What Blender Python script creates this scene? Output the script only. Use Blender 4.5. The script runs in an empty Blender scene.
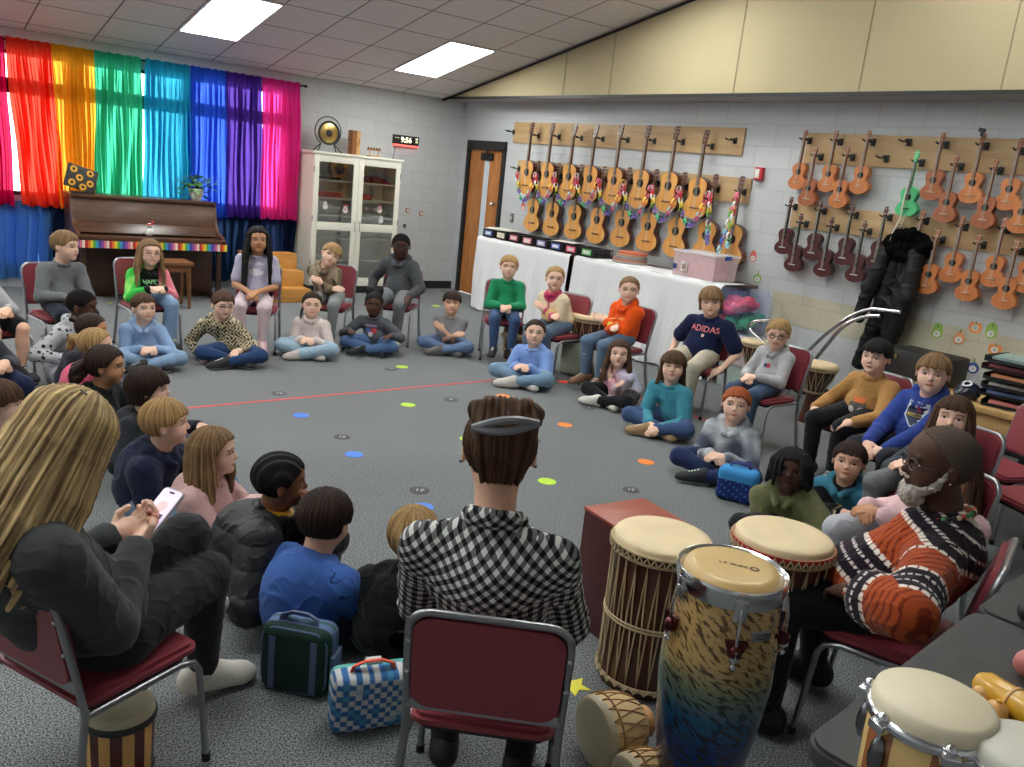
import bpy, bmesh, math, random
import numpy as np
from mathutils import Vector, Matrix, Euler
from mathutils.bvhtree import BVHTree
random.seed(7)
C = bpy.context.scene.collection
PI = math.pi
# ---------------------------------------------------------------- camera of the photograph
CAM_F, CAM_PITCH, CAM_ROLL, CAM_YAW = 844.19, 0.239734, 0.105353, 0.678485
CAM = np.array([-7.0373, -10.4254, 1.7093])
HC, SL = 2.645, 0.21234           # ceiling height at the back wall, ceiling slope
def _axes():
    cy, sy = math.cos(CAM_YAW), math.sin(CAM_YAW)
    f = np.array([sy*math.cos(CAM_PITCH), cy*math.cos(CAM_PITCH), -math.sin(CAM_PITCH)])
    r = np.array([cy, -sy, 0.]); u = np.cross(r, f)
    c, s = math.cos(CAM_ROLL), math.sin(CAM_ROLL)
    return c*r+s*u, -s*r+c*u, f
AR, AU, AF = _axes()
def ray(px, py): return AF+AR*(px-512)/CAM_F+AU*(383.5-py)/CAM_F
def Pz(px, py, z=0.):
    d = ray(px, py); return CAM+d*(z-CAM[2])/d[2]
def Px(px, py, x=0.):
    d = ray(px, py); return CAM+d*(x-CAM[0])/d[0]
def Py(px, py, y=0.):
    d = ray(px, py); return CAM+d*(y-CAM[1])/d[1]
def heading(h): return math.radians(-129+h)-PI/2      # z-rotation that turns local +y to the heading; h=0 looks back at the viewer

def S(r, g, b):      # sRGB 0..255 -> linear
    return tuple(((c/255)/12.92 if c/255 <= .04045 else ((c/255+.055)/1.055)**2.4) for c in (r, g, b))

# ---------------------------------------------------------------- materials
MATS = {}
def nt(name):
    m = bpy.data.materials.new(name); m.use_nodes = True
    t = m.node_tree; b = t.nodes['Principled BSDF']
    return m, t, b
def N(t, kind, **kw):
    n = t.nodes.new(kind)
    for k, v in kw.items():
        if k.startswith('i_'): n.inputs[int(k[2:]) if k[2:].isdigit() else k[2:].replace('_', ' ')].default_value = v
        else: setattr(n, k, v)
    return n
def mat(name, col, rough=.6, metal=0., var=.08, scale=30., bump=.0, spec=None, bscale=None, coat=0.):
    """plain procedural surface: base colour with a fine noise and optional bump"""
    if name in MATS: return MATS[name]
    m, t, b = nt(name); L = t.links.new
    tc = N(t, 'ShaderNodeTexCoord'); no = N(t, 'ShaderNodeTexNoise'); no.inputs['Scale'].default_value = scale; no.inputs['Detail'].default_value = 4
    L(tc.outputs['Object'], no.inputs['Vector'])
    mr = N(t, 'ShaderNodeMapRange'); mr.inputs[3].default_value = 1-var; mr.inputs[4].default_value = 1+var
    L(no.outputs['Fac'], mr.inputs[0])
    mx = N(t, 'ShaderNodeVectorMath', operation='SCALE'); mx.inputs[0].default_value = col[:3]
    L(mr.outputs[0], mx.inputs['Scale']); L(mx.outputs[0], b.inputs['Base Color'])
    b.inputs['Roughness'].default_value = rough; b.inputs['Metallic'].default_value = metal
    if spec is not None: b.inputs['Specular IOR Level'].default_value = spec
    if coat: b.inputs['Coat Weight'].default_value = coat; b.inputs['Coat Roughness'].default_value = .08
    if bump:
        n2 = N(t, 'ShaderNodeTexNoise'); n2.inputs['Scale'].default_value = bscale or scale*3; n2.inputs['Detail'].default_value = 3
        L(tc.outputs['Object'], n2.inputs['Vector'])
        bp = N(t, 'ShaderNodeBump'); bp.inputs['Strength'].default_value = bump; bp.inputs['Distance'].default_value = .01
        L(n2.outputs['Fac'], bp.inputs['Height']); L(bp.outputs[0], b.inputs['Normal'])
    MATS[name] = m; return m
def attr_mat(name, rough=.85, bump=.15, bscale=120., sub=0., spec=.3, sheen=0., var=.1, metal=0.):
    """colour comes from the mesh's own 'Col' attribute (cloth dyes, skin, hair)"""
    if name in MATS: return MATS[name]
    m, t, b = nt(name); L = t.links.new
    a = N(t, 'ShaderNodeAttribute', attribute_name='Col')
    tc = N(t, 'ShaderNodeTexCoord'); no = N(t, 'ShaderNodeTexNoise'); no.inputs['Scale'].default_value = bscale; no.inputs['Detail'].default_value = 4
    L(tc.outputs['Object'], no.inputs['Vector'])
    mr = N(t, 'ShaderNodeMapRange'); mr.inputs[3].default_value = 1-var; mr.inputs[4].default_value = 1+var
    L(no.outputs['Fac'], mr.inputs[0])
    mx = N(t, 'ShaderNodeVectorMath', operation='SCALE')
    L(a.outputs['Color'], mx.inputs[0]); L(mr.outputs[0], mx.inputs['Scale']); L(mx.outputs[0], b.inputs['Base Color'])
    b.inputs['Roughness'].default_value = rough; b.inputs['Specular IOR Level'].default_value = spec; b.inputs['Metallic'].default_value = metal
    if sub: b.inputs['Subsurface Weight'].default_value = sub; b.inputs['Subsurface Radius'].default_value = (.01, .004, .002)
    if sheen: b.inputs['Sheen Weight'].default_value = sheen
    if bump:
        bp = N(t, 'ShaderNodeBump'); bp.inputs['Strength'].default_value = bump; bp.inputs['Distance'].default_value = .006
        L(no.outputs['Fac'], bp.inputs['Height']); L(bp.outputs[0], b.inputs['Normal'])
    MATS[name] = m; return m
def wood(name, c1, c2, rough=.4, scale=(1, 1, 12), ws=3., coat=0., dist=3.):
    if name in MATS: return MATS[name]
    m, t, b = nt(name); L = t.links.new
    tc = N(t, 'ShaderNodeTexCoord'); mp = N(t, 'ShaderNodeMapping'); mp.inputs['Scale'].default_value = scale
    L(tc.outputs['Object'], mp.inputs['Vector'])
    no = N(t, 'ShaderNodeTexNoise'); no.inputs['Scale'].default_value = ws; no.inputs['Detail'].default_value = 6; no.inputs['Distortion'].default_value = dist*.3
    L(mp.outputs[0], no.inputs['Vector'])
    r = N(t, 'ShaderNodeValToRGB'); r.color_ramp.elements[0].color = (*c1, 1); r.color_ramp.elements[1].color = (*c2, 1)
    r.color_ramp.elements[0].position = .3; r.color_ramp.elements[1].position = .7
    L(no.outputs['Fac'], r.inputs['Fac']); L(r.outputs[0], b.inputs['Base Color']); b.inputs['Roughness'].default_value = rough
    if coat: b.inputs['Coat Weight'].default_value = coat; b.inputs['Coat Roughness'].default_value = .1
    MATS[name] = m; return m
def glass(name='clear_glass', col=(1, 1, 1), alpha=.12, rough=.02):
    if name in MATS: return MATS[name]
    m, t, b = nt(name); L = t.links.new
    t.nodes.remove(b); out = t.nodes['Material Output']
    tr = N(t, 'ShaderNodeBsdfTransparent'); tr.inputs[0].default_value = (*col, 1)
    gl = N(t, 'ShaderNodeBsdfGlossy'); gl.inputs['Roughness'].default_value = rough
    fr = N(t, 'ShaderNodeFresnel'); fr.inputs[0].default_value = 1.45
    ad = N(t, 'ShaderNodeMath', operation='ADD'); ad.inputs[1].default_value = alpha*.5; L(fr.outputs[0], ad.inputs[0])
    mx = N(t, 'ShaderNodeMixShader'); L(ad.outputs[0], mx.inputs[0]); L(tr.outputs[0], mx.inputs[1]); L(gl.outputs[0], mx.inputs[2])
    L(mx.outputs[0], out.inputs[0]); MATS[name] = m; return m
def frosted(name, col, dens):
    if name in MATS: return MATS[name]
    m, t, b = nt(name); L = t.links.new; out = t.nodes['Material Output']
    tc = N(t, 'ShaderNodeTexCoord'); no = N(t, 'ShaderNodeTexNoise'); no.inputs['Scale'].default_value = 14.; L(tc.outputs['Object'], no.inputs['Vector'])
    mr = N(t, 'ShaderNodeMapRange'); mr.inputs[3].default_value = dens*.8; mr.inputs[4].default_value = dens*1.2; L(no.outputs['Fac'], mr.inputs[0])
    tr = N(t, 'ShaderNodeBsdfTransparent'); b.inputs['Base Color'].default_value = (*col, 1); b.inputs['Roughness'].default_value = .2
    mx = N(t, 'ShaderNodeMixShader'); L(mr.outputs[0], mx.inputs[0]); L(tr.outputs[0], mx.inputs[1]); L(b.outputs[0], mx.inputs[2]); L(mx.outputs[0], out.inputs[0])
    MATS[name] = m; return m
def emis(name, col, st):
    if name in MATS: return MATS[name]
    m, t, b = nt(name); b.inputs['Base Color'].default_value = (*col, 1)
    tc = N(t, 'ShaderNodeTexCoord'); no = N(t, 'ShaderNodeTexNoise'); no.inputs['Scale'].default_value = 4.; t.links.new(tc.outputs['Object'], no.inputs['Vector'])
    mr = N(t, 'ShaderNodeMapRange'); mr.inputs[3].default_value = st*.96; mr.inputs[4].default_value = st*1.04
    t.links.new(no.outputs['Fac'], mr.inputs[0]); t.links.new(mr.outputs[0], b.inputs['Emission Strength'])
    b.inputs['Emission Color'].default_value = (*col, 1); MATS[name] = m; return m

# ---------------------------------------------------------------- objects
def tag(o, label=None, cat=None, group=None, kind=None):
    if label: o['label'] = label
    if cat: o['category'] = cat
    if group: o['group'] = group
    if kind: o['kind'] = kind
    return o
def empty(name, loc=(0, 0, 0), rz=0., label=None, cat=None, group=None):
    o = bpy.data.objects.new(name, None); C.objects.link(o); o.location = tuple(loc); o.rotation_euler = (0, 0, rz)
    o.empty_display_size = .1
    return tag(o, label, cat, group)
def link(name, me, mats=(), parent=None, loc=None, rot=None, label=None, kind=None):
    o = bpy.data.objects.new(name, me); C.objects.link(o)
    if not isinstance(mats, (list, tuple)): mats = [mats]
    for m in mats: me.materials.append(m)
    if parent is not None: o.parent = parent
    if loc is not None: o.location = tuple(loc)
    if rot is not None: o.rotation_euler = rot
    if label: o['label'] = label
    if kind: o['kind'] = kind
    return o
def copy_tree(o, parent=None):
    c = o.copy(); C.objects.link(c); c.parent = parent
    for ch in list(o.children): copy_tree(ch, c)
    return c

class MB:
    """collects simple solids into ONE mesh"""
    def __init__(s): s.bm = bmesh.new(); s.mi = 0
    def _fin(s, vs, M=None):
        if M is not None: bmesh.ops.transform(s.bm, matrix=M, verts=vs)
        for v in vs:
            for f in v.link_faces: f.material_index = s.mi
        return s
    def box(s, c, d, rot=None, bev=0., seg=2):
        r = bmesh.ops.create_cube(s.bm, size=1.)
        vs = r['verts']; bmesh.ops.scale(s.bm, vec=d, verts=vs)
        if bev:
            es = list({e for v in vs for e in v.link_edges})
            rr = bmesh.ops.bevel(s.bm, geom=es, offset=bev, segments=seg, profile=.6, affect='EDGES', clamp_overlap=True)
            vs = list({v for f in rr['faces'] for v in f.verts} | {v for v in vs if v.is_valid})
        M = Matrix.Translation(Vector(c))
        if rot is not None: M = M @ (rot if isinstance(rot, Matrix) else Euler(rot).to_matrix().to_4x4())
        return s._fin(vs, M)
    def cyl(s, a, b, r1, r2=None, n=20, caps=True):
        a = Vector(a); b = Vector(b); d = b-a; r2 = r1 if r2 is None else r2
        r = bmesh.ops.create_cone(s.bm, cap_ends=caps, segments=n, radius1=r1, radius2=r2, depth=d.length)
        q = Vector((0, 0, 1)).rotation_difference(d.normalized()).to_matrix().to_4x4()
        return s._fin(r['verts'], Matrix.Translation((a+b)/2) @ q)
    def sph(s, c, r, n=16, sc=(1, 1, 1), rot=None):
        q = bmesh.ops.create_uvsphere(s.bm, u_segments=n, v_segments=max(6, n//2), radius=r)
        M = Matrix.Translation(Vector(c))
        if rot is not None: M = M @ Euler(rot).to_matrix().to_4x4()
        return s._fin(q['verts'], M @ Matrix.Diagonal((*sc, 1)))
    def lathe(s, prof, n=40, M=None, closed=False):
        rings = []
        for r, z in prof:
            rings.append([s.bm.verts.new((r*math.cos(2*PI*k/n), r*math.sin(2*PI*k/n), z)) for k in range(n)] if r > 1e-5 else [s.bm.verts.new((0, 0, z))])
        for A, B in zip(rings, rings[1:]):
            for k in range(n):
                k2 = (k+1) % n
                if len(A) > 1 and len(B) > 1: f = s.bm.faces.new((A[k], A[k2], B[k2], B[k]))
                elif len(A) > 1: f = s.bm.faces.new((A[k], A[k2], B[0]))
                elif len(B) > 1: f = s.bm.faces.new((A[0], B[k2], B[k]))
        return s._fin([v for R in rings for v in R], M)
    def tube(s, pts, r, n=10, closed=False, flat=1.):
        pts = [Vector(p) for p in pts]; m = len(pts)
        T = []
        for i in range(m):
            a = pts[(i-1) % m] if (closed or i > 0) else pts[i]; b = pts[(i+1) % m] if (closed or i < m-1) else pts[i]
            T.append((b-a).normalized())
        nrm = T[0].orthogonal().normalized(); rings = []
        for i in range(m):
            if i: nrm = (nrm-T[i]*nrm.dot(T[i])); nrm = nrm.normalized() if nrm.length > 1e-6 else T[i].orthogonal().normalized()
            bi = T[i].cross(nrm); rr = r[i] if isinstance(r, (list, tuple)) else r
            rings.append([s.bm.verts.new(pts[i]+nrm*rr*math.cos(2*PI*k/n)+bi*rr*flat*math.sin(2*PI*k/n)) for k in range(n)])
        for i in range(m if closed else m-1):
            A, B = rings[i], rings[(i+1) % m]
            for k in range(n): s.bm.faces.new((A[k], A[(k+1) % n], B[(k+1) % n], B[k]))
        if not closed:
            s.bm.faces.new(rings[0][::-1]); s.bm.faces.new(rings[-1])
        return s._fin([v for R in rings for v in R])
    def prism(s, pts, z0, z1, M=None, bev=0.):
        """outline in xy extruded from z0 to z1"""
        vs = [s.bm.verts.new((x, y, z0)) for x, y in pts]; f = s.bm.faces.new(vs)
        r = bmesh.ops.extrude_face_region(s.bm, geom=[f]); top = [v for v in r['geom'] if isinstance(v, bmesh.types.BMVert)]
        bmesh.ops.translate(s.bm, vec=(0, 0, z1-z0), verts=top)
        allv = vs+top
        if bev:
            es = [e for e in {e for v in allv for e in v.link_edges} if abs(e.verts[0].co.z-e.verts[1].co.z) < 1e-6]
            rr = bmesh.ops.bevel(s.bm, geom=es, offset=bev, segments=2, affect='EDGES', clamp_overlap=True)
            allv = list({v for v in allv if v.is_valid} | {v for f in rr['faces'] for v in f.verts})
        return s._fin(allv, M)
    def quadgrid(s, fn, nu, nv):
        g = [[s.bm.verts.new(fn(i/nu, j/nv)) for j in range(nv+1)] for i in range(nu+1)]
        for i in range(nu):
            for j in range(nv): s.bm.faces.new((g[i][j], g[i+1][j], g[i+1][j+1], g[i][j+1]))
        return s._fin([v for r in g for v in r])
    def mesh(s, name, smooth=40):
        bmesh.ops.recalc_face_normals(s.bm, faces=s.bm.faces)
        me = bpy.data.meshes.new(name); s.bm.to_mesh(me); s.bm.free()
        if smooth:
            me.shade_smooth()
            if smooth < 180: me.set_sharp_from_angle(angle=math.radians(smooth))
        return me
    def build(s, name, mats, parent=None, loc=None, rot=None, label=None, kind=None, smooth=40):
        return link(name, s.mesh(name, smooth), mats, parent, loc, rot, label, kind)
def rrect(w, h, r, n=5):
    pts = []
    for cx, cy, a0 in ((w/2-r, h/2-r, 0), (-w/2+r, h/2-r, 90), (-w/2+r, -h/2+r, 180), (w/2-r, -h/2+r, 270)):
        for k in range(n+1):
            a = math.radians(a0+90*k/n); pts.append((cx+r*math.cos(a), cy+r*math.sin(a)))
    return pts
def text_mesh(txt, size, extrude=.001, sub=0, bold=0.):
    cu = bpy.data.curves.new('lettering', 'FONT'); cu.body = txt; cu.size = size; cu.extrude = extrude; cu.align_x = 'CENTER'; cu.align_y = 'CENTER'; cu.resolution_u = 2; cu.offset = bold
    ob = bpy.data.objects.new('lettering', cu); C.objects.link(ob)
    dg = bpy.context.evaluated_depsgraph_get(); me = bpy.data.meshes.new_from_object(ob.evaluated_get(dg))
    bpy.data.objects.remove(ob); bpy.data.curves.remove(cu); me.materials.clear()
    if sub:
        bm = bmesh.new(); bm.from_mesh(me); bmesh.ops.triangulate(bm, faces=bm.faces)
        bmesh.ops.subdivide_edges(bm, edges=bm.edges, cuts=sub); bm.to_mesh(me); bm.free()
    return me
# ================================================================ THE ROOM
def brick_mat(name, col, axis, rough=.6, band=None):
    m, t, b = nt(name); L = t.links.new
    tc = N(t, 'ShaderNodeTexCoord'); sp = N(t, 'ShaderNodeSeparateXYZ'); L(tc.outputs['Object'], sp.inputs[0])
    cb = N(t, 'ShaderNodeCombineXYZ'); L(sp.outputs[axis], cb.inputs[0]); L(sp.outputs[2], cb.inputs[1])
    br = N(t, 'ShaderNodeTexBrick'); L(cb.outputs[0], br.inputs['Vector'])
    br.inputs['Scale'].default_value = 1.; br.inputs['Brick Width'].default_value = .406; br.inputs['Row Height'].default_value = .2032
    br.inputs['Mortar Size'].default_value = .006; br.inputs['Mortar Smooth'].default_value = .3
    br.inputs['Color1'].default_value = (*[c*1.02 for c in col], 1); br.inputs['Color2'].default_value = (*[c*.97 for c in col], 1)
    br.inputs['Mortar'].default_value = (*[c*.87 for c in col], 1)
    src = br.outputs['Color']
    if band:   # a painted cream stripe, one course high, with blotchy edges
        y0, y1, z0, z1, bc = band
        mp = N(t, 'ShaderNodeMath', operation='COMPARE'); mp.inputs[1].default_value = (z0+z1)/2; mp.inputs[2].default_value = (z1-z0)/2; L(sp.outputs[2], mp.inputs[0])
        m2 = N(t, 'ShaderNodeMath', operation='COMPARE'); m2.inputs[1].default_value = (y0+y1)/2; m2.inputs[2].default_value = abs(y1-y0)/2; L(sp.outputs[axis], m2.inputs[0])
        mm = N(t, 'ShaderNodeMath', operation='MULTIPLY'); L(mp.outputs[0], mm.inputs[0]); L(m2.outputs[0], mm.inputs[1])
        mx = N(t, 'ShaderNodeMix', data_type='RGBA'); L(mm.outputs[0], mx.inputs[0]); L(br.outputs['Color'], mx.inputs[6])
        ml = N(t, 'ShaderNodeMix', data_type='RGBA', blend_type='MULTIPLY'); ml.inputs[0].default_value = 1.; L(br.outputs['Color'], ml.inputs[6]); ml.inputs[7].default_value = (*bc, 1)
        L(ml.outputs[2], mx.inputs[7]); src = mx.outputs[2]
    L(src, b.inputs['Base Color']); b.inputs['Roughness'].default_value = rough
    no = N(t, 'ShaderNodeTexNoise'); no.inputs['Scale'].default_value = 60; L(tc.outputs['Object'], no.inputs['Vector'])
    ad = N(t, 'ShaderNodeMath', operation='MULTIPLY_ADD'); L(no.outputs['Fac'], ad.inputs[0]); ad.inputs[1].default_value = .12
    inv = N(t, 'ShaderNodeMath', operation='SUBTRACT'); inv.inputs[0].default_value = 1.; L(br.outputs['Fac'], inv.inputs[1]); L(inv.outputs[0], ad.inputs[2])
    bp = N(t, 'ShaderNodeBump'); bp.inputs['Strength'].default_value = .5; bp.inputs['Distance'].default_value = .004
    L(ad.outputs[0], bp.inputs['Height']); L(bp.outputs[0], b.inputs['Normal'])
    return m
WALL = (.53, .545, .555)
mw_back = brick_mat('block_wall_grey', WALL, 0)
mw_right = brick_mat('block_wall_banded', WALL, 1, band=(-9.6, -5.55, .762-.15, .9, (1.0, .90, .66)))
XL, YN = -10.6, -13.2                      # how far the room runs to the viewer's side
blackm = mat('black_trim', (.012, .012, .013), .5)
darkwood = wood('walnut', S(70, 42, 28), S(96, 62, 40), .35, (2, 2, 14), 2.5)

# floor
def carpet():
    m, t, b = nt('speckled_grey_carpet'); L = t.links.new
    tc = N(t, 'ShaderNodeTexCoord')
    n1 = N(t, 'ShaderNodeTexNoise'); n1.inputs['Scale'].default_value = 175; n1.inputs['Detail'].default_value = 3; L(tc.outputs['Object'], n1.inputs['Vector'])
    n2 = N(t, 'ShaderNodeTexNoise'); n2.inputs['Scale'].default_value = 1.1; n2.inputs['Detail'].default_value = 5; L(tc.outputs['Object'], n2.inputs['Vector'])
    r = N(t, 'ShaderNodeValToRGB'); e = r.color_ramp.elements
    e[0].position = .37; e[0].color = (*S(50, 53, 55), 1); e[1].position = .63; e[1].color = (*S(150, 153, 154), 1)
    L(n1.outputs['Fac'], r.inputs[0])
    mr = N(t, 'ShaderNodeMapRange'); mr.inputs[3].default_value = .86; mr.inputs[4].default_value = 1.14; L(n2.outputs['Fac'], mr.inputs[0])
    v = N(t, 'ShaderNodeVectorMath', operation='SCALE'); L(r.outputs[0], v.inputs[0]); L(mr.outputs[0], v.inputs['Scale'])
    L(v.outputs[0], b.inputs['Base Color']); b.inputs['Roughness'].default_value = 1.; b.inputs['Specular IOR Level'].default_value = .1
    bp = N(t, 'ShaderNodeBump'); bp.inputs['Strength'].default_value = .6; bp.inputs['Distance'].default_value = .004; L(n1.outputs['Fac'], bp.inputs['Height']); L(bp.outputs[0], b.inputs['Normal'])
    return m
tag(MB().box(((XL)/2, YN/2, -.05), (-XL, -YN, .1)).build('floor', carpet(), smooth=0), kind='structure')

# back wall with the window openings cut out
WX0, WX1 = -8.6, -2.62
WZ = [(.22, .84), (.98, 2.05), (2.12, 2.43)]
w = MB()
w.box(((WX1+.15)/2, .1, HC/2), (-(WX1)+.15, .2, HC))           # right of the windows
w.box(((XL+WX0)/2, .1, HC/2), (WX0-XL, .2, HC))
xm, xw = (WX0+WX1)/2, WX1-WX0
w.box((xm, .1, .11), (xw, .2, .22)); w.box((xm, .1, (HC+2.43)/2), (xw, .2, HC-2.43)); w.box((xm, .1, .91), (xw, .2, .14))
tag(w.build('wall_back', mw_back, smooth=0), kind='structure')
# right wall, door opening between y=-.19 and -1.07
DY0, DY1, DH = -.20, -1.04, 2.05
w = MB(); TOP = HC-SL*YN
w.box((.1, DY0/2+.05, HC/2), (.2, -DY0+.1, HC)); w.box((.1, (DY0+DY1)/2, (HC+DH)/2), (.2, DY0-DY1, HC-DH))
w.box((.1, (DY1+YN)/2, HC/2), (.2, DY1-YN, HC))
tag(w.build('wall_right', mw_right, smooth=0), kind='structure')
# upper tan panelled bulkhead standing out from the right wall
tan = mat('tan_acoustic_panel', S(178, 164, 130), .9, var=.05, scale=90, bump=.25)
bx = -.376
w = MB(); M = Matrix(((0, 0, 1, 0), (1, 0, 0, 0), (0, 1, 0, 0), (0, 0, 0, 1)))   # (a,b,c)->(c,a,b)
w.prism([(.1, HC+.02), (YN, HC+.02), (YN, HC-SL*YN+.1), (.1, HC+.06)], bx, .2, M)
tag(w.build('wall_right_upper', tan, smooth=0), kind='structure')
tag(MB().box((bx/2+.0, YN/2, HC+.008), (-bx, -YN, .016)).build('trim_3', mat('painted_underside', S(170, 168, 170), .7), smooth=0), kind='structure')
tag(MB().box((bx-.006, YN/2, HC+.012), (.012, -YN, .03)).build('trim_4', blackm, smooth=0), kind='structure')
for k, (px, py) in enumerate(((563, 93), (609, 93), (733, 93), (858, 93), (1000, 93))):
    y = Px(px, py, bx)[1]; zt = HC-SL*y
    tag(MB().box((bx-.002, y, (HC+.03+zt)/2), (.006, .008, zt-HC-.03)).build('trim_%d' % (5+k), mat('panel_seam', S(138, 126, 98), .8), smooth=0), kind='structure')
# left and near walls (behind the viewer)
tag(MB().box((XL-.1, YN/2, TOP/2), (.2, -YN, TOP)).build('wall_left', mat('painted_wall', WALL, .7), smooth=0), kind='structure')
tag(MB().box((XL/2, YN-.1, TOP/2), (-XL, .2, TOP)).build('wall_near', mat('painted_wall', WALL, .7), smooth=0), kind='structure')
# sloped grid ceiling
TL = .635
def ceil_mat():
    m, t, b = nt('grid_ceiling_tiles'); L = t.links.new
    tc = N(t, 'ShaderNodeTexCoord'); sp = N(t, 'ShaderNodeSeparateXYZ'); L(tc.outputs['Object'], sp.inputs[0])
    outs = []
    for ax in (0, 1):
        d = N(t, 'ShaderNodeMath', operation='DIVIDE'); L(sp.outputs[ax], d.inputs[0]); d.inputs[1].default_value = TL
        f = N(t, 'ShaderNodeMath', operation='FRACT'); L(d.outputs[0], f.inputs[0])
        c = N(t, 'ShaderNodeMath', operation='COMPARE'); c.inputs[1].default_value = .5; c.inputs[2].default_value = .5-.014; L(f.outputs[0], c.inputs[0]); outs.append(c)
    mm = N(t, 'ShaderNodeMath', operation='MULTIPLY'); L(outs[0].outputs[0], mm.inputs[0]); L(outs[1].outputs[0], mm.inputs[1])
    no = N(t, 'ShaderNodeTexNoise'); no.inputs['Scale'].default_value = 120; no.inputs['Detail'].default_value = 3; L(tc.outputs['Object'], no.inputs['Vector'])
    mr = N(t, 'ShaderNodeMapRange'); mr.inputs[3].default_value = .9; mr.inputs[4].default_value = 1.08; L(no.outputs['Fac'], mr.inputs[0])
    v = N(t, 'ShaderNodeVectorMath', operation='SCALE'); v.inputs[0].default_value = S(222, 218, 216); L(mr.outputs[0], v.inputs['Scale'])
    mx = N(t, 'ShaderNodeMix', data_type='RGBA'); L(mm.outputs[0], mx.inputs[0]); mx.inputs[6].default_value = (*S(138, 130, 130), 1); L(v.outputs[0], mx.inputs[7])
    L(mx.outputs[2], b.inputs['Base Color']); b.inputs['Roughness'].default_value = .9
    bp = N(t, 'ShaderNodeBump'); bp.inputs['Strength'].default_value = .4; bp.inputs['Distance'].default_value = .008; L(mm.outputs[0], bp.inputs['Height']); L(bp.outputs[0], b.inputs['Normal'])
    return m
def Pc(px, py):    # on the sloped ceiling z = HC - SL*y
    d = ray(px, py); t = (HC-SL*CAM[1]-CAM[2])/(d[2]+SL*d[1]); return CAM+d*t
g0 = Pc(392.5, 69)            # a grid crossing: near-wall corner of the second troffer
ang = -math.atan(SL)
ce = math.cos(ang)
L_ = -YN/ce+.2
yo = g0[1]; zo = HC-SL*yo
c = MB().box((0, 0, .03), (1, 1, .06)); me = c.mesh('ceiling', 0)
# local frame origin at the grid crossing, x along the wall, y up the slope away from it
for v in me.vertices:
    v.co.x = (XL-.1-g0[0]) if v.co.x < 0 else (bx+.02-g0[0])
    v.co.y = (YN-yo)/ce if v.co.y < 0 else (0.1-yo)/ce
o = link('ceiling', me, ceil_mat(), loc=(g0[0], yo, zo), rot=(ang, 0, 0)); tag(o, kind='structure')
CEIL = o.matrix_basis.copy()
tag(MB().box((bx-.006, (YN+0)/2-.0, 0), (.012, L_, .022)).build('trim_1', blackm, loc=(0, 0, HC-SL*YN/2-.012), rot=(ang, 0, 0), smooth=0), kind='structure')
bpy.data.objects['trim_1'].location = (0, YN/2, HC-SL*YN/2-.02)
for ob in (bpy.data.objects['trim_1'],):
    for v in ob.data.vertices: v.co.y -= (YN/2)*1.0
# troffers: recessed lights in the grid, one column every four tiles, row spacing five tiles
def troffer(ix, iy, label):
    r = empty('ceiling_light', label=label, cat='ceiling light', group='recessed ceiling lights'); r.matrix_world = CEIL @ Matrix.Translation((ix*TL, -iy*TL, 0))
    f = MB()
    for cx, cy, sx, sy in ((TL/2, -.012, TL, .024), (TL/2, -2*TL+.012, TL, .024), (.012, -TL, .024, 2*TL), (TL-.012, -TL, .024, 2*TL)):
        f.box((cx, cy, -.004), (sx, sy, .02))
    f.build('light_frame', mat('white_enamel', (.8, .8, .8), .4), r, smooth=0)
    MB().box((TL/2, -TL, -.006), (TL-.05, 2*TL-.05, .014)).build('diffuser', emis('lit_diffuser', (.97, 1., .965), 12.), r, smooth=0)
for ix in (-12, -8, -4, 0):
    for iy, lab in ((0, None), (5, None), (10, None)):
        if (ix, iy) == (0, 0): lb = 'bright rectangular ceiling light above the cabinet and door, closer to the tan wall panels'
        elif (ix, iy) == (-4, 0): lb = 'bright rectangular ceiling light above the blue and purple curtains, cut by the top edge'
        else: lb = 'recessed rectangular ceiling light further up the sloped ceiling, row %s column %s' % ('one two three four'.split()[iy//5], 'one two three four'.split()[ix//4+3])
        troffer(ix, iy, lb)

# baseboards
bb = mat('black_rubber_base', (.015, .015, .018), .5)
tag(MB().box((-1.1, -.012, .055), (2.2, .02, .11)).build('baseboard_back', bb, smooth=0), kind='structure')
tag(MB().box((-.012, (DY1+YN)/2-.04, .055), (.02, DY1-YN-.08, .11)).build('baseboard_right', bb, smooth=0), kind='structure')

# windows: aluminium frames and glass in the back wall
frm = mat('dark_window_metal', (.03, .03, .035), .4, .6)
gl = glass('window_glass')
for i in range(5):
    x0 = WX0+i*xw/5; x1 = x0+xw/5
    r = empty('window_%d' % (i+1)); r['kind'] = 'structure'
    f = MB()
    for z0, z1 in WZ:
        for (cx, cz, sx, sz) in (((x0+x1)/2, z0+.02, x1-x0, .04), ((x0+x1)/2, z1-.02, x1-x0, .04), (x0+.03, (z0+z1)/2, .06, z1-z0), (x1-.03, (z0+z1)/2, .06, z1-z0)):
            f.box((cx, .06, cz), (sx, .06, sz))
    f.box(((x0+x1)/2, .06, 2.085), (x1-x0, .08, .075))
    f.build('window_frame', frm, r, smooth=0)
    g = MB()
    for z0, z1 in WZ: g.box(((x0+x1)/2, .07, (z0+z1)/2), (x1-x0-.1, .008, z1-z0-.06))
    g.build('glass_pane', gl, r, smooth=0)
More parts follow.
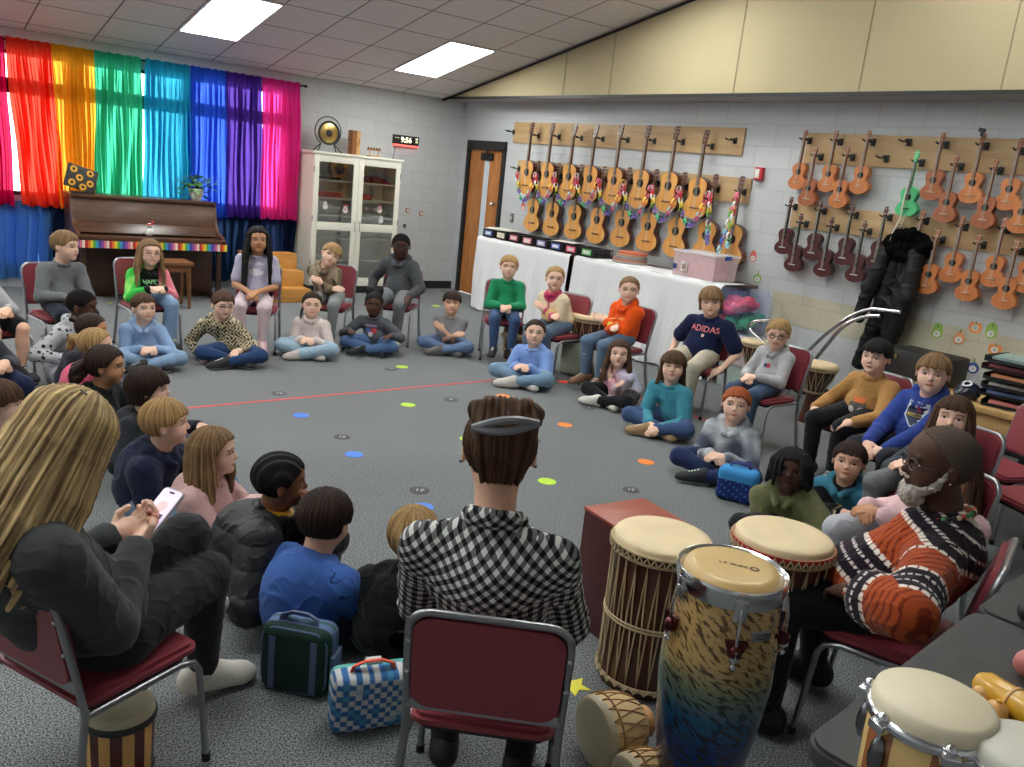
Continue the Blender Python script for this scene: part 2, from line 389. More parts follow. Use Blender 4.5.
# security lattice outside the uncovered strip is glimpsed between the first curtains
# door
r = empty('door_1'); r['kind'] = 'structure'
oak = wood('oak_door_veneer', S(158, 98, 48), S(192, 128, 70), .35, (3, 3, .6), 5)
MB().box((.03, (DY0+DY1)/2, DH/2), (.045, DY0-DY1-.0, DH)).build('door_leaf', oak, r, smooth=0)
f = MB()
f.box((-.004, DY0+.0, DH/2), (.06, .06, DH)); f.box((-.004, DY1, DH/2), (.06, .06, DH)); f.box((-.004, (DY0+DY1)/2, DH+.03), (.06, DY0-DY1+.06, .12))
f.build('door_frame', blackm, r, smooth=0)
yw = (Px(487, 165)[1]); 
MB().box((0.004, yw, 1.33), (.01, .11, 1.15)).build('vision_pane', mat('bright_wired_glass', S(205, 215, 225), .1), r, smooth=0)
MB().box((-.0, yw, 1.93), (.05, .27, .1), bev=.008).cyl((-.03, yw-.02, 1.96), (-.03, yw-.02, 2.02), .012).build('door_closer', mat('black_metal', (.02, .02, .02), .35, .5), r)
kp = Px(495, 204.5); MB().cyl((0, kp[1], kp[2]), (-.05, kp[1], kp[2]), .026).sph((-.06, kp[1], kp[2]), .03).build('door_knob', mat('brushed_chrome', (.7, .7, .72), .2, 1.), r)
# curtain rod + curtains
tag(MB().cyl((WX0, -.09, 2.52), (-2.46, -.09, 2.52), .011).sph((-2.45, -.09, 2.52), .02).build('curtain_rod', mat('black_metal', (.02, .02, .02), .35, .5)), 'thin black curtain rod running above the rainbow curtains', 'curtain rod')
def cloth_mat(name, col, trans=.6, dens=1.):
    if name in MATS: return MATS[name]
    m, t, b = nt(name); L = t.links.new; t.nodes.remove(b); out = t.nodes['Material Output']
    tc = N(t, 'ShaderNodeTexCoord'); no = N(t, 'ShaderNodeTexNoise'); no.inputs['Scale'].default_value = 90; L(tc.outputs['Object'], no.inputs['Vector'])
    mr = N(t, 'ShaderNodeMapRange'); mr.inputs[3].default_value = .85; mr.inputs[4].default_value = 1.1; L(no.outputs['Fac'], mr.inputs[0])
    v = N(t, 'ShaderNodeVectorMath', operation='SCALE'); v.inputs[0].default_value = col; L(mr.outputs[0], v.inputs['Scale'])
    d = N(t, 'ShaderNodeBsdfDiffuse'); tl = N(t, 'ShaderNodeBsdfTranslucent'); L(v.outputs[0], d.inputs[0]); L(v.outputs[0], tl.inputs[0])
    mx = N(t, 'ShaderNodeMixShader'); mx.inputs[0].default_value = trans; L(d.outputs[0], mx.inputs[1]); L(tl.outputs[0], mx.inputs[2])
    tp = N(t, 'ShaderNodeBsdfTransparent'); tp.inputs[0].default_value = (*[min(1, c*1.3+.05) for c in col], 1)
    m2 = N(t, 'ShaderNodeMixShader'); m2.inputs[0].default_value = 1-dens; L(mx.outputs[0], m2.inputs[1]); L(tp.outputs[0], m2.inputs[2])
    L(m2.outputs[0], out.inputs[0]); MATS[name] = m; return m
def curtain(name, xt0, xt1, xb0, xb1, ztop, zbot, y, col, label, folds, cat='curtain', group=None, trans=.6, dens=.82, seed=0):
    rr = random.Random(seed); ph = [rr.uniform(0, 6.28) for _ in range(4)]; fr = [folds*rr.uniform(.8, 1.2), folds*1.9, folds*.43, folds*3.1]
    def fn(u, v):
        s = 1-v; x = (xt0+(xt1-xt0)*u)*s+(xb0+(xb1-xb0)*u)*v
        a = .006+.026*min(1, v*4)
        yy = y+a*(math.sin(fr[0]*2*PI*u+ph[0]+.6*math.sin(3*v+ph[3]))+.45*math.sin(fr[1]*2*PI*u+ph[1]+v)+.5*math.sin(fr[2]*2*PI*u+ph[2]))
        if v < .05: yy += .006*math.sin(fr[3]*4*PI*u)
        z = ztop+(zbot-ztop)*v+.012*math.sin(fr[0]*PI*u+ph[1])*(v)+(.006*math.sin(fr[3]*5*u) if v < .01 else 0)
        th_ = fr[0]*2*PI*u+ph[0]+.6*math.sin(3*v+ph[3]); wv = abs(xt1-xt0)/max(fr[0], 1); x += wv*.27*math.sin(2*th_+.5)*min(1, v*5+.25)+wv*.12*math.sin(fr[1]*2*PI*u+3*v)
        x = min(max(x, min(xt0, xb0)-.02), max(xt1, xb1)+.02)
        return (x+.006*math.sin(9*v+ph[0]+u*7), yy, z)
    o = MB().quadgrid(fn, 260, 26).build(name, cloth_mat(name+'_cloth_%s' % label.split()[0]+str(seed), col, trans, dens), smooth=180)
    return tag(o, label, cat, group)
G = 'rainbow curtains over the windows'
PK = [(-6.5, -5.68, -6.5, -5.625, (.62, .004, .08), 'crimson sheer curtain at the far end of the rod, beside the red one'),
      (-5.665, -5.262, -5.545, -5.17, (.95, .075, .035), 'red sheer curtain hanging between the crimson and yellow ones'),
      (-5.26, -4.845, -5.2, -4.84, (.95, .50, .03), 'yellow sheer curtain behind the end of the piano'),
      (-4.842, -4.37, -4.85, -4.37, (.05, .56, .32), 'green sheer curtain hanging behind the piano'),
      (-4.335, -3.86, -4.35, -3.84, (.025, .42, .62), 'teal sheer curtain between the green and blue ones'),
      (-3.858, -3.45, -3.86, -3.40, (.035, .13, .72), 'blue sheer curtain above the potted plant'),
      (-3.448, -3.02, -3.42, -2.98, (.10, .035, .36), 'deep purple sheer curtain beside the pink one'),
      (-3.018, -2.53, -3.0, -2.52, (.92, .06, .42), 'bright pink sheer curtain next to the cabinet')]
for i, (a, b_, c_, d_, col, lab) in enumerate(PK):
    curtain('curtain', a, b_, c_, d_, 2.545, .885 if i != 5 else .86, -.115, col, lab, 8.2 if i else 12, group=G, seed=i+3)
G = 'dark blue lower curtains'
for i, (a, b_, col, lab) in enumerate(((-7.2, -5.30, (.10, .27, .60), 'translucent denim blue curtain under the red curtain'), (-5.34, -4.2, (.01, .02, .06), 'dark blue curtain hanging behind the piano'), (-4.2, -3.1, (.012, .03, .08), 'dark navy curtain between the piano and the wooden steps'), (-3.1, -2.5, (.012, .025, .07), 'dark navy curtain behind the wooden steps, beside the cabinet'))):
    curtain('lower_curtain', a, b_, a, b_, .93, .1, -.05, col, lab, 10 if i == 0 else 6, group=G, seed=20+i, trans=.55, dens=.9 if i == 0 else .97)
# world: overcast daylight with the sky texture
wd = bpy.data.worlds.new('daylight'); bpy.context.scene.world = wd; wd.use_nodes = True
t = wd.node_tree; bg = t.nodes['Background']
sk = N(t, 'ShaderNodeTexSky', sky_type='HOSEK_WILKIE'); sk.turbidity = 8.; sk.ground_albedo = .6; sk.sun_direction = (.3, -.5, .8)
mx = N(t, 'ShaderNodeMix', data_type='RGBA'); mx.inputs[0].default_value = .75; t.links.new(sk.outputs[0], mx.inputs[6]); mx.inputs[7].default_value = (.95, .98, 1., 1)
t.links.new(mx.outputs[2], bg.inputs[0]); bg.inputs[1].default_value = 4.4
# camera
cd = bpy.data.cameras.new('camera'); cam = bpy.data.objects.new('camera', cd); C.objects.link(cam)
cd.sensor_fit = 'HORIZONTAL'; cd.sensor_width = 36.; cd.lens = 36.*CAM_F/1024; cd.clip_start = .05; cd.clip_end = 100
R3 = Matrix((AR, AU, -AF)).transposed()
cam.matrix_world = Matrix.Translation(Vector(CAM)) @ R3.to_4x4()
sc = bpy.context.scene; sc.camera = cam
sc.view_settings.view_transform = 'Standard'; sc.view_settings.look = 'None'; sc.view_settings.gamma = 1.; sc.view_settings.use_curve_mapping = False
sc.view_settings.exposure = .80
sc.cycles.max_bounces = 7; sc.cycles.diffuse_bounces = 4; sc.cycles.transparent_max_bounces = 12; sc.cycles.use_denoising = True
sc.cycles.sample_clamp_indirect = 6.
# ================================================================ THINGS ALONG THE WALLS
chrome = mat('chrome', (.75, .75, .78), .18, 1., var=.03)
dchrome = mat('dull_chrome', (.33, .33, .35), .3, .9, var=.1)
white = mat('white_paint', S(226, 222, 208), .5, var=.03)
def flatlabel(name, pts, z0, z1, m, parent, M): return MB().prism(pts, z0, z1, M).build(name, m, parent)
# local frame helper: things on the right wall face -x ; local x runs to -y, local z up, local y out of the wall
RW = Matrix(((0, 1, 0, 0), (-1, 0, 0, 0), (0, 0, 1, 0), (0, 0, 0, 1)))
def on_right(name, py, pz, label, cat, group=None, x=0.):
    r = empty(name, label=label, cat=cat, group=group); r.location = (x, py, pz); r.rotation_euler = (0, 0, -PI/2); return r
# (with rz=-90deg local +x -> world -y, local +y -> world +x; so local -y points into the room)

# ---- upright piano
walnut = wood('walnut_veneer', S(62, 37, 24), S(92, 59, 38), .38, (1.2, 6, 9), 3., coat=.08)
wal2 = wood('walnut_dark', S(48, 30, 20), S(70, 44, 30), .35, (2, 2, 9), 3.)
pc = Pz(85, 300); pd = Pz(218, 301)
pa = empty('upright_piano', ((pc[0]+pd[0])/2-.02, -.72, 0), 0, 'brown upright piano with rainbow strip under its keyboard, standing before the curtains', 'piano')
W = 1.50
m = MB(); m.box((0, .24, 1.06), (W, .40, .03), bev=.006); m.build('lid', walnut, pa)
MB().box((0, .27, .53), (W-.04, .34, 1.04), bev=.004).build('body', wal2, pa)
def slab(z0, y0, z1, y1, th, w=W-.06):
    a = math.atan2(y1-y0, z1-z0); return ((0, (y0+y1)/2, (z0+z1)/2), (w, th, math.hypot(z1-z0, y1-y0)), (-a, 0, 0))
c_, d_, r_ = slab(.80, .0, 1.045, .08, .025); MB().box(c_, d_, r_, bev=.005).build('music_panel', walnut, pa)
c_, d_, r_ = slab(.70, -.09, .80, -.0, .02); MB().box(c_, d_, r_, bev=.004).build('fallboard', wood('walnut_mid', S(60, 36, 24), S(84, 54, 36), .3, (1.2, 6, 9), 3.), pa)
MB().box((0, -.16, .655), (W-.02, .24, .06), bev=.008).build('key_slip', walnut, pa)
# side arms with a curved cheek
for s in (-1, 1):
    pr = [(-.28, .60), (-.28, .67), (-.22, .72), (-.06, .76), (.02, .86), (.06, 1.04), (.10, 1.04), (.10, .60)]
    M = Matrix(((0, 0, 1, s*(W/2-.02)), (1, 0, 0, 0), (0, 1, 0, 0), (0, 0, 0, 1)))
    MB().prism(pr, -.02, .02, M, bev=.004).build('side_arm', walnut, pa)
    MB().box((s*(W/2-.06), -.22, .31), (.05, .05, .58), bev=.008).box((s*(W/2-.06), -.11, .03), (.07, .36, .06), bev=.01).build('leg', wal2, pa)
MB().box((0, .085, .31), (W-.16, .02, .5), bev=.004).build('lower_panel', wal2, pa)
MB().box((0, -.02, .05), (.3, .14, .02)).cyl((-.06, -.02, .06), (-.06, -.1, .05), .012).cyl((.06, -.02, .06), (.06, -.1, .05), .012).build('pedals', mat('brass', (.6, .42, .15), .3, 1.), pa)
# rainbow striped border strip
def rainbow_mat():
    m, t, b = nt('rainbow_stripe_border'); L = t.links.new
    tc = N(t, 'ShaderNodeTexCoord'); sp = N(t, 'ShaderNodeSeparateXYZ'); L(tc.outputs['Object'], sp.inputs[0])
    mu = N(t, 'ShaderNodeMath', operation='MULTIPLY'); mu.inputs[1].default_value = 4.4; L(sp.outputs[0], mu.inputs[0])
    fr = N(t, 'ShaderNodeMath', operation='FRACT'); L(mu.outputs[0], fr.inputs[0])
    r = N(t, 'ShaderNodeValToRGB'); r.color_ramp.interpolation = 'CONSTANT'; el = r.color_ramp.elements
    cs = [(200, 40, 50), (235, 120, 40), (240, 215, 60), (90, 180, 70), (60, 150, 200), (70, 70, 170), (150, 80, 160), (230, 120, 150), (235, 225, 200)]
    el[0].color = (*S(*cs[0]), 1); el[0].position = 0; el[1].position = 1/9; el[1].color = (*S(*cs[1]), 1)
    for i, c in enumerate(cs[2:]): e = el.new((i+2)/9); e.color = (*S(*c), 1)
    L(fr.outputs[0], r.inputs[0]); L(r.outputs[0], b.inputs['Base Color']); b.inputs['Roughness'].default_value = .5
    return m
MB().box((0, -.288, .605), (W+.02, .006, .075)).build('rainbow_border', rainbow_mat(), pa)
# small white owl-like figure on the music shelf, plant, sunflower box
q = empty('paper_snowman', (pa.location.x-.02, pa.location.y-.13, .690), 0, 'small white folded paper figure with red bits standing on the piano', 'ornament')
MB().sph((0, 0, .045), .045, 12, (1.1, .5, 1)).sph((0, 0, .11), .032, 12, (1, .6, .9)).build('body', mat('white_card', (.75, .74, .7), .7), q)
MB().box((0, -.018, .125), (.06, .012, .014)).sph((.03, -.01, .15), .014, 8).build('red_trim', mat('red_card', (.6, .05, .04), .6), q)
pt = Py(193, 199, -.45); PT = empty('potted_plant', (pt[0]+.03, -.47, 1.076), 0, 'leafy green plant in a white pot on the end of the piano', 'plant')
MB().lathe([(0, 0), (.05, 0), (.07, .05), (.085, .12), (.088, .13), (.078, .128), (.07, .11), (0, .11)], 24).build('pot', mat('white_ceramic', (.7, .68, .62), .35), PT)
lf = MB(); rr = random.Random(3)
for k in range(85):
    a = rr.uniform(0, 2*PI); R = rr.uniform(.02, .24)**1; zz = .12+rr.uniform(0, .2)*(1-R*2)+(rr.uniform(-.1, .03) if R > .13 else 0)
    c = Vector((R*math.cos(a)*1.1, R*math.sin(a)*.6, zz)); tip = Vector((math.cos(a), math.sin(a)*.6, rr.uniform(-.7, .5))).normalized()*.07
    sd = tip.cross(Vector((0, 0, 1))).normalized()*.030; n = Vector((0, 0, .006))
    vs = [lf.bm.verts.new(p) for p in (c-tip*.5, c+sd, c+tip*.9, c-sd, c+n)]
    for i in range(4): lf.bm.faces.new((vs[i], vs[(i+1) % 4], vs[4]))
lo = lf.build('foliage', mat('leaf_green', (.08, .22, .05), .5, var=.3, scale=15), PT)
st = MB(); rr = random.Random(4)
for k in range(16):
    a = rr.uniform(0, 2*PI); R = rr.uniform(.06, .2); st.tube([(0, 0, .1), (R*.5*math.cos(a), R*.3*math.sin(a), .22), (R*math.cos(a), R*.6*math.sin(a), .15+rr.uniform(0, .14))], .003, 5)
st.build('stems', mat('stem_green', (.07, .15, .04), .6), PT)
sb = Py(79, 193, -.5); SB = empty('sunflower_stand', (sb[0]+.02, -.52, 1.076), .0, 'black tilted board printed with yellow sunflowers on top of the piano', 'sign')
MB().box((0, 0, .15), (.30, .02, .24), (-.25, .28, 0), bev=.004).build('board', blackm, SB)
MT = Matrix.Translation((0, 0, .15)) @ Euler((-.25, .28, 0)).to_matrix().to_4x4()
for (x, z) in ((-.09, .07), (.07, .075), (-.02, 0), (.09, -.03), (-.08, -.07), (.03, -.085)):
    fo = [(x+(.040 if k % 2 == 0 else .028)*math.cos(2*PI*k/24), z+(.040 if k % 2 == 0 else .028)*math.sin(2*PI*k/24)) for k in range(24)]
    fw_ = MB().prism(fo, -.014, -.010, MT @ Matrix(((1, 0, 0, 0), (0, 0, 1, 0), (0, 1, 0, 0), (0, 0, 0, 1)))).build('sunflower', mat('sunflower_yellow', (.75, .38, .02), .6), SB)
    MB().cyl(MT @ Vector((x, -.012, z)), MT @ Vector((x, -.018, z)), .016, n=12).build('flower_centre', mat('flower_brown', (.05, .02, .01), .8), fw_)
MB().box((0, -.03, .01), (.22, .12, .02), bev=.004).tube([(-.1, -.0, .02), (-.1, .08, .02), (-.06, .03, .2)], .006, 6).build('foot', blackm, SB)
# piano bench
bq = Pz(205, 301); BN = empty('piano_bench', (-4.50, -1.25, 0), 0, 'wooden piano bench with four straight legs before the piano', 'bench')
bw = wood('bench_wood', S(104, 66, 38), S(132, 86, 50), .4, (1, 4, 6), 3.)
MB().box((0, 0, .47), (.62, .34, .04), bev=.01).build('seat', bw, BN); MB().box((0, 0, .42), (.54, .28, .07)).build('apron', bw, BN)
for sx in (-1, 1):
    for sy in (-1, 1): MB().cyl((sx*.26, sy*.13, .44), (sx*.27, sy*.14, 0), .026, .018, 10).build('leg', bw, BN)

# ---- wooden steps between curtain and cabinet
honey = wood('honey_wood', S(176, 120, 52), S(206, 150, 76), .45, (1, 5, 5), 3.)
RI = empty('wooden_steps', (-3.05, -.95, 0), 0, 'honey coloured wooden three-step riser behind the girl with long black hair', 'steps')
for k in range(3): MB().box((0, -.03+.22*k, .08+.09*k*1.0), (.66, .22, .16+.18*k*1.0), bev=.004).build('step', honey, RI)
yl = Pz(286, 261, .47); q = empty('yellow_toy', (-3.0, -.72, .342), 0, 'small pale yellow-green toy sitting on the wooden steps', 'toy')
MB().sph((0, 0, .035), .035, 12, (1, .7, 1)).cyl((0, 0, .06), (0, 0, .10), .012, .004, 8).sph((.03, 0, .03), .018, 8).sph((-.03, 0, .03), .018, 8).build('body', mat('lime_plastic', (.55, .62, .22), .4), q)

# ---- display cabinet with glazed doors
X0, X1, CD, CH = -2.46, -1.235, .42, 1.75
xc = (X0+X1)/2; CW = X1-X0
CB = empty('display_cabinet', (xc, -CD/2-.01, 0), 0, 'tall cream cabinet with two glazed doors against the block wall', 'cabinet')
m = MB()
m.box((-CW/2+.012, 0, CH/2+.05), (.024, CD, CH-.1)); m.box((CW/2-.012, 0, CH/2+.05), (.024, CD, CH-.1))
m.box((0, CD/2-.008, CH/2), (CW, .016, CH-.1)); m.box((0, 0, .12), (CW-.04, CD, .03)); m.build('carcass', white, CB, smooth=0)
MB().box((0, -.01, CH-.0), (CW+.06, CD+.05, .03), bev=.008).build('top', white, CB)
MB().box((0, -.0, .045), (CW-.04, CD-.06, .09)).build('plinth', blackm, CB, smooth=0)
for z in (.42, .70, .98, 1.20, 1.42): MB().box((0, .02, z), (CW-.05, CD-.08, .022)).build('shelf', white, CB, smooth=0)
MB().box((0, .0, CH/2+.05), (.02, CD-.06, CH-.14)).build('divider', white, CB, smooth=0)
cg = glass('cabinet_glass', (.95, .97, .95), .1)
for s in (-1, 1):
    dw = CW/2-.004; r0 = s*CW/4
    m = MB(); yy = -CD/2-.012
    for cx, cz, sx, sz in ((-dw/2+.035, (CH+.1)/2, .07, CH-.12), (dw/2-.035, (CH+.1)/2, .07, CH-.12), (0, CH-.06, dw, .09), (0, .155, dw, .11), (0, .86, dw, .10)):
        m.box((r0+cx, yy+(.0015 if sz < .2 else 0), cz), (sx-(.13 if sz < .2 else 0), .022, sz), bev=.002)
    d = m.build('door', white, CB)
    MB().box((r0, yy, (CH+.1)/2), (dw-.1, .005, CH-.2)).build('glass_pane', cg, d, smooth=0)
    hx = -s*(-.0)+s*.035
    MB().tube([(hx, yy-.01, .80), (hx, yy-.04, .82), (hx, yy-.045, .87), (hx, yy-.04, .92), (hx, yy-.01, .94)], .006, 8).build('handle', chrome, d)
    for z in (.4, .95, 1.55): MB().box((s*(CW/2-.004), yy-.01, z), (.012, .01, .07)).build('hinge', mat('steel', (.3, .3, .3), .4, .8), d)
cx0, cy0 = CB.location.x, CB.location.y
def put(name, x, y, z, label, cat, group=None): return empty(name, (cx0+x, cy0+y, z), 0, label, cat, group)
red = mat('red_plastic', (.45, .015, .02), .4)
q = put('orange_drum', -.02+.0, .02, 1.433, 'round orange frame drum leaning inside the cabinet, upper shelf', 'drum')
q.location.x = cx0-.13; MB().cyl((0, .03, .14), (0, .08, .14), .135, n=32).build('shell', mat('orange_shell', (.5, .16, .03), .5), q); MB().cyl((0, .02, .14), (0, .032, .14), .07, n=24).build('centre', mat('dark_brown', (.05, .02, .01), .5), q)
q = put('orange_drum', .13, .02, 1.433, 'round orange frame drum behind the folded red cloth in the cabinet', 'drum')
MB().cyl((0, .03, .11), (0, .09, .11), .11, n=32).build('shell', mat('orange_shell', (.5, .16, .03), .5), q); MB().cyl((0, .02, .11), (0, .032, .11), .06, n=24).build('centre', mat('dark_brown', (.05, .02, .01), .5), q)
q = put('red_cloth', .34, -.02, 1.433, 'rumpled dark red cloth on the cabinet upper shelf', 'cloth')
MB().quadgrid(lambda u, v: ((u-.5)*.4, (v-.5)*.26, .10*math.sin(PI*min(1, max(0, u)))**.5*math.sin(PI*v)**.5*(.75+.25*math.sin(19*u+7*v))), 30, 20).build('fold', mat('crimson_cloth', (.32, .01, .03), .8), q, smooth=180)
q = put('flat_case', -.38, -.02, 1.433, 'flat black case lying on the upper cabinet shelf', 'case'); MB().box((0, 0, .02), (.36, .24, .035), bev=.01).build('shell', blackm, q); MB().box((0, -.125, .02), (.06, .015, .012), bev=.003).build('handle', dchrome, q)
for (x, w_, lab) in ((-.34, .36, 'red box set with white markings on the middle cabinet shelf'), (.16, .20, 'short dark red box on the middle cabinet shelf')):
    q = put('red_box', x, -.03, 1.213, lab, 'box'); MB().box((0, 0, .035), (w_, .2, .07), bev=.008).build('shell', red, q)
    if w_ > .3:
        mm = MB()
        for k in range(7): mm.box((-.15+.05*k, -.03, .074), (.025, .12, .008))
        mm.build('white_keys', white, q, smooth=0)
# stickers on the glass
for i, (x, z, c, lab) in enumerate(((-.44, 1.10, (.75, .74, .7), 'white paper snowman sticker on the cabinet glass, nearest the curtains'), (-.16, 1.07, (.75, .72, .7), 'white and red sticker on the cabinet glass beside the centre frame'), (.33, 1.10, (.72, .62, .58), 'pale pink figure sticker on the glass of the door nearer the clock'), (.36, .965, (.7, .7, .7), 'round white sticker low on the upper glass near the clock side'))):
    q = put('glass_sticker', x, -CD/2-.018, z, lab, 'sticker')
    MB().cyl((0, 0, 0), (0, -.003, 0), .036, n=14).cyl((.0, 0, .04), (0, -.003, .04), .024, n=14).build('paper', mat('sticker_white_%d' % i, c, .6), q)
    if i in (1, 2): MB().box((0, -.005, .06), (.05, .003, .02)).box((0, -.005, .008), (.03, .003, .014)).build('red_mark', mat('red_card', (.6, .05, .04), .6), q)
# on the cabinet
gp = Py(328, 133, -.2); gs = empty('gong', (gp[0], -.22, CH+.016), 0, 'brass gong with black centre hanging in a round black stand on the cabinet', 'gong')
gz = gp[2]-CH-.016; R = .145
gold = mat('brass_disc', (.62, .45, .16), .28, 1., var=.15, scale=8)
MB().lathe([(0, .012), (R*.9, .01), (R, 0), (R, -.01), (R*.9, -.004), (0, -.004)], 40, Matrix.Translation((0, 0, gz)) @ Matrix.Rotation(PI/2, 4, 'X')).build('gong_disc', gold, gs)
MB().lathe([(R*.30, 0), (0, .012)], 24, Matrix.Translation((0, -.012, gz)) @ Matrix.Rotation(PI/2, 4, 'X')).lathe([(R*.84, .0), (R*1.02, .0), (R*1.02, .006), (R*.84, .006), (R*.84, 0)], 40, Matrix.Translation((0, -.010, gz)) @ Matrix.Rotation(PI/2, 4, 'X')).build('black_ring', blackm, gs)
Rr = R*1.22; ring = [(Rr*math.cos(a), .02, gz+.02+Rr*math.sin(a)) for a in [math.radians(-60+300*k/30) for k in range(31)]]
MB().tube(ring, .007, 8).tube([ring[0], (Rr*.9, -.06, 0)], .007, 8).tube([ring[0], (Rr*.9, .09, 0)], .007, 8).tube([ring[-1], (-Rr*.9, -.06, 0)], .007, 8).tube([ring[-1], (-Rr*.9, .09, 0)], .007, 8).build('ring_stand', blackm, gs)
bl = Py(354, 150, -.2); q = empty('wood_block', (bl[0], -.2, CH+.016), .1, 'upright two-tone wooden box block standing on the cabinet beside the gong', 'wood block')
MB().box((-.033, 0, .15), (.07, .1, .30), bev=.004).build('dark_half', wood('teak', S(120, 74, 40), S(150, 98, 56), .4, (4, 4, 1), 3), q); MB().box((.03, 0, .15), (.056, .1, .30), bev=.004).build('light_half', wood('beech', S(186, 138, 84), S(206, 160, 104), .4, (4, 4, 1), 3), q)
MB().box((.03, -.052, .15), (.006, .004, .1), (0, .3, 0)).build('slot', blackm, q)
wb = Py(374, 152, -.2); q = empty('wooden_rack', (wb[0]-.0, -.2, CH+.016), 0, 'small wooden rack with turned pegs on the cabinet beside the block', 'rack')
MB().box((0, 0, .008), (.17, .07, .016), bev=.003).cyl((-.06, 0, .016), (-.06, 0, .08), .006, n=8).cyl((.06, 0, .016), (.06, 0, .08), .006, n=8).build('base', wood('beech', S(186, 138, 84), S(206, 160, 104), .4, (4, 4, 1), 3), q)
m = MB().box((0, 0, .09), (.2, .018, .02), bev=.003)
for k in range(5): m.sph((-.08+.04*k, -.0, .108), .014, 8)
m.build('peg_bar', wood('teak', S(120, 74, 40), S(150, 98, 56), .4, (4, 4, 1), 3), q)
# digital clock 9:56
ck = Py(405, 141, 0); CK = empty('digital_clock', (ck[0], -.022, ck[2]), 0, 'black digital wall clock reading 9:56 above the cabinet', 'clock')
MB().box((0, 0, .01), (.40, .04, .12), bev=.006).build('case', blackm, CK)
MB().box((0, -.002, -.062), (.38, .036, .022), bev=.004).build('red_strip', emis('red_glow_strip', (.9, .12, .1), 1.), CK)
tm = text_mesh('9:56', .098, .001, bold=.0015); o = link('digits', tm, emis('lit_digits', (.95, .95, .6), 1.3), CK, (-.005, -.022, .010), (PI/2, 0, 0))
tm = text_mesh('08\n56', .036, .001); o = link('small_digits', tm, emis('lit_digits', (.95, .95, .6), 2.2), CK, (.158, -.022, .018), (PI/2, 0, 0))
m = MB()
for k in range(3): m.box((-.17+.022*k, -.021, .03), (.008, .003, .006))
m.build('indicator_dots', emis('lit_digits', (.95, .95, .6), 2.2), CK)
MB().tube([(-.15, 0, -.06), (-.17, .01, -.2), (-.19, .01, -.33)], .003, 6).build('cord', blackm, CK)
# sockets and stickers on the back wall
for i, (px, py, c, lab) in enumerate(((407.5, 210.5, (.35, .08, .04), 'small square white plate with red-brown edge on the block wall, nearer the cabinet'), (421, 213.5, (.35, .08, .04), 'small square white plate with red-brown edge on the block wall, further from the cabinet'))):
    p = Py(px, py, 0); q = empty('wall_plate', (p[0], 0, p[2]), 0, lab, 'wall plate')
    MB().box((0, -.004, 0), (.058, .008, .058), bev=.002).build('frame', mat('plate_brown', c, .6), q); MB().box((0, -.009, 0), (.034, .006, .034)).build('centre', white, q)
p = Py(404.5, 225.5, 0); q = empty('wall_decal', (p[0], 0, p[2]), 0, 'dark grey bell-shaped decal on the block wall beside the cabinet', 'decal')
MB().sph((0, -.004, 0), .03, 14, (1, .12, 1.1)).sph((0, -.006, -.035), .012, 8, (1, .3, 1)).build('bell', mat('dark_grey_card', (.08, .09, .1), .5), q); MB().sph((0, -.004, .034), .012, 8, (1, .3, 1)).build('loop', white, q)
def swp(px, py, w, h, m, lab, nm='light_switch', cat='switch'):
    p = Px(px, py, 0); q = on_right(nm, p[1], p[2], lab, cat)
    MB().box((0, -.004, 0), (w, .008, h), bev=.002).build('plate', m, q); MB().box((0, -.011, 0), (w*.25, .008, h*.35)).build('toggle', white, q); return q
swp(512, 218, .075, .12, mat('steel_plate', (.33, .33, .32), .35, .8), 'grey metal light switch plate beside the door')
# round sticker by guitars at (522.8,207.5)
def fruit(px, py, kind, lab):
    p = Px(px, py, 0); q = on_right('paper_cutout', p[1], p[2], lab, 'paper cutout', 'fruit shaped paper cutouts'); q['group'] = 'paper cutouts on the wall'
    cs = {'pear': (.30, .50, .10), 'peach': (.80, .36, .16), 'blue': (.05, .09, .30), 'melon': (.25, .45, .12), 'red': (.7, .12, .1), 'orange': (.8, .28, .08)}
    def blob(fn, n=28): return [(fn(2*PI*k/n)*math.cos(2*PI*k/n), fn(2*PI*k/n)*math.sin(2*PI*k/n)*1.) for k in range(n)]
    sh = {'pear': lambda a: .045+.028*max(0, math.sin(a))**3*1.4, 'peach': lambda a: .045+.018*max(0, math.sin(a))**6, 'blue': lambda a: .046, 'melon': lambda a: .046, 'red': lambda a: .04+.03*max(0, math.sin(a))**4, 'orange': lambda a: .052-.022*max(0, math.sin(a))**8}[kind]
    MM = Matrix.Rotation(PI/2, 4, 'X'); MB().prism(blob(sh), 0, .003, MM).build('card', mat('card_'+kind, cs[kind], .7), q)
    MB().prism([(x*.62, y*.55-.006) for x, y in blob(lambda a: .045)], .003, .005, MM).build('white_centre', mat('white_card', (.75, .74, .7), .7), q)
    MB().box((0, -.003, .062 if kind != 'orange' else .03), (.008, .004, .03)).build('stalk', mat('stalk_green', (.1, .3, .06), .7), q)
    MB().box((0, -.0056, 0), (.03, .001, .004)).box((0, -.0056, -.012), (.022, .001, .004)).build('scribble', blackm, q, smooth=0)
for px, py, k, lab in ((937, 333, 'pear', 'green pear cutout on the cream band, closest to the hanging coat'), (959, 339, 'peach', 'peach-orange cutout beside the green pear nearest the coat'), (975.5, 327, 'orange', 'red-orange crescent cutout, topmost of the row above the desk'), (991, 333, 'pear', 'green pear cutout furthest from the coat, above the desk'), (995, 349, 'orange', 'orange cat-eared cutout lowest above the desk trays'), (973, 368, 'blue', 'dark blue round cutout on the grey blocks above the helmet'), (753, 257.5, 'red', 'red-topped triangular cutout under the maroon ukuleles'), (757.5, 278.5, 'melon', 'round green melon cutout by the plastic bag'), (523, 207.5, 'red', 'small pink and white round cutout between door and guitars')): fruit(px, py, k, lab)
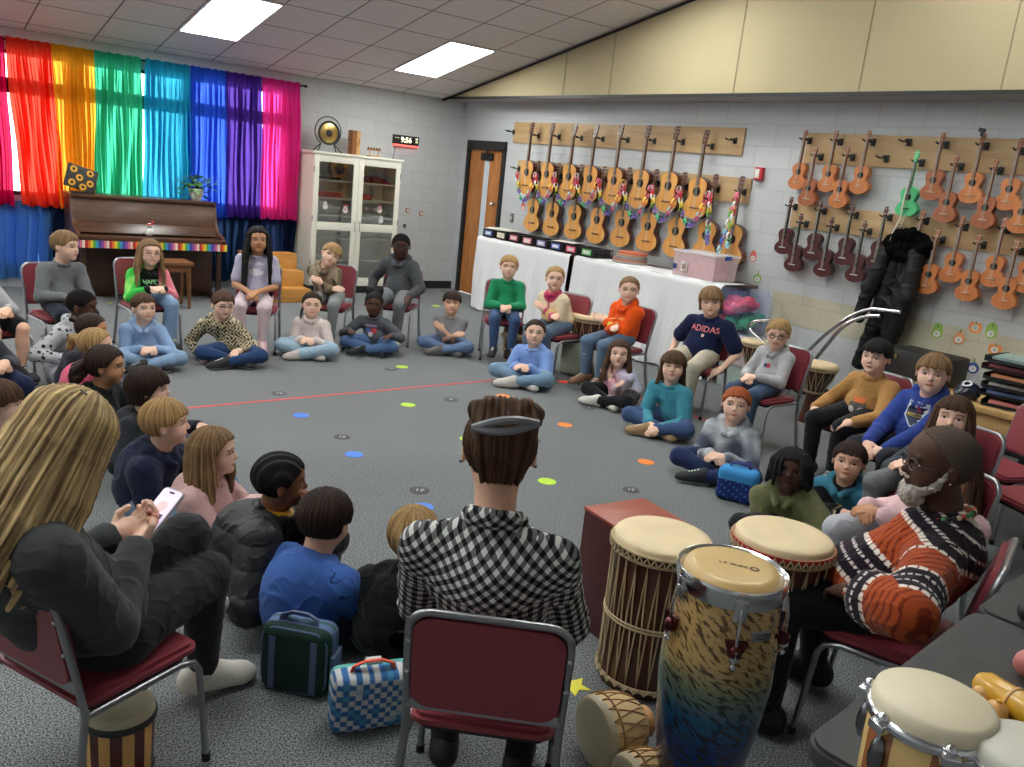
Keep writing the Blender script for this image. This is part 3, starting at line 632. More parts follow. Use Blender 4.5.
# fire alarm
p = Px(761, 174, 0); q = on_right('fire_alarm', p[1], p[2], 'small red fire alarm box with white face on the block wall', 'fire alarm')
MB().box((0, -.025, 0), (.085, .05, .12), bev=.006).build('case', mat('alarm_red', (.55, .02, .03), .4), q); MB().box((-.008, -.052, 0), (.05, .006, .085), bev=.002).build('face', white, q)
# conduit by guitars and rail
# ---- mounting boards
ply = wood('birch_board', S(178, 146, 102), S(196, 164, 120), .5, (1, .6, 8), 2.)
def board(y0, y1, z0, z1, lab): tag(MB().box((-.011, (y0+y1)/2, (z0+z1)/2), (.02, abs(y1-y0), z1-z0), bev=.002).build('mounting_board', ply), lab, 'board', 'pale plywood mounting boards')
board(-1.2, -4.93, 2.137, 2.398, 'long plywood board holding the upper row of guitars')
board(-1.36, -5.1, 1.678, 1.925, 'long plywood board holding the lower row of guitars')
board(-5.64, -9.4, 2.106, 2.368, 'long plywood board holding the upper rows of ukuleles')
board(-5.615, -9.4, 1.514, 1.735, 'long plywood board holding the lower rows of ukuleles')

# ---- guitars and ukuleles : local x across, z up, -y into the room ; origin at the nut / hook
def outline(L, wl, wu, ww, n=22):
    """half outline of a figure-of-eight body, z from 0 (top) to -L"""
    pts = []
    key = [(0, 0), (.03, .45*wu), (.10, .84*wu), (.20, wu), (.32, .93*wu), (.43, ww), (.52, ww*1.02), (.62, .88*wl), (.74, wl), (.86, .92*wl), (.95, .62*wl), (.985, .34*wl), (1, 0)]
    zs = [k[0] for k in key]; xs = [k[1] for k in key]
    for i in range(n+1):
        t = .5-.5*math.cos(PI*i/n)
        j = max(k for k in range(len(zs)-1) if zs[k] <= t+1e-9); j = min(j, len(zs)-2)
        def P(k): return xs[max(0, min(k, len(xs)-1))]
        u = (t-zs[j])/(zs[j+1]-zs[j]); p0, p1, p2, p3 = P(j-1) if j else -xs[1], P(j), P(j+1), P(j+2) if j+2 < len(xs) else -xs[-2]
        x = .5*((2*p1)+(-p0+p2)*u+(2*p0-5*p1+4*p2-p3)*u*u+(-p0+3*p1-3*p2+p3)*u**3)
        pts.append((max(0, x), -L*t))
    r = pts[1:-1]
    return [pts[0]]+r+[pts[-1]]+[(-x, z) for x, z in r[::-1]]
def instrument(name, tot, bodyL, wl, dep, mt, ms, mneck, mfb, mhead, nstr, label, cat, group, mperm=None):
    r = on_right(name, 0, 0, label, cat, group)
    headL = tot*.17; nz = -headL; bt = -(tot-bodyL)          # head above, body top at bt
    XZ = Matrix(((1, 0, 0, 0), (0, 0, 1, 0), (0, 1, 0, 0), (0, 0, 0, 1)))      # (x,z,h)->(x,h,z)
    ol = outline(bodyL, wl, wl*.76, wl*.60)
    MB().prism([(x, z+bt) for x, z in ol], -dep/2, dep/2, XZ, bev=.004).build('body', ms, r)
    MB().prism([(x*.965, z*.985+bt-.006*1) for x, z in ol], -dep/2-.004, -dep/2+.002, XZ).build('soundboard', mt, r)
    hz = bt-bodyL*.36; hr = wl*.25
    MB().cyl((0, -dep/2-.0035, hz), (0, -dep/2-.0055, hz), hr*1.25, n=28).build('rosette', mat('rosette_brown', (.09, .04, .02), .4), r)
    MB().cyl((0, -dep/2-.005, hz), (0, -dep/2-.0075, hz), hr, n=28).build('sound_hole', mat('hole_black', (.006, .004, .003), .9), r)
    bz = bt-bodyL*.74; m = MB().box((0, -dep/2-.01, bz), (wl*.72, .012, bodyL*.035), bev=.002)
    m.build('bridge', mfb if cat == 'guitar' else mat('pale_bridge', (.55, .42, .30), .4) if mperm is None else mperm, r)
    nw = wl*.22
    neckz0 = nz; m = MB().box((0, -dep/2+.006, (neckz0+bt-.02)/2), (nw*.92, .024, abs(neckz0-bt)+.02), bev=.006); m.build('neck', mneck, r)
    fbend = bt-bodyL*.22; MB().box((0, -dep/2-.010, (neckz0+fbend)/2), (nw, .008, abs(neckz0-fbend)), bev=.001).build('fretboard', mfb, r)
    m = MB()
    for k in range(12): m.box((0, -dep/2-.0145, nz-(bt*-1-headL)*(1-2**(-(k+1)/12*1.35))*1.25), (nw, .0015, .0018))
    m.build('frets', dchrome, r, smooth=0)
    hd = [(-nw*.5, 0), (nw*.5, 0), (nw*.78, headL*.2), (nw*.85, headL*.9), (nw*.4, headL), (0, headL*.96), (-nw*.4, headL), (-nw*.85, headL*.9), (-nw*.78, headL*.2)]
    hh = MB().prism(hd, -.009, .009, Matrix.Translation((0, -dep/2, nz)) @ Matrix.Rotation(-.18, 4, 'X') @ XZ, bev=.002).build('headstock', mhead, r)
    npg = nstr//2
    for s in (-1, 1):
        for k in range(npg):
            z = nz+headL*(.3+.5*k/(max(1, npg-1))); MB().cyl((s*nw*.5, -dep/2+.008, z), (s*nw*1.25, -dep/2+.008, z), .004, n=8).sph((s*nw*1.35, -dep/2+.008, z), nw*.2, 8, (.8, .5, 1)).cyl((s*nw*.45, -dep/2-.012, z), (s*nw*.45, -dep/2-.022, z), .004, n=8).build('tuning_peg', dchrome if cat == 'guitar' else mat('cream_peg', (.6, .55, .45), .4), hh)
    m = MB()
    for k in range(nstr):
        x = (k-(nstr-1)/2)*nw*.8/(nstr-1); m.tube([(x*.8, -dep/2-.016, nz), (x*1.25, -dep/2-.018, bz)], .0007 if cat == 'guitar' else .0008, 4)
    m.build('strings', mat('string_nylon', (.6, .58, .5), .3), r, kind='stuff')
    r['_'] = 0; del r['_']
    return r
spruce = wood('spruce_top', S(214, 150, 78), S(228, 172, 100), .25, (14, 1, 1), 2., coat=.5)
gside = mat('mahogany_side', S(92, 46, 30), .25, coat=.5); neckm = mat('neck_wood', S(98, 58, 38), .4); fbm = mat('rosewood', S(56, 36, 28), .4)
gfb = mat('guitar_rosewood', S(104, 72, 52), .45)
proto_g = instrument('guitar', .89, .43, .160, .085, spruce, gside, neckm, gfb, mat('guitar_head', S(96, 58, 38), .35), 6, '', 'guitar', 'small classical guitars hung on the wall')
mah = [wood('ukulele_amber', S(182, 104, 52), S(200, 124, 66), .3, (9, 1, 1), 2., coat=.4), wood('ukulele_brown', S(150, 82, 46), S(168, 96, 56), .3, (9, 1, 1), 2., coat=.4)]
uk = lambda mt, ms, nk, fb, hd, gname, mperm=None: instrument('ukulele', .53, .245, .092, .062, mt, ms, nk, fb, hd, 4, '', 'ukulele', gname, mperm)
ub = mat('ukulele_binding', S(196, 140, 88), .35); uneck = mat('ukulele_neck', S(150, 104, 74), .45); ufb = mat('ukulele_board', S(128, 92, 74), .5)
proto_u1 = uk(mah[0], mah[0], uneck, ufb, mat('ukulele_head', S(150, 92, 62), .4), 'amber wooden ukuleles')
proto_u2 = uk(mah[1], mah[1], uneck, ufb, mat('ukulele_head', S(150, 92, 62), .4), 'amber wooden ukuleles')
maroon = mat('maroon_gloss', S(74, 30, 32), .28, coat=.4, var=.15); proto_u3 = uk(maroon, maroon, mat('black_neck', (.02, .02, .022), .4), mat('black_neck', (.02, .02, .022), .4), mat('maroon_head', S(86, 44, 40), .4), 'dark maroon ukuleles', mat('white_bridge', (.6, .6, .6), .4))
grn = mat('mint_gloss', S(82, 196, 128), .35, coat=.3); proto_u4 = uk(grn, grn, grn, mat('black_neck', (.02, .02, .022), .4), grn, 'green ukulele', blackm)
used = set()
def hang(proto, y, z, dep, lab, hook=True, tilt=0., headoff=.10, lean=0):
    r = proto if id(proto) not in used else copy_tree(proto); used.add(id(proto))
    r.location = (-.115, y, z); r.rotation_euler = (0, tilt, -PI/2); r['label'] = lab
    return r
hk = None
def hanger(y, z, lab='black padded hook on the board, holding an instrument', x0=-.02):
    global hk
    if hk is None:
        hk = on_right('instrument_hook', 0, 0, lab, 'hook')
        MB().box((0, -.008, 0), (.04, .016, .06), bev=.004).cyl((0, -.01, 0), (0, -.06, 0), .007, n=8).build('mount', blackm, hk)
        for s in (-1, 1): MB().tube([(0, -.058, 0), (s*.025, -.062, 0), (s*.032, -.085, .003), (s*.03, -.125, .012)], .0065, 8).build('prong', blackm, hk)
        r = hk
    else: r = copy_tree(hk)
    r.location = (x0, y, z); r['label'] = lab; r['group'] = 'black instrument hooks'; return r
def c3(x, y): return (480+x/3.41, 90+y/3.41)
def c4(x, y): return (744+x/3.654, 90+y/3.654)
ordn = 'first second third fourth fifth sixth seventh eighth ninth tenth eleventh'.split()
for i, (x, y) in enumerate(((185, 110), (255, 112), (332, 115), (405, 117), (490, 118), (582, 120), (680, 122), (780, 135))):
    p = Px(*c3(x, y), -.12); zt = 2.39; dy = [0, 0, 0, 0, 0, 0, 0, 0][i]
    hang(proto_g, p[1], p[2]+.0, .085, 'light spruce guitar in the upper row, %s from the door' % ordn[i]); hanger(p[1], p[2]-.155, 'black hook holding the %s upper-row guitar from the door' % ordn[i])
for i, (x, y) in enumerate(((197, 240), (265, 248), (342, 252), (422, 258), (508, 262), (600, 268), (697, 278), (803, 285), (893, 292))):
    p = Px(*c3(x, y), -.105); g = hang(proto_g, p[1], p[2], .085, 'light spruce guitar in the lower row, %s from the door' % ordn[i]); hanger(p[1], p[2]-.155, 'black hook holding the %s lower-row guitar from the door' % ordn[i])
    g.location.x = -.085 if False else -.115
    g.scale = (1, .8, 1)
    g.location.x = -.07
for (x, y, lab) in ((110, 143, 'empty black hook at the door end of the upper guitar board'), (865, 172, 'empty black hook at the far-from-door end of the upper guitar board'), (128, 268, 'empty black hook at the door end of the lower guitar board')):
    p = Px(*c3(x, y), -.05); hanger(p[1], p[2], lab)
UK = [(0, 230, 145), (1, 272, 205), (0, 342, 148), (0, 388, 205), (0, 462, 148), (3, 643, 222), (1, 733, 155), (1, 787, 235), (0, 880, 158), (1, 932, 248), (0, 1018, 175), (0, 1068, 258),
      (2, 177, 390), (2, 218, 452), (2, 285, 405), (2, 330, 465), (2, 402, 418), (2, 450, 478), (2, 525, 425), (2, 578, 490),
      (0, 660, 437), (0, 720, 505), (0, 805, 458), (0, 870, 523), (0, 960, 465), (0, 1010, 545), (0, 1082, 478)]
protos = [proto_u1, proto_u2, proto_u3, proto_u4]
ulab = ['amber ukulele highest on the board and closest to the fire alarm', 'brown ukulele hanging second from the fire alarm, low of its pair', 'amber ukulele high on the board, second of the high ones from the fire alarm', 'amber ukulele hanging low, with a small black clip on its head', 'amber ukulele beside the empty hooks on the upper board',
        'mint green ukulele with a pale strap', 'brown ukulele next to the green one on the upper board', 'brown ukulele low on the upper board, just above the coat hood', 'amber ukulele with a dark clip-on tuner on its head', 'brown ukulele hanging low beside the one with the clip-on tuner', 'amber ukulele high on the upper board by the picture edge', 'brown ukulele mostly cut off by the picture edge, upper board']+\
    ['maroon ukulele %s from the fire alarm end' % ordn[k] for k in range(8)]+\
    ['amber ukulele with its body hidden behind the coat, only the head showing above', 'amber ukulele peeking out from behind the coat on the lower board', 'amber ukulele high on the lower board, nearest the coat', 'amber ukulele low on the lower board, above the orange cutouts', 'amber ukulele high on the lower board, second from the coat', 'amber ukulele low on the lower board by the picture edge', 'amber ukulele mostly cut off by the picture edge, lower board']
for (k, x, y), lab in zip(UK, ulab):
    p = Px(*c4(x, y), -.1); low = (y > 195 and y < 300) or y > 440 and x > 600 and y > 500 or (k == 2 and y > 440)
    g = hang(protos[k], p[1], p[2], .06, lab); g.location.x = -.105 if low else -.085
    hanger(p[1], p[2]-.09, 'black hook holding the '+lab.split(',')[0].replace('hanging ', '')[:60])
for (x, y, lab) in ((598, 190, 'empty black hook on the upper ukulele board, the higher of two'), (515, 250, 'empty black hook on the upper ukulele board, the lower of two')):
    p = Px(*c4(x, y), -.05); hanger(p[1], p[2], lab)
p = Px(*c4(880, 165), -.1); q = on_right('clip_tuner', p[1], p[2]+.0, 'black clip-on tuner on a ukulele head', 'tuner', x=-.15)
MB().box((0, -.01, .03), (.05, .02, .03), (0, .2, 0), bev=.004).box((0, 0, .005), (.015, .02, .04)).build('case', blackm, q)
# strap on the green ukulele
p0 = Px(*c4(600, 340), -.16); p1 = Px(*c4(570, 470), -.17); p2 = Px(*c4(525, 570), -.19); p3 = Px(*c4(560, 535), -.19); p4 = Px(*c4(590, 455), -.16)
m = MB(); m.tube([Vector(a) for a in (p0, (p0+p1)/2+np.array([-.01, 0, 0]), p1, (p1+p2)/2+np.array([-.02, 0, 0]), p2, p3, p4)], .014, 8, flat=.25)
tag(m.build('ukulele_strap', mat('pale_strap', S(206, 196, 186), .8)), 'pale patterned strap hanging from the green ukulele', 'strap')

# ---- paper chains draped over the lower guitar heads
cols = [(240, 120, 150), (90, 190, 120), (250, 220, 90), (80, 120, 200), (245, 245, 240), (240, 130, 70), (150, 110, 200), (220, 60, 70), (150, 210, 230), (120, 190, 70)]
cm = [mat('chain_paper_%d' % i, S(*c), .7) for i, c in enumerate(cols)]
lm = []
for i in range(10):
    m = MB(); n = 14; R = .026
    for k in range(n):
        a, b = 2*PI*k/n, 2*PI*(k+1)/n
        vs = [m.bm.verts.new((R*math.cos(t_)*1.35, w_, R*math.sin(t_))) for t_ in (a, b) for w_ in (-.011, .011)]
        m.bm.faces.new((vs[0], vs[1], vs[3], vs[2]))
    m._fin(list(m.bm.verts)); bmesh.ops.remove_doubles(m.bm, verts=m.bm.verts, dist=.0005); bmesh.ops.solidify(m.bm, geom=list(m.bm.faces), thickness=.0012); me = m.mesh('paper_link', 60); me.materials.append(cm[i]); lm.append(me)
def chain(pts, label, step=.045):
    pts = [Vector(p) for p in pts]; r = empty('paper_chain', pts[0], 0, label, 'paper chain', 'coloured paper chains on the guitars')
    # resample
    path = []
    for a, b in zip(pts, pts[1:]):
        k = max(2, int((b-a).length/.005)); path += [a.lerp(b, i/k) for i in range(k)]
    d = 0; last = path[0]; i = 0; prev = path[0]
    for p in path[1:]:
        d += (p-prev).length; prev = p
        if d >= step:
            d = 0; o = bpy.data.objects.new('paper_link', lm[(i*7+i//3) % 10]); C.objects.link(o); o.parent = r
            dirv = (p-last).normalized(); last = p; q = Vector((1, 0, 0)).rotation_difference(dirv) @ Euler((PI/2*(i % 2)+.3*math.sin(i*2.3), 0, 0)).to_quaternion()
            o.rotation_mode = 'QUATERNION'; o.rotation_quaternion = q; o.location = p-pts[0]; i += 1
    return r
def sag(a, b, h, n=14): return [Vector(a).lerp(Vector(b), i/n)+Vector((0, 0, -h*4*(i/n)*(1-i/n))) for i in range(n+1)]
hp = [Px(*c3(x, y), -.20) for x, y in ((125, 270), (190, 280), (255, 285), (330, 290), (405, 300), (490, 310), (585, 320), (680, 330), (780, 345))]
bot = [375, 385, 392, 395, 425, 435, 445, 460]
for i, (a, b) in enumerate(zip(hp, hp[1:])):
    zb = Px(*c3((125+i*82), bot[i]), -.20)[2]; chain(sag(a, b, (a[2]+b[2])/2-zb), 'paper chain swag of bright links, %s from the door' % ordn[i])
for (x0, y0, x1, y1, lab) in ((785, 345, 775, 525, 'paper chain hanging straight down beside the eighth lower guitar'), (880, 345, 815, 545, 'paper chain hanging diagonally over the last guitar, outer strand'), (868, 385, 842, 535, 'paper chain hanging over the last guitar, short inner strand')):
    a, b = Px(*c3(x0, y0), -.2), Px(*c3(x1, y1), -.2); chain([a, b], lab)

# ---- long covered counter
TX, TY0, TY1, TZ = -.62, -1.47, -5.42, .925
CT = empty('counter_table', (TX/2-.02, (TY0+TY1)/2, 0), 0, 'long dark counter behind the white cloths, under the guitars', 'table')
MB().box((0, 0, TZ-.02), (-TX-.05, TY0-TY1-.02, .035), bev=.004).build('tabletop', darkwood, CT)
for yy in (TY0-.1, -3.5, TY1+.1):
    for xx in (-.1, TX+.06): MB().box((xx-CT.location.x, yy-CT.location.y, TZ/2-.02), (.05, .05, TZ-.04)).build('leg', blackm, CT, smooth=0)
MB().box((.24, 0, .5), (.02, TY0-TY1-.2, .8)).build('back_panel', darkwood, CT, smooth=0)
def table_cloth(ya, yb, lab, sd, drop=.0):
    rr = random.Random(sd)
    def fn(u, v):
        y = ya+(yb-ya)*u
        if v < .18: t = v/.18; return (TX+.34*(1-t)-.004, y, TZ+.004+.002*math.sin(40*u))
        t = (v-.18)/.82; fl = .035*t*(math.sin(u*26+sd)+.6*math.sin(u*51+2*sd))+.006*math.sin(u*140+v*9)*t
        return (TX-.018-.07*t+fl*.8*(.3+t), y, TZ+.004-(TZ-.015)*t)
    o = MB().quadgrid(fn, 160, 30).build('white_cloth', mat('white_cotton', S(222, 222, 224), .85, var=.04, bump=.15, scale=20), smooth=180); tag(o, lab, 'cloth', 'white cloths over the counter')
table_cloth(TY0, -3.28, 'white cloth hanging over the door end of the counter, behind the boy in green', 1.)
table_cloth(-3.36, TY1-.02, 'white cloth hanging under the pink tub end of the counter', 2.3)
# record bins: black crates with pale labels
cr = None; ccl = [(90, 130, 190), (240, 225, 190), (225, 110, 130), (235, 150, 160), (150, 140, 200), (90, 110, 190), (240, 90, 130), (110, 190, 110)]
clab = ['blue', 'cream', 'rose', 'pale pink', 'lilac', 'indigo', 'hot pink', 'green']
for i in range(8):
    y = -1.56-.265*i-.0
    q = empty('file_crate', (-.47, y-.11, TZ+.004), 0, 'black open crate with a %s label card, on the counter edge' % clab[i], 'crate', 'black crates along the counter')
    m = MB()
    for cx, cy, sx, sy in ((-.145, 0, .008, .235), (.145, 0, .008, .235), (0, -.115, .29, .008), (0, .115, .29, .008)):
        m.box((cx, cy, .09), (sx, sy, .012)); m.box((cx, cy, .055), (sx, sy, .008)); m.box((cx, cy, .012), (sx, sy, .024))
        for k in range(7):
            if sx < .01: m.box((cx, -.11+.22*k/6, .05), (sx, .006, .09))
            else: m.box((-.135+.27*k/6, cy, .05), (.006, sy, .09))
    m.box((0, 0, .004), (.28, .23, .006)); m.build('basket', blackm, q, smooth=0)
    MB().box((-.152, 0, .052), (.004, .15, .062)).build('label_card', mat('label_'+clab[i].replace(' ', '_'), S(*ccl[i]), .6), q, smooth=0); MB().box((-.1545, 0, .052), (.002, .10, .034)).build('label_paper', mat('white_card', (.75, .74, .7), .7), q, smooth=0)
    m = MB()
    for k in range(9): m.box((-.12+.028*k, 0, .05), (.012, .2, .07), (0, .12, 0))
    m.build('contents', mat('dark_sleeves', (.05, .05, .06), .5, var=.5), q, kind='stuff', smooth=0)
q = empty('paper_stack', (-.45, -1.75, TZ+.108), .1, 'loose cream papers lying on the crates nearest the door', 'papers'); MB().box((0, 0, .004), (.24, .4, .008), (0, 0, .1)).box((.02, .03, .012), (.22, .34, .006), (0, 0, -.12)).build('sheets', mat('paper', (.72, .70, .62), .7), q)
q = empty('paper_sheet', (-.45, -3.0, TZ+.108), .1, 'single white paper lying on the crates in the middle of the row', 'papers'); MB().box((0, 0, .003), (.22, .3, .005), (0, 0, .2)).build('sheet', mat('paper', (.72, .70, .62), .7), q)
dc = [(.35, .33, .30), (.5, .18, .12), (.25, .28, .3), (.45, .30, .2), (.62, .16, .08)]
for i in range(5):
    q = empty('hand_drum', (-.40+.01*i, -3.98+.01*(i % 2), TZ+.006+i*.024), 0, '%s flat round drum, %s in the stack on the counter' % (['grey', 'dark red', 'slate', 'tan', 'orange-red topped'][i], ['lowest', 'second from below', 'middle', 'second from above', 'topmost'][i]), 'drum', 'stack of flat round drums')
    MB().cyl((0, 0, 0), (0, 0, .021), .19-.008*i, n=40).build('rim', mat('drum_rim_%d' % i, dc[i], .5), q); MB().cyl((0, 0, .0205), (0, 0, .023), .18-.008*i, n=40).build('head', mat('drum_face_%d' % i, [c*1.1 for c in dc[i]], .5), q)

# ---- tubs
def tub(loc, rz, sx, sy, sz, mcol, latch, label, content):
    r = empty('storage_tub', loc, rz, label, 'storage tub'); mg = frosted('tub_plastic_'+content, mcol, .35)
    m = MB()
    for s in (-1, 1):
        m.box((s*(sx/2-.004), 0, sz/2), (.006, sy-.01, sz), (0, s*.04, 0), bev=.001); m.box((0, s*(sy/2-.004), sz/2), (sx-.01, .006, sz), (-s*.04, 0, 0), bev=.001)
    m.box((0, 0, .004), (sx-.04, sy-.04, .006)); m.build('tub_shell', mg, r)
    MB().box((0, 0, sz+.012), (sx+.03, sy+.03, .022), bev=.006).build('lid', frosted('lid_plastic', (.85, .85, .9), .6), r)
    for s in (-1, 1): MB().box((s*(sx/2+.012), 0, sz-.0), (.018, .09, .04), bev=.004).build('latch', latch, r)
    m = MB(); rr = random.Random(5)
    for i in range(12 if content == 'pink' else 9):
        m.sph((rr.uniform(-sx/2+.1, sx/2-.1), rr.uniform(-sy/2+.09, sy/2-.09), rr.uniform(.07, sz-.09)), .085, 12, (1, .8, .7), (rr.random(), rr.random(), 0))
    m.box((0, 0, sz*.4), (sx*.82, sy*.8, sz*.72), bev=.03); m.build('contents', mat('contents_'+content, {'pink': (.70, .10, .16), 'green': (.10, .35, .22), 'red': (.5, .08, .1)}[content], .7), r, kind='stuff')
    return r
bluel = mat('blue_latch', (.03, .09, .5), .4)
tp = Pz(700, 278, TZ); T1 = tub((-.42, -5.02, TZ+.004), PI/2, .52, .34, .23, (1., .86, .88), bluel, 'clear tub full of pink things on the counter', 'pink')
MB().box((.10, .186, .10), (.075, .006, .09)).build('white_tag', mat('white_card', (.75, .74, .7), .7), T1); MB().box((.10, .191, .10), (.05, .004, .05)).build('tag_print', mat('tan_print', (.35, .25, .2), .7), T1); MB().box((.22, .186, .09), (.045, .006, .05)).build('blue_tag', mat('navy_tag', (.02, .05, .2), .6), T1)
T2 = tub((-.42, -5.72, .0), PI/2, .40, .38, .22, (.92, 1., .95), bluel, 'clear tub with green contents on the floor, lowest of the two', 'green')
T3 = tub((-.42, -5.72, .25), PI/2, .40, .38, .22, (1., .9, .92), bluel, 'clear tub with red contents on top of the green one', 'red')
# plastic bag of red and green balls
PB = empty('plastic_bag', (-.42, -5.52, .50), 0, 'clear blue-tinted plastic bag stuffed with red and green fabric', 'bag')
bm_ = MB(); bm_.quadgrid(lambda u, v: ((.22+.03*math.sin(9*u*2*PI)*(.3+v)+.02*math.sin(17*u+9*v))*math.cos(2*PI*u)*(1-.10*v+.25*math.sin(PI*v)), (.26+.03*math.sin(7*u*2*PI))*math.sin(2*PI*u)*(1-.05*v+.2*math.sin(PI*v)), .42*v), 60, 14)
bm_.build('bag_film', frosted('bag_film', (.45, .55, .95), .14), PB, smooth=180)
BAGFILL = True

# ---- handrails (folded metal frame leaning by the wall)
def rail(pts, lab, r_=.017): tag(MB().tube([Vector(p) for p in pts], r_, 12).build('metal_rail', chrome), lab, 'rail')
a = Px(800, 373, -.35); 
def arc3(p, q, s, n=8):   # quadratic curve
    p, q, s = Vector(p), Vector(q), Vector(s); return [p.lerp(q, t/n).lerp(q.lerp(s, t/n), t/n) for t in range(n+1)]
r1 = [Vector(Px(736, 425, -.30))] + arc3(Px(775, 358, -.30), Px(850, 308, -.30), Px(872, 308, -.30)) + [Vector(Px(905, 312, -.30))]
r1 = arc3(Px(790, 370, -.30), Px(846, 308, -.30), Px(874, 309, -.30))+[Vector(Px(900, 312, -.30))]
rail([Vector(Px(735, 440, -.3))]+r1, 'upper bent chrome rail leaning behind the empty half of the red chair')
r2 = [Vector(Px(740, 470, -.42)), Vector(Px(800, 378, -.42))]+arc3(Px(835, 335, -.42), Px(852, 314, -.42), Px(880, 316, -.42))
rail(r2, 'lower chrome rail running parallel under the bent one')
r3 = arc3(Px(770, 320, -.62), Px(742, 320, -.62), Px(752, 332, -.62))+[Vector(Px(775, 352, -.62)), Vector(Px(840, 420, -.62)), Vector(Px(850, 430, -.62))]
rail(r3, 'pale grey rail hooped behind the boy in the light grey hoodie', .014)
# ---- coat with fur hood on the wall
CO = on_right('hanging_coat', -6.82, 1.46, 'long black quilted coat with a furry hood hanging on the wall', 'coat')
# ================================================================ SMOOTH BODIES (blended volumes turned into one mesh)
def _v(a): return np.array(a, dtype=np.float32)
class Vol:
    """a list of soft-joined solids meshed as ONE continuous surface"""
    def __init__(s, v): s.v = v; s.ops = []
    def add(s, fn, lo, hi, k=.01, op='+'): s.ops.append((fn, np.array(lo, float), np.array(hi, float), k, op)); return s
    def cap(s, a, b, ra, rb=None, k=.015, op='+', sq=None):
        a, b = np.array(a, float), np.array(b, float); rb = ra if rb is None else rb
        ab = b-a; L2 = max(1e-9, ab@ab)
        def fn(P):
            q = P-a; t = np.clip(q@ab/L2, 0, 1); return np.sqrt((((q-t[..., None]*ab))**2).sum(-1))-(ra+(rb-ra)*t)
        R = max(ra, rb); return s.add(fn, np.minimum(a, b)-R, np.maximum(a, b)+R, k, op)
    def ell(s, c, r, k=.015, M=None, op='+'):
        c, r = np.array(c, float), np.array(r, float); Mi = None if M is None else np.array(M, float)
        def fn(P):
            q = P-c
            if Mi is not None: q = q@Mi      # columns of M are the ellipsoid axes
            k0 = np.sqrt(((q/r)**2).sum(-1)); k1 = np.sqrt(((q/(r*r))**2).sum(-1)); return k0*(k0-1)/np.maximum(k1, 1e-9)
        R = r.max() if M is not None else r; return s.add(fn, c-R, c+R, k, op)
    def run(s, disp=None, lo=None, hi=None):
        v = s.v; pad = 3*v+max(o[3] for o in s.ops)
        L = np.min([o[1] for o in s.ops if o[4] == '+'], axis=0)-3*v; H = np.max([o[2] for o in s.ops if o[4] == '+'], axis=0)+3*v
        if lo is not None: L = np.maximum(L, lo)
        if hi is not None: H = np.minimum(H, hi)
        n = np.maximum(4, np.ceil((H-L)/v).astype(int)+1); F = np.full(n, .06, np.float32)
        ax = [L[i]+v*np.arange(n[i]) for i in range(3)]
        for fn, a, b, k, op in s.ops:
            i0 = np.clip(np.floor((a-pad-L)/v).astype(int), 0, n); i1 = np.clip(np.ceil((b+pad-L)/v).astype(int)+1, 0, n)
            if (i1 <= i0).any(): continue
            sl = tuple(slice(i0[i], i1[i]) for i in range(3))
            G = np.stack(np.meshgrid(*[ax[i][sl[i]] for i in range(3)], indexing='ij'), -1)
            d = fn(G); f = F[sl]
            if op == '+':
                h = np.maximum(k-np.abs(f-d), 0)/max(k, 1e-9); F[sl] = np.minimum(f, d)-h*h*k*.25
            elif op == '-':
                d = -d; h = np.maximum(k-np.abs(f-d), 0)/max(k, 1e-9); F[sl] = np.maximum(f, d)+h*h*k*.25
        if disp is not None:
            m = np.abs(F) < 4*v+.012; I = np.argwhere(m); P = L+I*v; F[m] += disp(P).astype(np.float32)
        return nets(F, L, v)
CO_ = [np.array(c) for c in ((0, 0, 0), (1, 0, 0), (0, 1, 0), (1, 1, 0), (0, 0, 1), (1, 0, 1), (0, 1, 1), (1, 1, 1))]
def nets(F, o, v):
    Sg = F < 0; Z = tuple(s-1 for s in F.shape)
    c = np.zeros(Z, np.int8)
    for d in CO_: c += Sg[d[0]:d[0]+Z[0], d[1]:d[1]+Z[1], d[2]:d[2]+Z[2]]
    act = (c > 0) & (c < 8); I = np.argwhere(act); idx = np.full(Z, -1, np.int32); idx[act] = np.arange(len(I))
    pos = np.zeros((len(I), 3)); cnt = np.zeros(len(I))
    for a in range(8):
        for ax in range(3):
            A = CO_[a]
            if A[ax]: continue
            B = A.copy(); B[ax] = 1
            fa = F[I[:, 0]+A[0], I[:, 1]+A[1], I[:, 2]+A[2]]; fb = F[I[:, 0]+B[0], I[:, 1]+B[1], I[:, 2]+B[2]]
            m = (fa < 0) != (fb < 0); t = np.where(m, fa/np.where(m, fa-fb, 1), 0)
            pos += m[:, None]*(A+t[:, None]*(B-A)); cnt += m
    V = o+v*(I+pos/cnt[:, None]); Q = []
    for ax in range(3):
        b, cc = [(1, 2), (2, 0), (0, 1)][ax]
        s0 = [slice(1, -1)]*3; s0[ax] = slice(0, -1); s1 = [slice(1, -1)]*3; s1[ax] = slice(1, None)
        A, B = Sg[tuple(s0)], Sg[tuple(s1)]; E = np.argwhere(A != B)
        if not len(E): continue
        fl = A[E[:, 0], E[:, 1], E[:, 2]]; base = E.copy(); base[:, b] += 1; base[:, cc] += 1
        def g(db, dc): q = base.copy(); q[:, b] -= db; q[:, cc] -= dc; return idx[q[:, 0], q[:, 1], q[:, 2]]
        q = np.stack([g(1, 1), g(0, 1), g(0, 0), g(1, 0)], 1); q[~fl] = q[~fl][:, ::-1]; Q.append(q)
    Q = np.concatenate(Q); Q = Q[(Q >= 0).all(1)]
    return V, Q
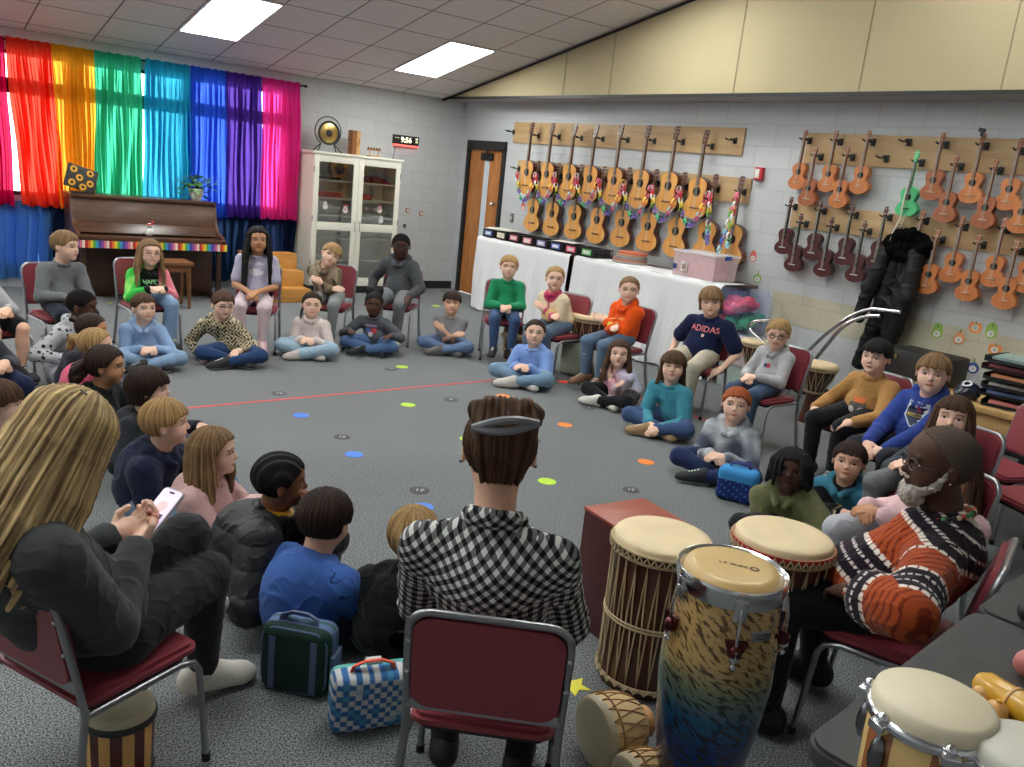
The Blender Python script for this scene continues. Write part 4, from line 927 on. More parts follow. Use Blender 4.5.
def np_mesh(name, V, Q, col=None):
    me = bpy.data.meshes.new(name); me.vertices.add(len(V)); me.vertices.foreach_set('co', V.astype(np.float32).ravel())
    me.loops.add(Q.size); me.loops.foreach_set('vertex_index', Q.astype(np.int32).ravel())
    me.polygons.add(len(Q)); me.polygons.foreach_set('loop_start', np.arange(0, Q.size, 4, dtype=np.int32))
    try: me.polygons.foreach_set('loop_total', np.full(len(Q), 4, dtype=np.int32))
    except Exception: pass
    me.update(calc_edges=True); me.shade_smooth()
    if col is not None:
        a = me.color_attributes.new('Col', 'FLOAT_COLOR', 'POINT'); c = np.ones((len(V), 4), np.float32); c[:, :3] = col; a.data.foreach_set('color', c.ravel())
    return me
def wob(P, f, s=0.):
    """cheap smooth noise in -1..1"""
    x, y, z = P[:, 0]*f, P[:, 1]*f, P[:, 2]*f
    return (np.sin(x+1.7*np.sin(y*1.3+s)+s)+np.sin(y*1.1+1.5*np.sin(z*.9+2*s))+np.sin(z*1.2+1.6*np.sin(x*1.1+3*s)))/3
def folds(P, amp, f=22., s=0.):
    a = wob(P*np.array((1, 1, .8)), f*.8, s); b = wob(P*np.array((1, 1, 1.3)), f*1.7, s+2); return amp*(.45*a-.55*np.exp(-(a/.16)**2)*.8-.35*np.exp(-(b/.14)**2)+.12*b+.25)
MSKIN = attr_mat('skin', .55, .08, 300., sub=.05, spec=.28, var=.04); MCLOTH = attr_mat('cloth', .92, .25, 260., spec=.15, sheen=.1)
MPUFF = attr_mat('shiny_cloth', .5, .15, 160., spec=.4); MSHOE = attr_mat('shoe', .6, .1, 120.)

def hair_mat():
    m, t, b = nt('hair'); L = t.links.new; a = N(t, 'ShaderNodeAttribute', attribute_name='Col'); p = N(t, 'ShaderNodeAttribute', attribute_name='pc')
    no = N(t, 'ShaderNodeTexNoise'); no.inputs['Scale'].default_value = 1.; no.inputs['Detail'].default_value = 3; no.inputs['Roughness'].default_value = .7; L(p.outputs['Vector'], no.inputs['Vector'])
    mr = N(t, 'ShaderNodeMapRange'); mr.inputs[1].default_value = .3; mr.inputs[2].default_value = .7; mr.inputs[3].default_value = .45; mr.inputs[4].default_value = 1.4; L(no.outputs['Fac'], mr.inputs[0])
    v = N(t, 'ShaderNodeVectorMath', operation='SCALE'); L(a.outputs['Color'], v.inputs[0]); L(mr.outputs[0], v.inputs['Scale']); L(v.outputs[0], b.inputs['Base Color'])
    b.inputs['Roughness'].default_value = .55; b.inputs['Specular IOR Level'].default_value = .22
    bp = N(t, 'ShaderNodeBump'); bp.inputs['Strength'].default_value = .8; bp.inputs['Distance'].default_value = .006; L(no.outputs['Fac'], bp.inputs['Height']); L(bp.outputs[0], b.inputs['Normal']); return m
MHAIR = hair_mat()
def add_pc(me, pc):
    a_ = me.attributes.new('pc', 'FLOAT_VECTOR', 'POINT'); P3 = np.zeros((len(pc), 3), np.float32); P3[:, :pc.shape[1]] = pc; a_.data.foreach_set('vector', P3.ravel()); return me
vq = Vol(.011)
vq.cap((-.06, -.09, .02), (-.10, -.10, -.45), .085, .075, .05).cap((.08, -.09, .02), (.05, -.10, -.45), .085, .08, .05).cap((-.10, -.10, -.45), (-.20, -.09, -1.02), .075, .07, .04).cap((.05, -.1, -.45), (-.03, -.09, -1.0), .08, .07, .04)
vs_ = Vol(.010); vs_.cap((-.11, -.14, .0), (-.20, -.18, -.36), .072, .068, .015).cap((-.20, -.18, -.36), (-.25, -.17, -.62), .066, .056, .02)
vs2 = Vol(.010); vs2.cap((.13, -.15, -.02), (.15, -.20, -.38), .072, .070, .015).cap((.15, -.20, -.38), (.09, -.19, -.74), .068, .058, .02)
qd = lambda P: -.007*np.exp(-(np.sin((P[:, 2]+.22*P[:, 0]+.03*np.sin(P[:, 0]*16))*PI/.12)/.22)**2)+.006*wob(P, 32)+.004*wob(P, 75, 2)+.004
for nm_, vv in (('quilted_body', vq), ('sleeve', vs_), ('sleeve', vs2)):
    V_, Q_ = vv.run(qd); link(nm_, np_mesh('coat', V_, Q_, np.tile([.008, .008, .009], (len(V_), 1))), attr_mat('black_quilting', .55, .3, 90., spec=.3), CO)
vh = Vol(.010)
rr = random.Random(11)
for i in range(34):
    a = 2*PI*i/34; R_ = rr.uniform(.75, 1.05); vh.ell((.03+.17*R_*math.cos(a), -.15+rr.uniform(-.04, .03), .03+.105*R_*math.sin(a)), (.045, .05, .04), .012)
vh.ell((.03, -.12, .03), (.16, .09, .10), .02); V_, Q_ = vh.run(lambda P: .010*wob(P, 95)+.009*wob(P, 170, 1))
link('fur_hood', np_mesh('fur', V_, Q_, np.tile([.005, .005, .005], (len(V_), 1))), attr_mat('fur', 1., 1., 400., spec=.05), CO)
MB().cyl((.02, 0, .14), (.02, -.08, .15), .012).build('hanging_loop', blackm, CO)

for cc, nm, sd in (((.60, .03, .08), 'red_fabric', 1), ((.03, .33, .16), 'green_fabric', 2)):
    vq = Vol(.010); rr = random.Random(sd)
    for i in range(14):
        zz = rr.uniform(.07, .15) if nm[0] == 'g' else (.11 if i < 2 else rr.uniform(.20, .31)); vq.ell((rr.uniform(-.12, .12), rr.uniform(-.15, .15), zz), (.09, .07, .05), .01)
    V_, Q_ = vq.run(lambda P: .012*np.abs(wob(P, 60, sd))+.008*wob(P, 110)); link(nm, np_mesh(nm, V_, Q_), mat(nm, cc, .6, var=.3), PB, kind='stuff')
# ---- wooden desks by the wall, right end
desk = wood('desk_maple', S(196, 156, 98), S(214, 178, 122), .4, (1, 3, 8), 2.)
def desk_box(loc, sx, sy, h, lab):
    r = empty('wooden_desk', loc, 0, lab, 'desk'); MB().box((0, 0, h-.018), (sx, sy, .036), bev=.004).build('desktop', desk, r)
    MB().box((0, 0, h-.09), (sx-.06, sy-.06, .10)).build('apron', desk, r, smooth=0)
    for a in (-1, 1):
        for b in (-1, 1): MB().box((a*(sx/2-.05), b*(sy/2-.05), (h-.04)/2), (.045, .045, h-.04), bev=.004).build('leg', mat('desk_leg', (.02, .02, .02), .5), r)
    return r
dk = desk_box((-.92, -8.75, 0), 1.25, 1.3, .62, 'maple topped desk by the wall carrying the helmet and tray stack')
dk2 = desk_box((-.62, -7.52, 0), .85, .7, .50, 'low maple table partly hidden behind the boys in tan and blue')
DZ = .62
MB()
bx_ = empty('black_case', (-.5, -7.38, .504), 0, 'large black case standing below the hanging coat', 'case'); MB().box((0, 0, .11), (.35, .5, .22), bev=.03).build('shell', mat('case_black', (.012, .012, .013), .6), bx_)
for yy in (-.18, .18): MB().box((-.18, yy, .16), (.02, .06, .03), bev=.004).build('latch', mat('brass_latch', (.45, .35, .15), .4, 1.), bx_)
p = Pz(917, 388, .62); pw = empty('worksheet', (-.85, -8.30, .622), .2, 'white printed worksheets lying on the desk beside the helmet', 'papers'); MB().box((0, 0, .002), (.5, .30, .003)).box((.05, .04, .004), (.4, .22, .003), (0, 0, .3)).build('sheets', mat('paper', (.72, .70, .62), .7), pw)
for k in range(5): MB().box((0, -.1+.045*k, .0062), (.34, .008, .0006)).build('text_line', mat('grey_print', (.3, .3, .3), .8), pw, smooth=0)
hp_ = Pz(979, 392, .62); HE = empty('helmet', (-1.42, -8.11, .622), 0, 'black helmet shaped toy with dark visor on the desk by the trays', 'helmet')
vq = Vol(.006); vq.ell((0, 0, .05), (.065, .075, .065), .02).ell((-.02, .02, .035), (.055, .06, .035), .02).add(lambda P: P[..., 2]-.004, (-.2, -.2, -.1), (.2, .2, .01), .004, '-'); V_, Q_ = vq.run()
link('shell', np_mesh('helmet', V_, Q_, np.tile([.012, .016, .035], (len(V_), 1))), attr_mat('glossy_shell', .2, .0, 10, spec=.6), HE)
MB().sph((-.022, .022, .034), .062, 18, (.9, .95, .45)).build('visor', mat('smoked_visor', (.03, .025, .02), .1, coat=.6), HE); MB().lathe([(.03, 0), (.03, .006), (.018, .006), (.018, 0)], 20, Matrix.Translation((-.04, .0, .102)) @ Matrix.Rotation(-.6, 4, 'Y')).build('crest_ring', mat('silver_ring', (.4, .4, .45), .3, .8), HE)
tc_ = [((.02, .03, .03), 'dark green lidded', (.15, .22, .2)), ((.03, .01, .012), 'dark red', (.25, .05, .06)), ((.02, .02, .022), 'black', (.4, .15, .06)), ((.02, .02, .022), 'black', (.45, .42, .4)), ((.02, .02, .022), 'black', (.15, .25, .55)), ((.02, .02, .022), 'black', (.55, .15, .12))]
wh = ['topmost', 'second from the top', 'third from the top', 'third from the bottom', 'second from the bottom', 'lowest']
for i in range(6):
    z = .624+.054*(5-i); off = (0, .02, -.01, .0, .015, -.02)[i]
    q = empty('letter_tray', (-1.28+off, -8.30+off, z), .04*i, '%s filing tray, %s in the stack on the desk' % (tc_[i][1], wh[i]), 'tray', 'stacked filing trays')
    m = MB(); m.box((0, 0, .004), (.34, .26, .006)); m.box((-.168, 0, .012), (.006, .26, .018)).box((0, -.128, .012), (.34, .006, .018)).box((0, .128, .02), (.34, .006, .036)); m.build('tray', mat('tray_%d' % i, tc_[i][0], .25), q, smooth=0)
    MB().box((.01, 0, .022), (.29, .22, .025), (0, 0, .1)).build('contents', mat('tray_fill_%d' % i, [min(.8, c*1.5+.05) for c in tc_[i][2]], .7, var=.5, scale=12), q, smooth=0)
q = empty('worksheet', (-1.38, -8.5, .622), -.3, 'white sheets poking out from under the tray stack', 'papers'); MB().box((0, 0, .002), (.2, .3, .004)).build('sheets', mat('paper', (.72, .70, .62), .7), q)

# ================================================================ STACKING CHAIRS   (+y is the front; origin on the floor under the seat)
vinyl = mat('burgundy_vinyl', S(142, 58, 68), .42, var=.1, scale=9, bump=.12, bscale=220)
seatedge = mat('vinyl_edge', S(110, 36, 46), .4)
foot = mat('rubber_foot', (.01, .01, .01), .7)
def chair_proto(H=.865, w=.47, fm=None, seatm=None):
    r = empty('stacking_chair', label='', cat='chair', group='burgundy stacking chairs'); fm = fm or dchrome; seatm = seatm or vinyl
    sz = .445
    MB().prism(rrect(w-.03, .42, .045, 5), sz-.028, sz+.014, Matrix.Translation((0, .01, 0)), bev=.014).build('seat', seatm, r, smooth=60)
    MB().prism(rrect(w-.09, .36, .03, 4), sz-.05, sz-.028, Matrix.Translation((0, .01, 0))).build('seat_pan', foot, r)
    # backrest: slightly curved pad leaning back
    bh = .35; M = Matrix.Translation((0, -.252, H-.185)) @ Matrix.Rotation(math.radians(101), 4, 'X')
    m = MB(); m.prism(rrect(w-.015, bh, .07, 8), -.018, .018, M, bev=.012); bmesh.ops.subdivide_edges(m.bm, edges=[e for e in m.bm.edges if e.calc_length() > .2], cuts=6)
    m.build('backrest', seatm, r, smooth=60)
    R = .0115
    hx = w/2-.008
    # back frame, an inverted U behind the pad, running down to the rear feet
    top = []
    def bp(x, z): t = (z-sz)/(H-sz); return (x, -.205-.095*t, z)
    def loop(s): return [(s*(hx+.012), -.285, .012), (s*(hx+.008), -.23, .22), (s*hx, -.205, sz-.02), bp(s*hx, sz+.1), bp(s*hx, H-.09)]
    cr_ = [bp(hx-.065*(1-math.cos(a)), H-.075+.065*math.sin(a)) for a in [math.radians(15*k) for k in range(1, 7)]]
    MB().tube(loop(1)+cr_+[(-x, y, z) for x, y, z in cr_[::-1]]+loop(-1)[::-1], R, 10, flat=1.25).build('back_frame', fm, r, smooth=60)
    for s in (-1, 1):
        MB().tube([(s*(hx-.006), -.20, sz-.035), (s*(hx-.004), .13, sz-.035), (s*(hx-.002), .185, sz-.05), (s*hx, .205, sz-.085), (s*(hx+.006), .235, .012)], R, 10).build('leg', fm, r, smooth=60)
        MB().cyl((s*(hx+.012), -.287, 0), (s*(hx+.012), -.285, .03), .015, n=12).build('rubber_foot', foot, r); MB().cyl((s*(hx+.006), .236, 0), (s*(hx+.006), .235, .03), .015, n=12).build('rubber_foot', foot, r)
    b0 = bp(hx, sz+.075); MB().box((0, b0[1]-.006, b0[2]), (2*hx, .012, .032), (-.27, 0, 0), bev=.003).build('crossbar', fm, r)
    MB().tube([(-hx, -.0, sz-.045), (hx, -.0, sz-.045)], .008, 8).build('stretcher', fm, r)
    for s in (-1, 1):
        for zz in (sz+.2, H-.11): q = bp(s*hx, zz); MB().cyl((q[0], q[1]-.012, q[2]), (q[0], q[1]-.018, q[2]), .006, n=8).build('screw', chrome, r)
    return r
CH0 = chair_proto(); used_ch = []
def chair(px, py, z, h, lab, sc=1., dx=0, dy=0, world=None, hw=None):
    p = Pz(px, py, z) if world is None else world
    r = CH0 if not used_ch else copy_tree(CH0); used_ch.append(r)
    r.location = (p[0]+dx, p[1]+dy, 0); r.rotation_euler = (0, 0, heading(h) if hw is None else hw); r.scale = (sc, sc, sc); r['label'] = lab
    return r

# ================================================================ DRUMS
def rope_zigzag(m, rt, zt, rb, zb, n, r=.003, amid=None):
    """rope running down and up around a drum shell; rt/rb radius at the two ends"""
    pts = []
    for k in range(n):
        a0 = 2*PI*k/n; a1 = 2*PI*(k+.5)/n
        for (aa, ab, z0, z1, r0, r1) in ((a0, a1, zt, zb, rt, rb), (a1, 2*PI*(k+1)/n, zb, zt, rb, rt)):
            for i in range(5):
                t = i/5; a = aa+(ab-aa)*t; rr_ = (r0+(r1-r0)*t) if amid is None else amid(z0+(z1-z0)*t)
                pts.append((rr_*math.cos(a), rr_*math.sin(a), z0+(z1-z0)*t))
    return m.tube(pts, r, 5, closed=True)
hide = mat('goat_hide', S(222, 200, 160), .55, var=.16, scale=9, bump=.1); hide2 = mat('grey_hide', S(188, 178, 150), .6, var=.2, scale=14, bump=.1)
rope = mat('cream_rope', S(196, 176, 140), .8, bump=.4, bscale=600); redrope = mat('red_rope', S(170, 40, 40), .8)
djw = wood('drum_wood', S(56, 30, 22), S(92, 50, 32), .3, (6, 6, 1), 2.5, coat=.3)
def ropedrum(loc, prof, rt, H, lab, name, band=None, tiltm=None, nrope=22, rz=0, ringm=None, mid=True):
    """prof: (r,z) of the wooden shell from the foot up; rt,H = head radius and height"""
    r = empty(name, loc, rz, lab, 'drum'); r.rotation_euler = tiltm or (0, 0, rz)
    MB().lathe(prof+[(rt-.012, H-.01), (rt-.03, H-.01)], 48).build('shell', djw, r, smooth=60)
    MB().lathe([(0, H+.004), (rt*.8, H+.004), (rt-.004, H+.001), (rt+.003, H-.006), (rt+.004, H-.03)], 48).build('drumhead', hide, r, smooth=60)
    def rad(z):
        for (r0, z0), (r1, z1) in zip(prof, prof[1:]):
            if z0 <= z <= z1 and z1 > z0: return r0+(r1-r0)*(z-z0)/(z1-z0)+.006
        return rt+.004
    m = MB()
    for zz, rr_ in ((H-.022, rt+.009), (H-.05, rt+.010)): m.lathe([(rr_+.005*math.cos(a), zz+.005*math.sin(a)) for a in [PI*k/3 for k in range(7)]], 48)
    n = 44; pts = []
    for k in range(n*4): a = 2*PI*k/(n*4); pts.append(((rt+.014)*math.cos(a), (rt+.014)*math.sin(a), H-.036+.012*math.sin(k*PI/2)))
    m.tube(pts, .0035, 5, closed=True); m.build('rim_ring', ringm or rope, r, smooth=60)
    if band: MB().lathe([(rt+.008, H-.035), (rt+.014, H-.032), (rt+.014, H-.020), (rt+.008, H-.017)], 48).build('red_binding', redrope, r, smooth=60)
    zl = band_z = prof[1][1] if len(prof) > 1 else .05
    zl = ropedrum.zl
    m = MB(); rope_zigzag(m, rt+.012, H-.05, rad(zl), zl, nrope, .0032, lambda z: rad(z) if True else 0); m.build('tension_rope', rope, r, smooth=180)
    m = MB(); m.lathe([(rad(zl)+.007*math.cos(a), zl+.007*math.sin(a)) for a in [PI*k/3 for k in range(7)]], 40); 
    pts = [((rad(zl)+.007)*math.cos(2*PI*k/120), (rad(zl)+.007)*math.sin(2*PI*k/120), zl+.010*math.sin(k*PI/2)) for k in range(120)]; m.tube(pts, .0035, 5, closed=True)
    m.build('foot_ring', rope, r, smooth=60)
    return r
# the tall straight-sided rope drum
def topc(pxl, pyl, pxr, pyr, z):    # centre and radius of a horizontal drumhead from its two extreme pixels
    a, b = Pz(pxl, pyl, z), Pz(pxr, pyr, z); return (a+b)/2, np.linalg.norm(a-b)/2
ca, ra = topc(616, 527, 712, 542, .555)
ropedrum.zl = .035
TD = ropedrum((ca[0], ca[1], 0), [(ra*.95, 0), (ra*.96, .03), (ra*.97, .3), (ra*.98, .5)], ra, .555, 'tall rope-laced drum with pale hide head and dark wood body before the maroon box', 'rope_drum', nrope=26)
m = MB(); m.lathe([((ra+.003)+.004*math.cos(a), .27+.004*math.sin(a)) for a in [PI*k/3 for k in range(7)]], 40); m.lathe([((ra+.003)+.004*math.cos(a), .258+.004*math.sin(a)) for a in [PI*k/3 for k in range(7)]], 40); m.build('middle_rope', rope, TD, smooth=60)
# djembe with red binding by the man's knee
ca, ra = topc(737, 523, 834, 545, .64)
ropedrum.zl = .28
DJ = ropedrum((ca[0], ca[1], 0), [(ra*.62, 0), (ra*.60, .03), (ra*.45, .15), (ra*.42, .24), (ra*.55, .30), (ra*.85, .42), (ra*.97, .52), (ra, .60)], ra, .64, 'goblet drum with red rope binding under its cream head, beside the seated man', 'djembe', band=True, nrope=22)
# conga
ca, ra = topc(676, 555, 792, 577, .765)
def conga_mat():
    m, t, b = nt('conga_flame_fade'); L = t.links.new
    tc = N(t, 'ShaderNodeTexCoord'); sp = N(t, 'ShaderNodeSeparateXYZ'); L(tc.outputs['Object'], sp.inputs[0])
    an = N(t, 'ShaderNodeMath', operation='ARCTAN2'); L(sp.outputs[1], an.inputs[0]); L(sp.outputs[0], an.inputs[1])
    cb = N(t, 'ShaderNodeCombineXYZ'); m1 = N(t, 'ShaderNodeMath', operation='MULTIPLY'); m1.inputs[1].default_value = 5.; L(an.outputs[0], m1.inputs[0])
    m2 = N(t, 'ShaderNodeMath', operation='MULTIPLY'); m2.inputs[1].default_value = 75.; L(sp.outputs[2], m2.inputs[0])
    nz = N(t, 'ShaderNodeTexNoise'); nz.inputs['Scale'].default_value = 6.; L(tc.outputs['Object'], nz.inputs['Vector'])
    m3 = N(t, 'ShaderNodeMath', operation='MULTIPLY_ADD'); L(nz.outputs['Fac'], m3.inputs[0]); m3.inputs[1].default_value = 7.; L(m2.outputs[0], m3.inputs[2])
    m4 = N(t, 'ShaderNodeMath', operation='MULTIPLY_ADD'); L(an.outputs[0], m4.inputs[0]); m4.inputs[1].default_value = 6.5; L(m3.outputs[0], m4.inputs[2])
    L(m1.outputs[0], cb.inputs[0]); L(m4.outputs[0], cb.inputs[1])
    st = N(t, 'ShaderNodeTexNoise'); st.inputs['Scale'].default_value = 1.; st.inputs['Detail'].default_value = 3; L(cb.outputs[0], st.inputs['Vector'])
    r1 = N(t, 'ShaderNodeValToRGB'); e = r1.color_ramp.elements; e[0].position = .40; e[0].color = (.05, .03, .02, 1); e[1].position = .50; e[1].color = (1, 1, 1, 1); L(st.outputs['Fac'], r1.inputs[0])
    r2 = N(t, 'ShaderNodeValToRGB'); e = r2.color_ramp.elements; e[0].position = .0; e[0].color = (*S(6, 20, 60), 1); e[1].position = 1.; e[1].color = (*S(206, 170, 110), 1)
    for p_, c in ((.28, (8, 44, 104)), (.38, (24, 84, 120)), (.46, (110, 126, 100)), (.55, (200, 164, 106))): q = e.new(p_); q.color = (*S(*c), 1)
    L(sp.outputs[2], r2.inputs[0])
    mx = N(t, 'ShaderNodeMix', data_type='RGBA', blend_type='MULTIPLY'); mx.inputs[0].default_value = .85; L(r2.outputs[0], mx.inputs[6]); L(r1.outputs[0], mx.inputs[7])
    L(mx.outputs[2], b.inputs['Base Color']); b.inputs['Roughness'].default_value = .25; b.inputs['Coat Weight'].default_value = .6; b.inputs['Coat Roughness'].default_value = .05
    return m
CG = empty('conga_drum', (ca[0], ca[1], 0), 0, 'large conga with a gold flame pattern fading to blue and a chrome rim', 'drum')
r0 = ra-.012; H = .765
MB().lathe([(r0*.62, 0), (r0*.64, .02), (r0*.80, .12), (r0*1.0, .30), (r0*1.10, .45), (r0*1.08, .56), (r0*.99, .68), (r0*.93, .745), (r0*.9, .745)], 64).build('shell', conga_mat(), CG, smooth=70)
MB().lathe([(r0*.62, 0), (r0*.66, 0), (r0*.68, .05), (r0*.665, .055), (r0*.62, .02)], 48).build('foot_band', blackm, CG)
MB().lathe([(0, H+.004), (r0*.7, H+.003), (r0*.86, H), (r0*.92, H-.014), (r0*.94, H-.03)], 64).build('drumhead', mat('conga_hide', S(206, 172, 112), .4, var=.15, scale=8, coat=.2), CG, smooth=70)
MB().lathe([(r0*.93, H-.022), (r0*1.0, H-.006), (r0*1.04, H-.004), (r0*1.065, H-.012), (r0*1.05, H-.035), (r0*1.0, H-.06), (r0*.95, H-.06)], 64).build('chrome_rim', chrome, CG, smooth=70)
va = math.atan2(CAM[1]-ca[1], CAM[0]-ca[0])
for k in range(5):
    a = va+math.radians(-2+72*k-55+0); ca_, sa_ = math.cos(a), math.sin(a); M = Matrix.Rotation(a, 4, 'Z')
    m = MB(); m.box((r0*1.03, 0, H-.055), (.012, .035, .06), bev=.005).tube([(r0*1.06, 0, H-.05), (r0*1.13, 0, H-.10), (r0*1.145, 0, H-.20)], .005, 8).cyl((r0*1.145, 0, H-.155), (r0*1.145, 0, H-.185), .014, n=6).sph((r0*1.145, 0, H-.205), .009, 8)
    bmesh.ops.transform(m.bm, matrix=M, verts=m.bm.verts); lg = m.build('tuning_lug', chrome, CG)
    m = MB(); m.prism([(-.03, .022), (.03, .022), (.014, -.022), (-.014, -.022)], 0, .012, Matrix(((0, 0, 1, r0*1.075), (1, 0, 0, 0), (0, 1, 0, H-.155), (0, 0, 0, 1)))).sph((r0*1.11, 0, H-.165), .02, 10, (1, 1, 1.1)); bmesh.ops.transform(m.bm, matrix=M, verts=m.bm.verts); m.build('side_plate', mat('lug_plate', S(96, 44, 46), .25, .8), lg)
# badge with lettering, head print
ab = va+math.radians(42); bpz = H-.125
bd = MB().box((0, 0, 0), (.062, .004, .026), bev=.001).build('badge', mat('silver_badge', (.35, .35, .36), .3, .7), CG, (r0*1.045*math.cos(ab), r0*1.045*math.sin(ab), bpz), (-.1, 0, ab+PI/2))
link('badge_lettering', text_mesh('LP Original', .011, .0004), blackm, bd, (.006, -.0026, .003), (PI/2, 0, 0)); link('badge_lettering', text_mesh('Performer', .009, .0004), blackm, bd, (.008, -.0026, -.007), (PI/2, 0, 0))
link('head_lettering', text_mesh('L P  MUSIC', .016, .0003, bold=.0005), mat('brown_ink', (.12, .06, .03), .6), CG, (-.0, -.0, H+.0045), (0, 0, va+PI/2))
MB().lathe([(.013, 0), (.013, .0006), (.006, .0006)], 20, Matrix.Translation((.055*math.cos(va+PI/2), .055*math.sin(va+PI/2), H+.0042))).build('head_emblem', mat('brown_ink', (.12, .06, .03), .6), CG)
# maroon cajon box behind the tall drum
cA = Pz(583, 505, .48); CJ = empty('cajon_box', (-4.68, -8.37, 0), -.115, 'tall dark maroon box with a wood-toned lid behind the rope drum', 'box')
MB().box((0, 0, .235), (.30, .30, .47), bev=.004).build('body', mat('maroon_laminate', S(74, 26, 28), .4), CJ); MB().box((0, 0, .475), (.305, .305, .012), bev=.002).build('lid', wood('red_wood_lid', S(140, 62, 44), S(160, 78, 56), .4, (1, 6, 1), 3), CJ)
MB().cyl((0, -.149, .25), (0, -.152, .25), .05, n=28).build('sound_hole', blackm, CJ)
# striped floor tom under the chair of the woman with the phone
stp = None
def striped(name, cols_, n):
    m, t, b = nt(name); L = t.links.new; tc = N(t, 'ShaderNodeTexCoord'); sp = N(t, 'ShaderNodeSeparateXYZ'); L(tc.outputs['Object'], sp.inputs[0])
    an = N(t, 'ShaderNodeMath', operation='ARCTAN2'); L(sp.outputs[1], an.inputs[0]); L(sp.outputs[0], an.inputs[1])
    d = N(t, 'ShaderNodeMath', operation='MULTIPLY'); d.inputs[1].default_value = n/(2*PI); L(an.outputs[0], d.inputs[0]); f = N(t, 'ShaderNodeMath', operation='FRACT'); L(d.outputs[0], f.inputs[0])
    g = N(t, 'ShaderNodeMath', operation='GREATER_THAN'); g.inputs[1].default_value = .5; L(f.outputs[0], g.inputs[0])
    mx = N(t, 'ShaderNodeMix', data_type='RGBA'); L(g.outputs[0], mx.inputs[0]); mx.inputs[6].default_value = (*cols_[0], 1); mx.inputs[7].default_value = (*cols_[1], 1)
    L(mx.outputs[2], b.inputs['Base Color']); b.inputs['Roughness'].default_value = .25; b.inputs['Coat Weight'].default_value = .4; return m
def tom(loc, R, H, lab, smat, headm, rimm, lugs=0, badge=False, name='hand_drum', cat='drum', rz=0):
    r = empty(name, loc, rz, lab, cat)
    MB().lathe([(R*.9, 0), (R*.93, .01), (R*.97, H-.03), (R*.9, H-.02)], 56).build('shell', smat, r, smooth=70)
    MB().lathe([(0, H+.012), (R*.86, H+.011), (R*.95, H+.006), (R*.985, H-.012), (R*.99, H-.03)], 56).build('drumhead', headm, r, smooth=70)
    MB().lathe([(R*.975, H-.038), (R*1.03, H-.034), (R*1.045, H-.026), (R*1.03, H-.018), (R*.985, H-.016)], 56).build('rim', rimm, r, smooth=70)
    MB().lathe([(R*.89, 0), (R*.945, 0), (R*.95, .012), (R*.90, .014)], 48).build('base_rim', rimm, r, smooth=70)
    for k in range(lugs):
        a = rz*0+math.radians(360*k/lugs+12); c, s_ = R*1.04*math.cos(a), R*1.04*math.sin(a)
        m = MB(); m.box((c, s_, H-.03), (.03, .03, .016), (0, 0, a), bev=.004).cyl((c, s_, H-.02), (c, s_, H-.06), .004, n=8).sph((c, s_, H-.005-.012), .011, 8); lg = m.build('tuning_lug', chrome, r)
        MB().sph((R*1.0*math.cos(a), R*1.0*math.sin(a), H-.085), .02, 12, (.7, .7, 1.8)).build('lug_cup', mat('dark_chrome', (.22, .22, .24), .25, 1.), lg)
    return r
tt = Pz(120, 705, .20)
tom((tt[0], tt[1], 0), .092, .20, 'small maroon and tan striped drum standing under the chair of the woman with the phone', striped('maroon_tan_stripes', (S(84, 26, 24), S(214, 164, 90)), 9), hide2, blackm, 0)
# bongo pair on the black table + things
TBZ = .74
bm1, rb1 = topc(889, 690, 982, 718, TBZ+.20)
bst = striped('bongo_stripes', (S(222, 186, 120), S(150, 92, 52)), 5)
B1 = tom((bm1[0], bm1[1], TBZ+.002), .098, .20, 'striped wooden bongo with chrome rim on the black table, the fully visible one', bst, mat('white_hide', S(226, 214, 184), .45, var=.08, scale=10), chrome, 6, rz=.5)
bm2 = Pz(1016, 752, TBZ+.19)
B2 = tom((bm2[0]+.015, bm2[1]-.02, TBZ+.002), .085, .19, 'chrome rimmed bongo on the black table, cut by the corner of the picture', bst, mat('grey_white_hide', S(206, 202, 190), .45, var=.08, scale=10), chrome, 6)
link('lettering', text_mesh('LP', .035, .0005, bold=.001), white, link('badge', MB().box((0, 0, 0), (.075, .003, .05), bev=.001).mesh('badge'), blackm, B1, (.02, -.0975, .085), (0, 0, .15)), (0, -.002, 0), (PI/2, 0, 0))
# black folding table
tA, tB = Pz(806, 735, TBZ), Pz(1003, 586, TBZ); dirx = (tB-tA)[:2]; LT = 1.83; ua = math.atan2(dirx[1], dirx[0])
uv = np.array([math.cos(ua), math.sin(ua)]); nv = np.array([uv[1], -uv[0]])
TBc = tA[:2]+uv*(LT/2-.02)+nv*.38
FT = empty('folding_table', (TBc[0], TBc[1], 0), ua, 'black plastic folding table in the near corner holding drums and shakers', 'table')
bpl = mat('black_table_plastic', S(58, 58, 60), .55, var=.12, scale=6, bump=.2, bscale=500)
M = Matrix.Identity(4)
for s in (-1, 1): MB().prism([(x+s*LT/4, y) for x, y in rrect(LT/2-.003, .76, .05, 5)], TBZ-.045, TBZ, bev=.008).build('tabletop_half', bpl, FT)
for s in (-1, 1): 
    MB().tube([(s*.7, -.3, TBZ-.05), (s*.78, -.3, .02), (s*.78, .3, .02), (s*.7, .3, TBZ-.05)], .014, 8).build('leg', mat('grey_leg', (.1, .1, .1), .4, .5), FT)
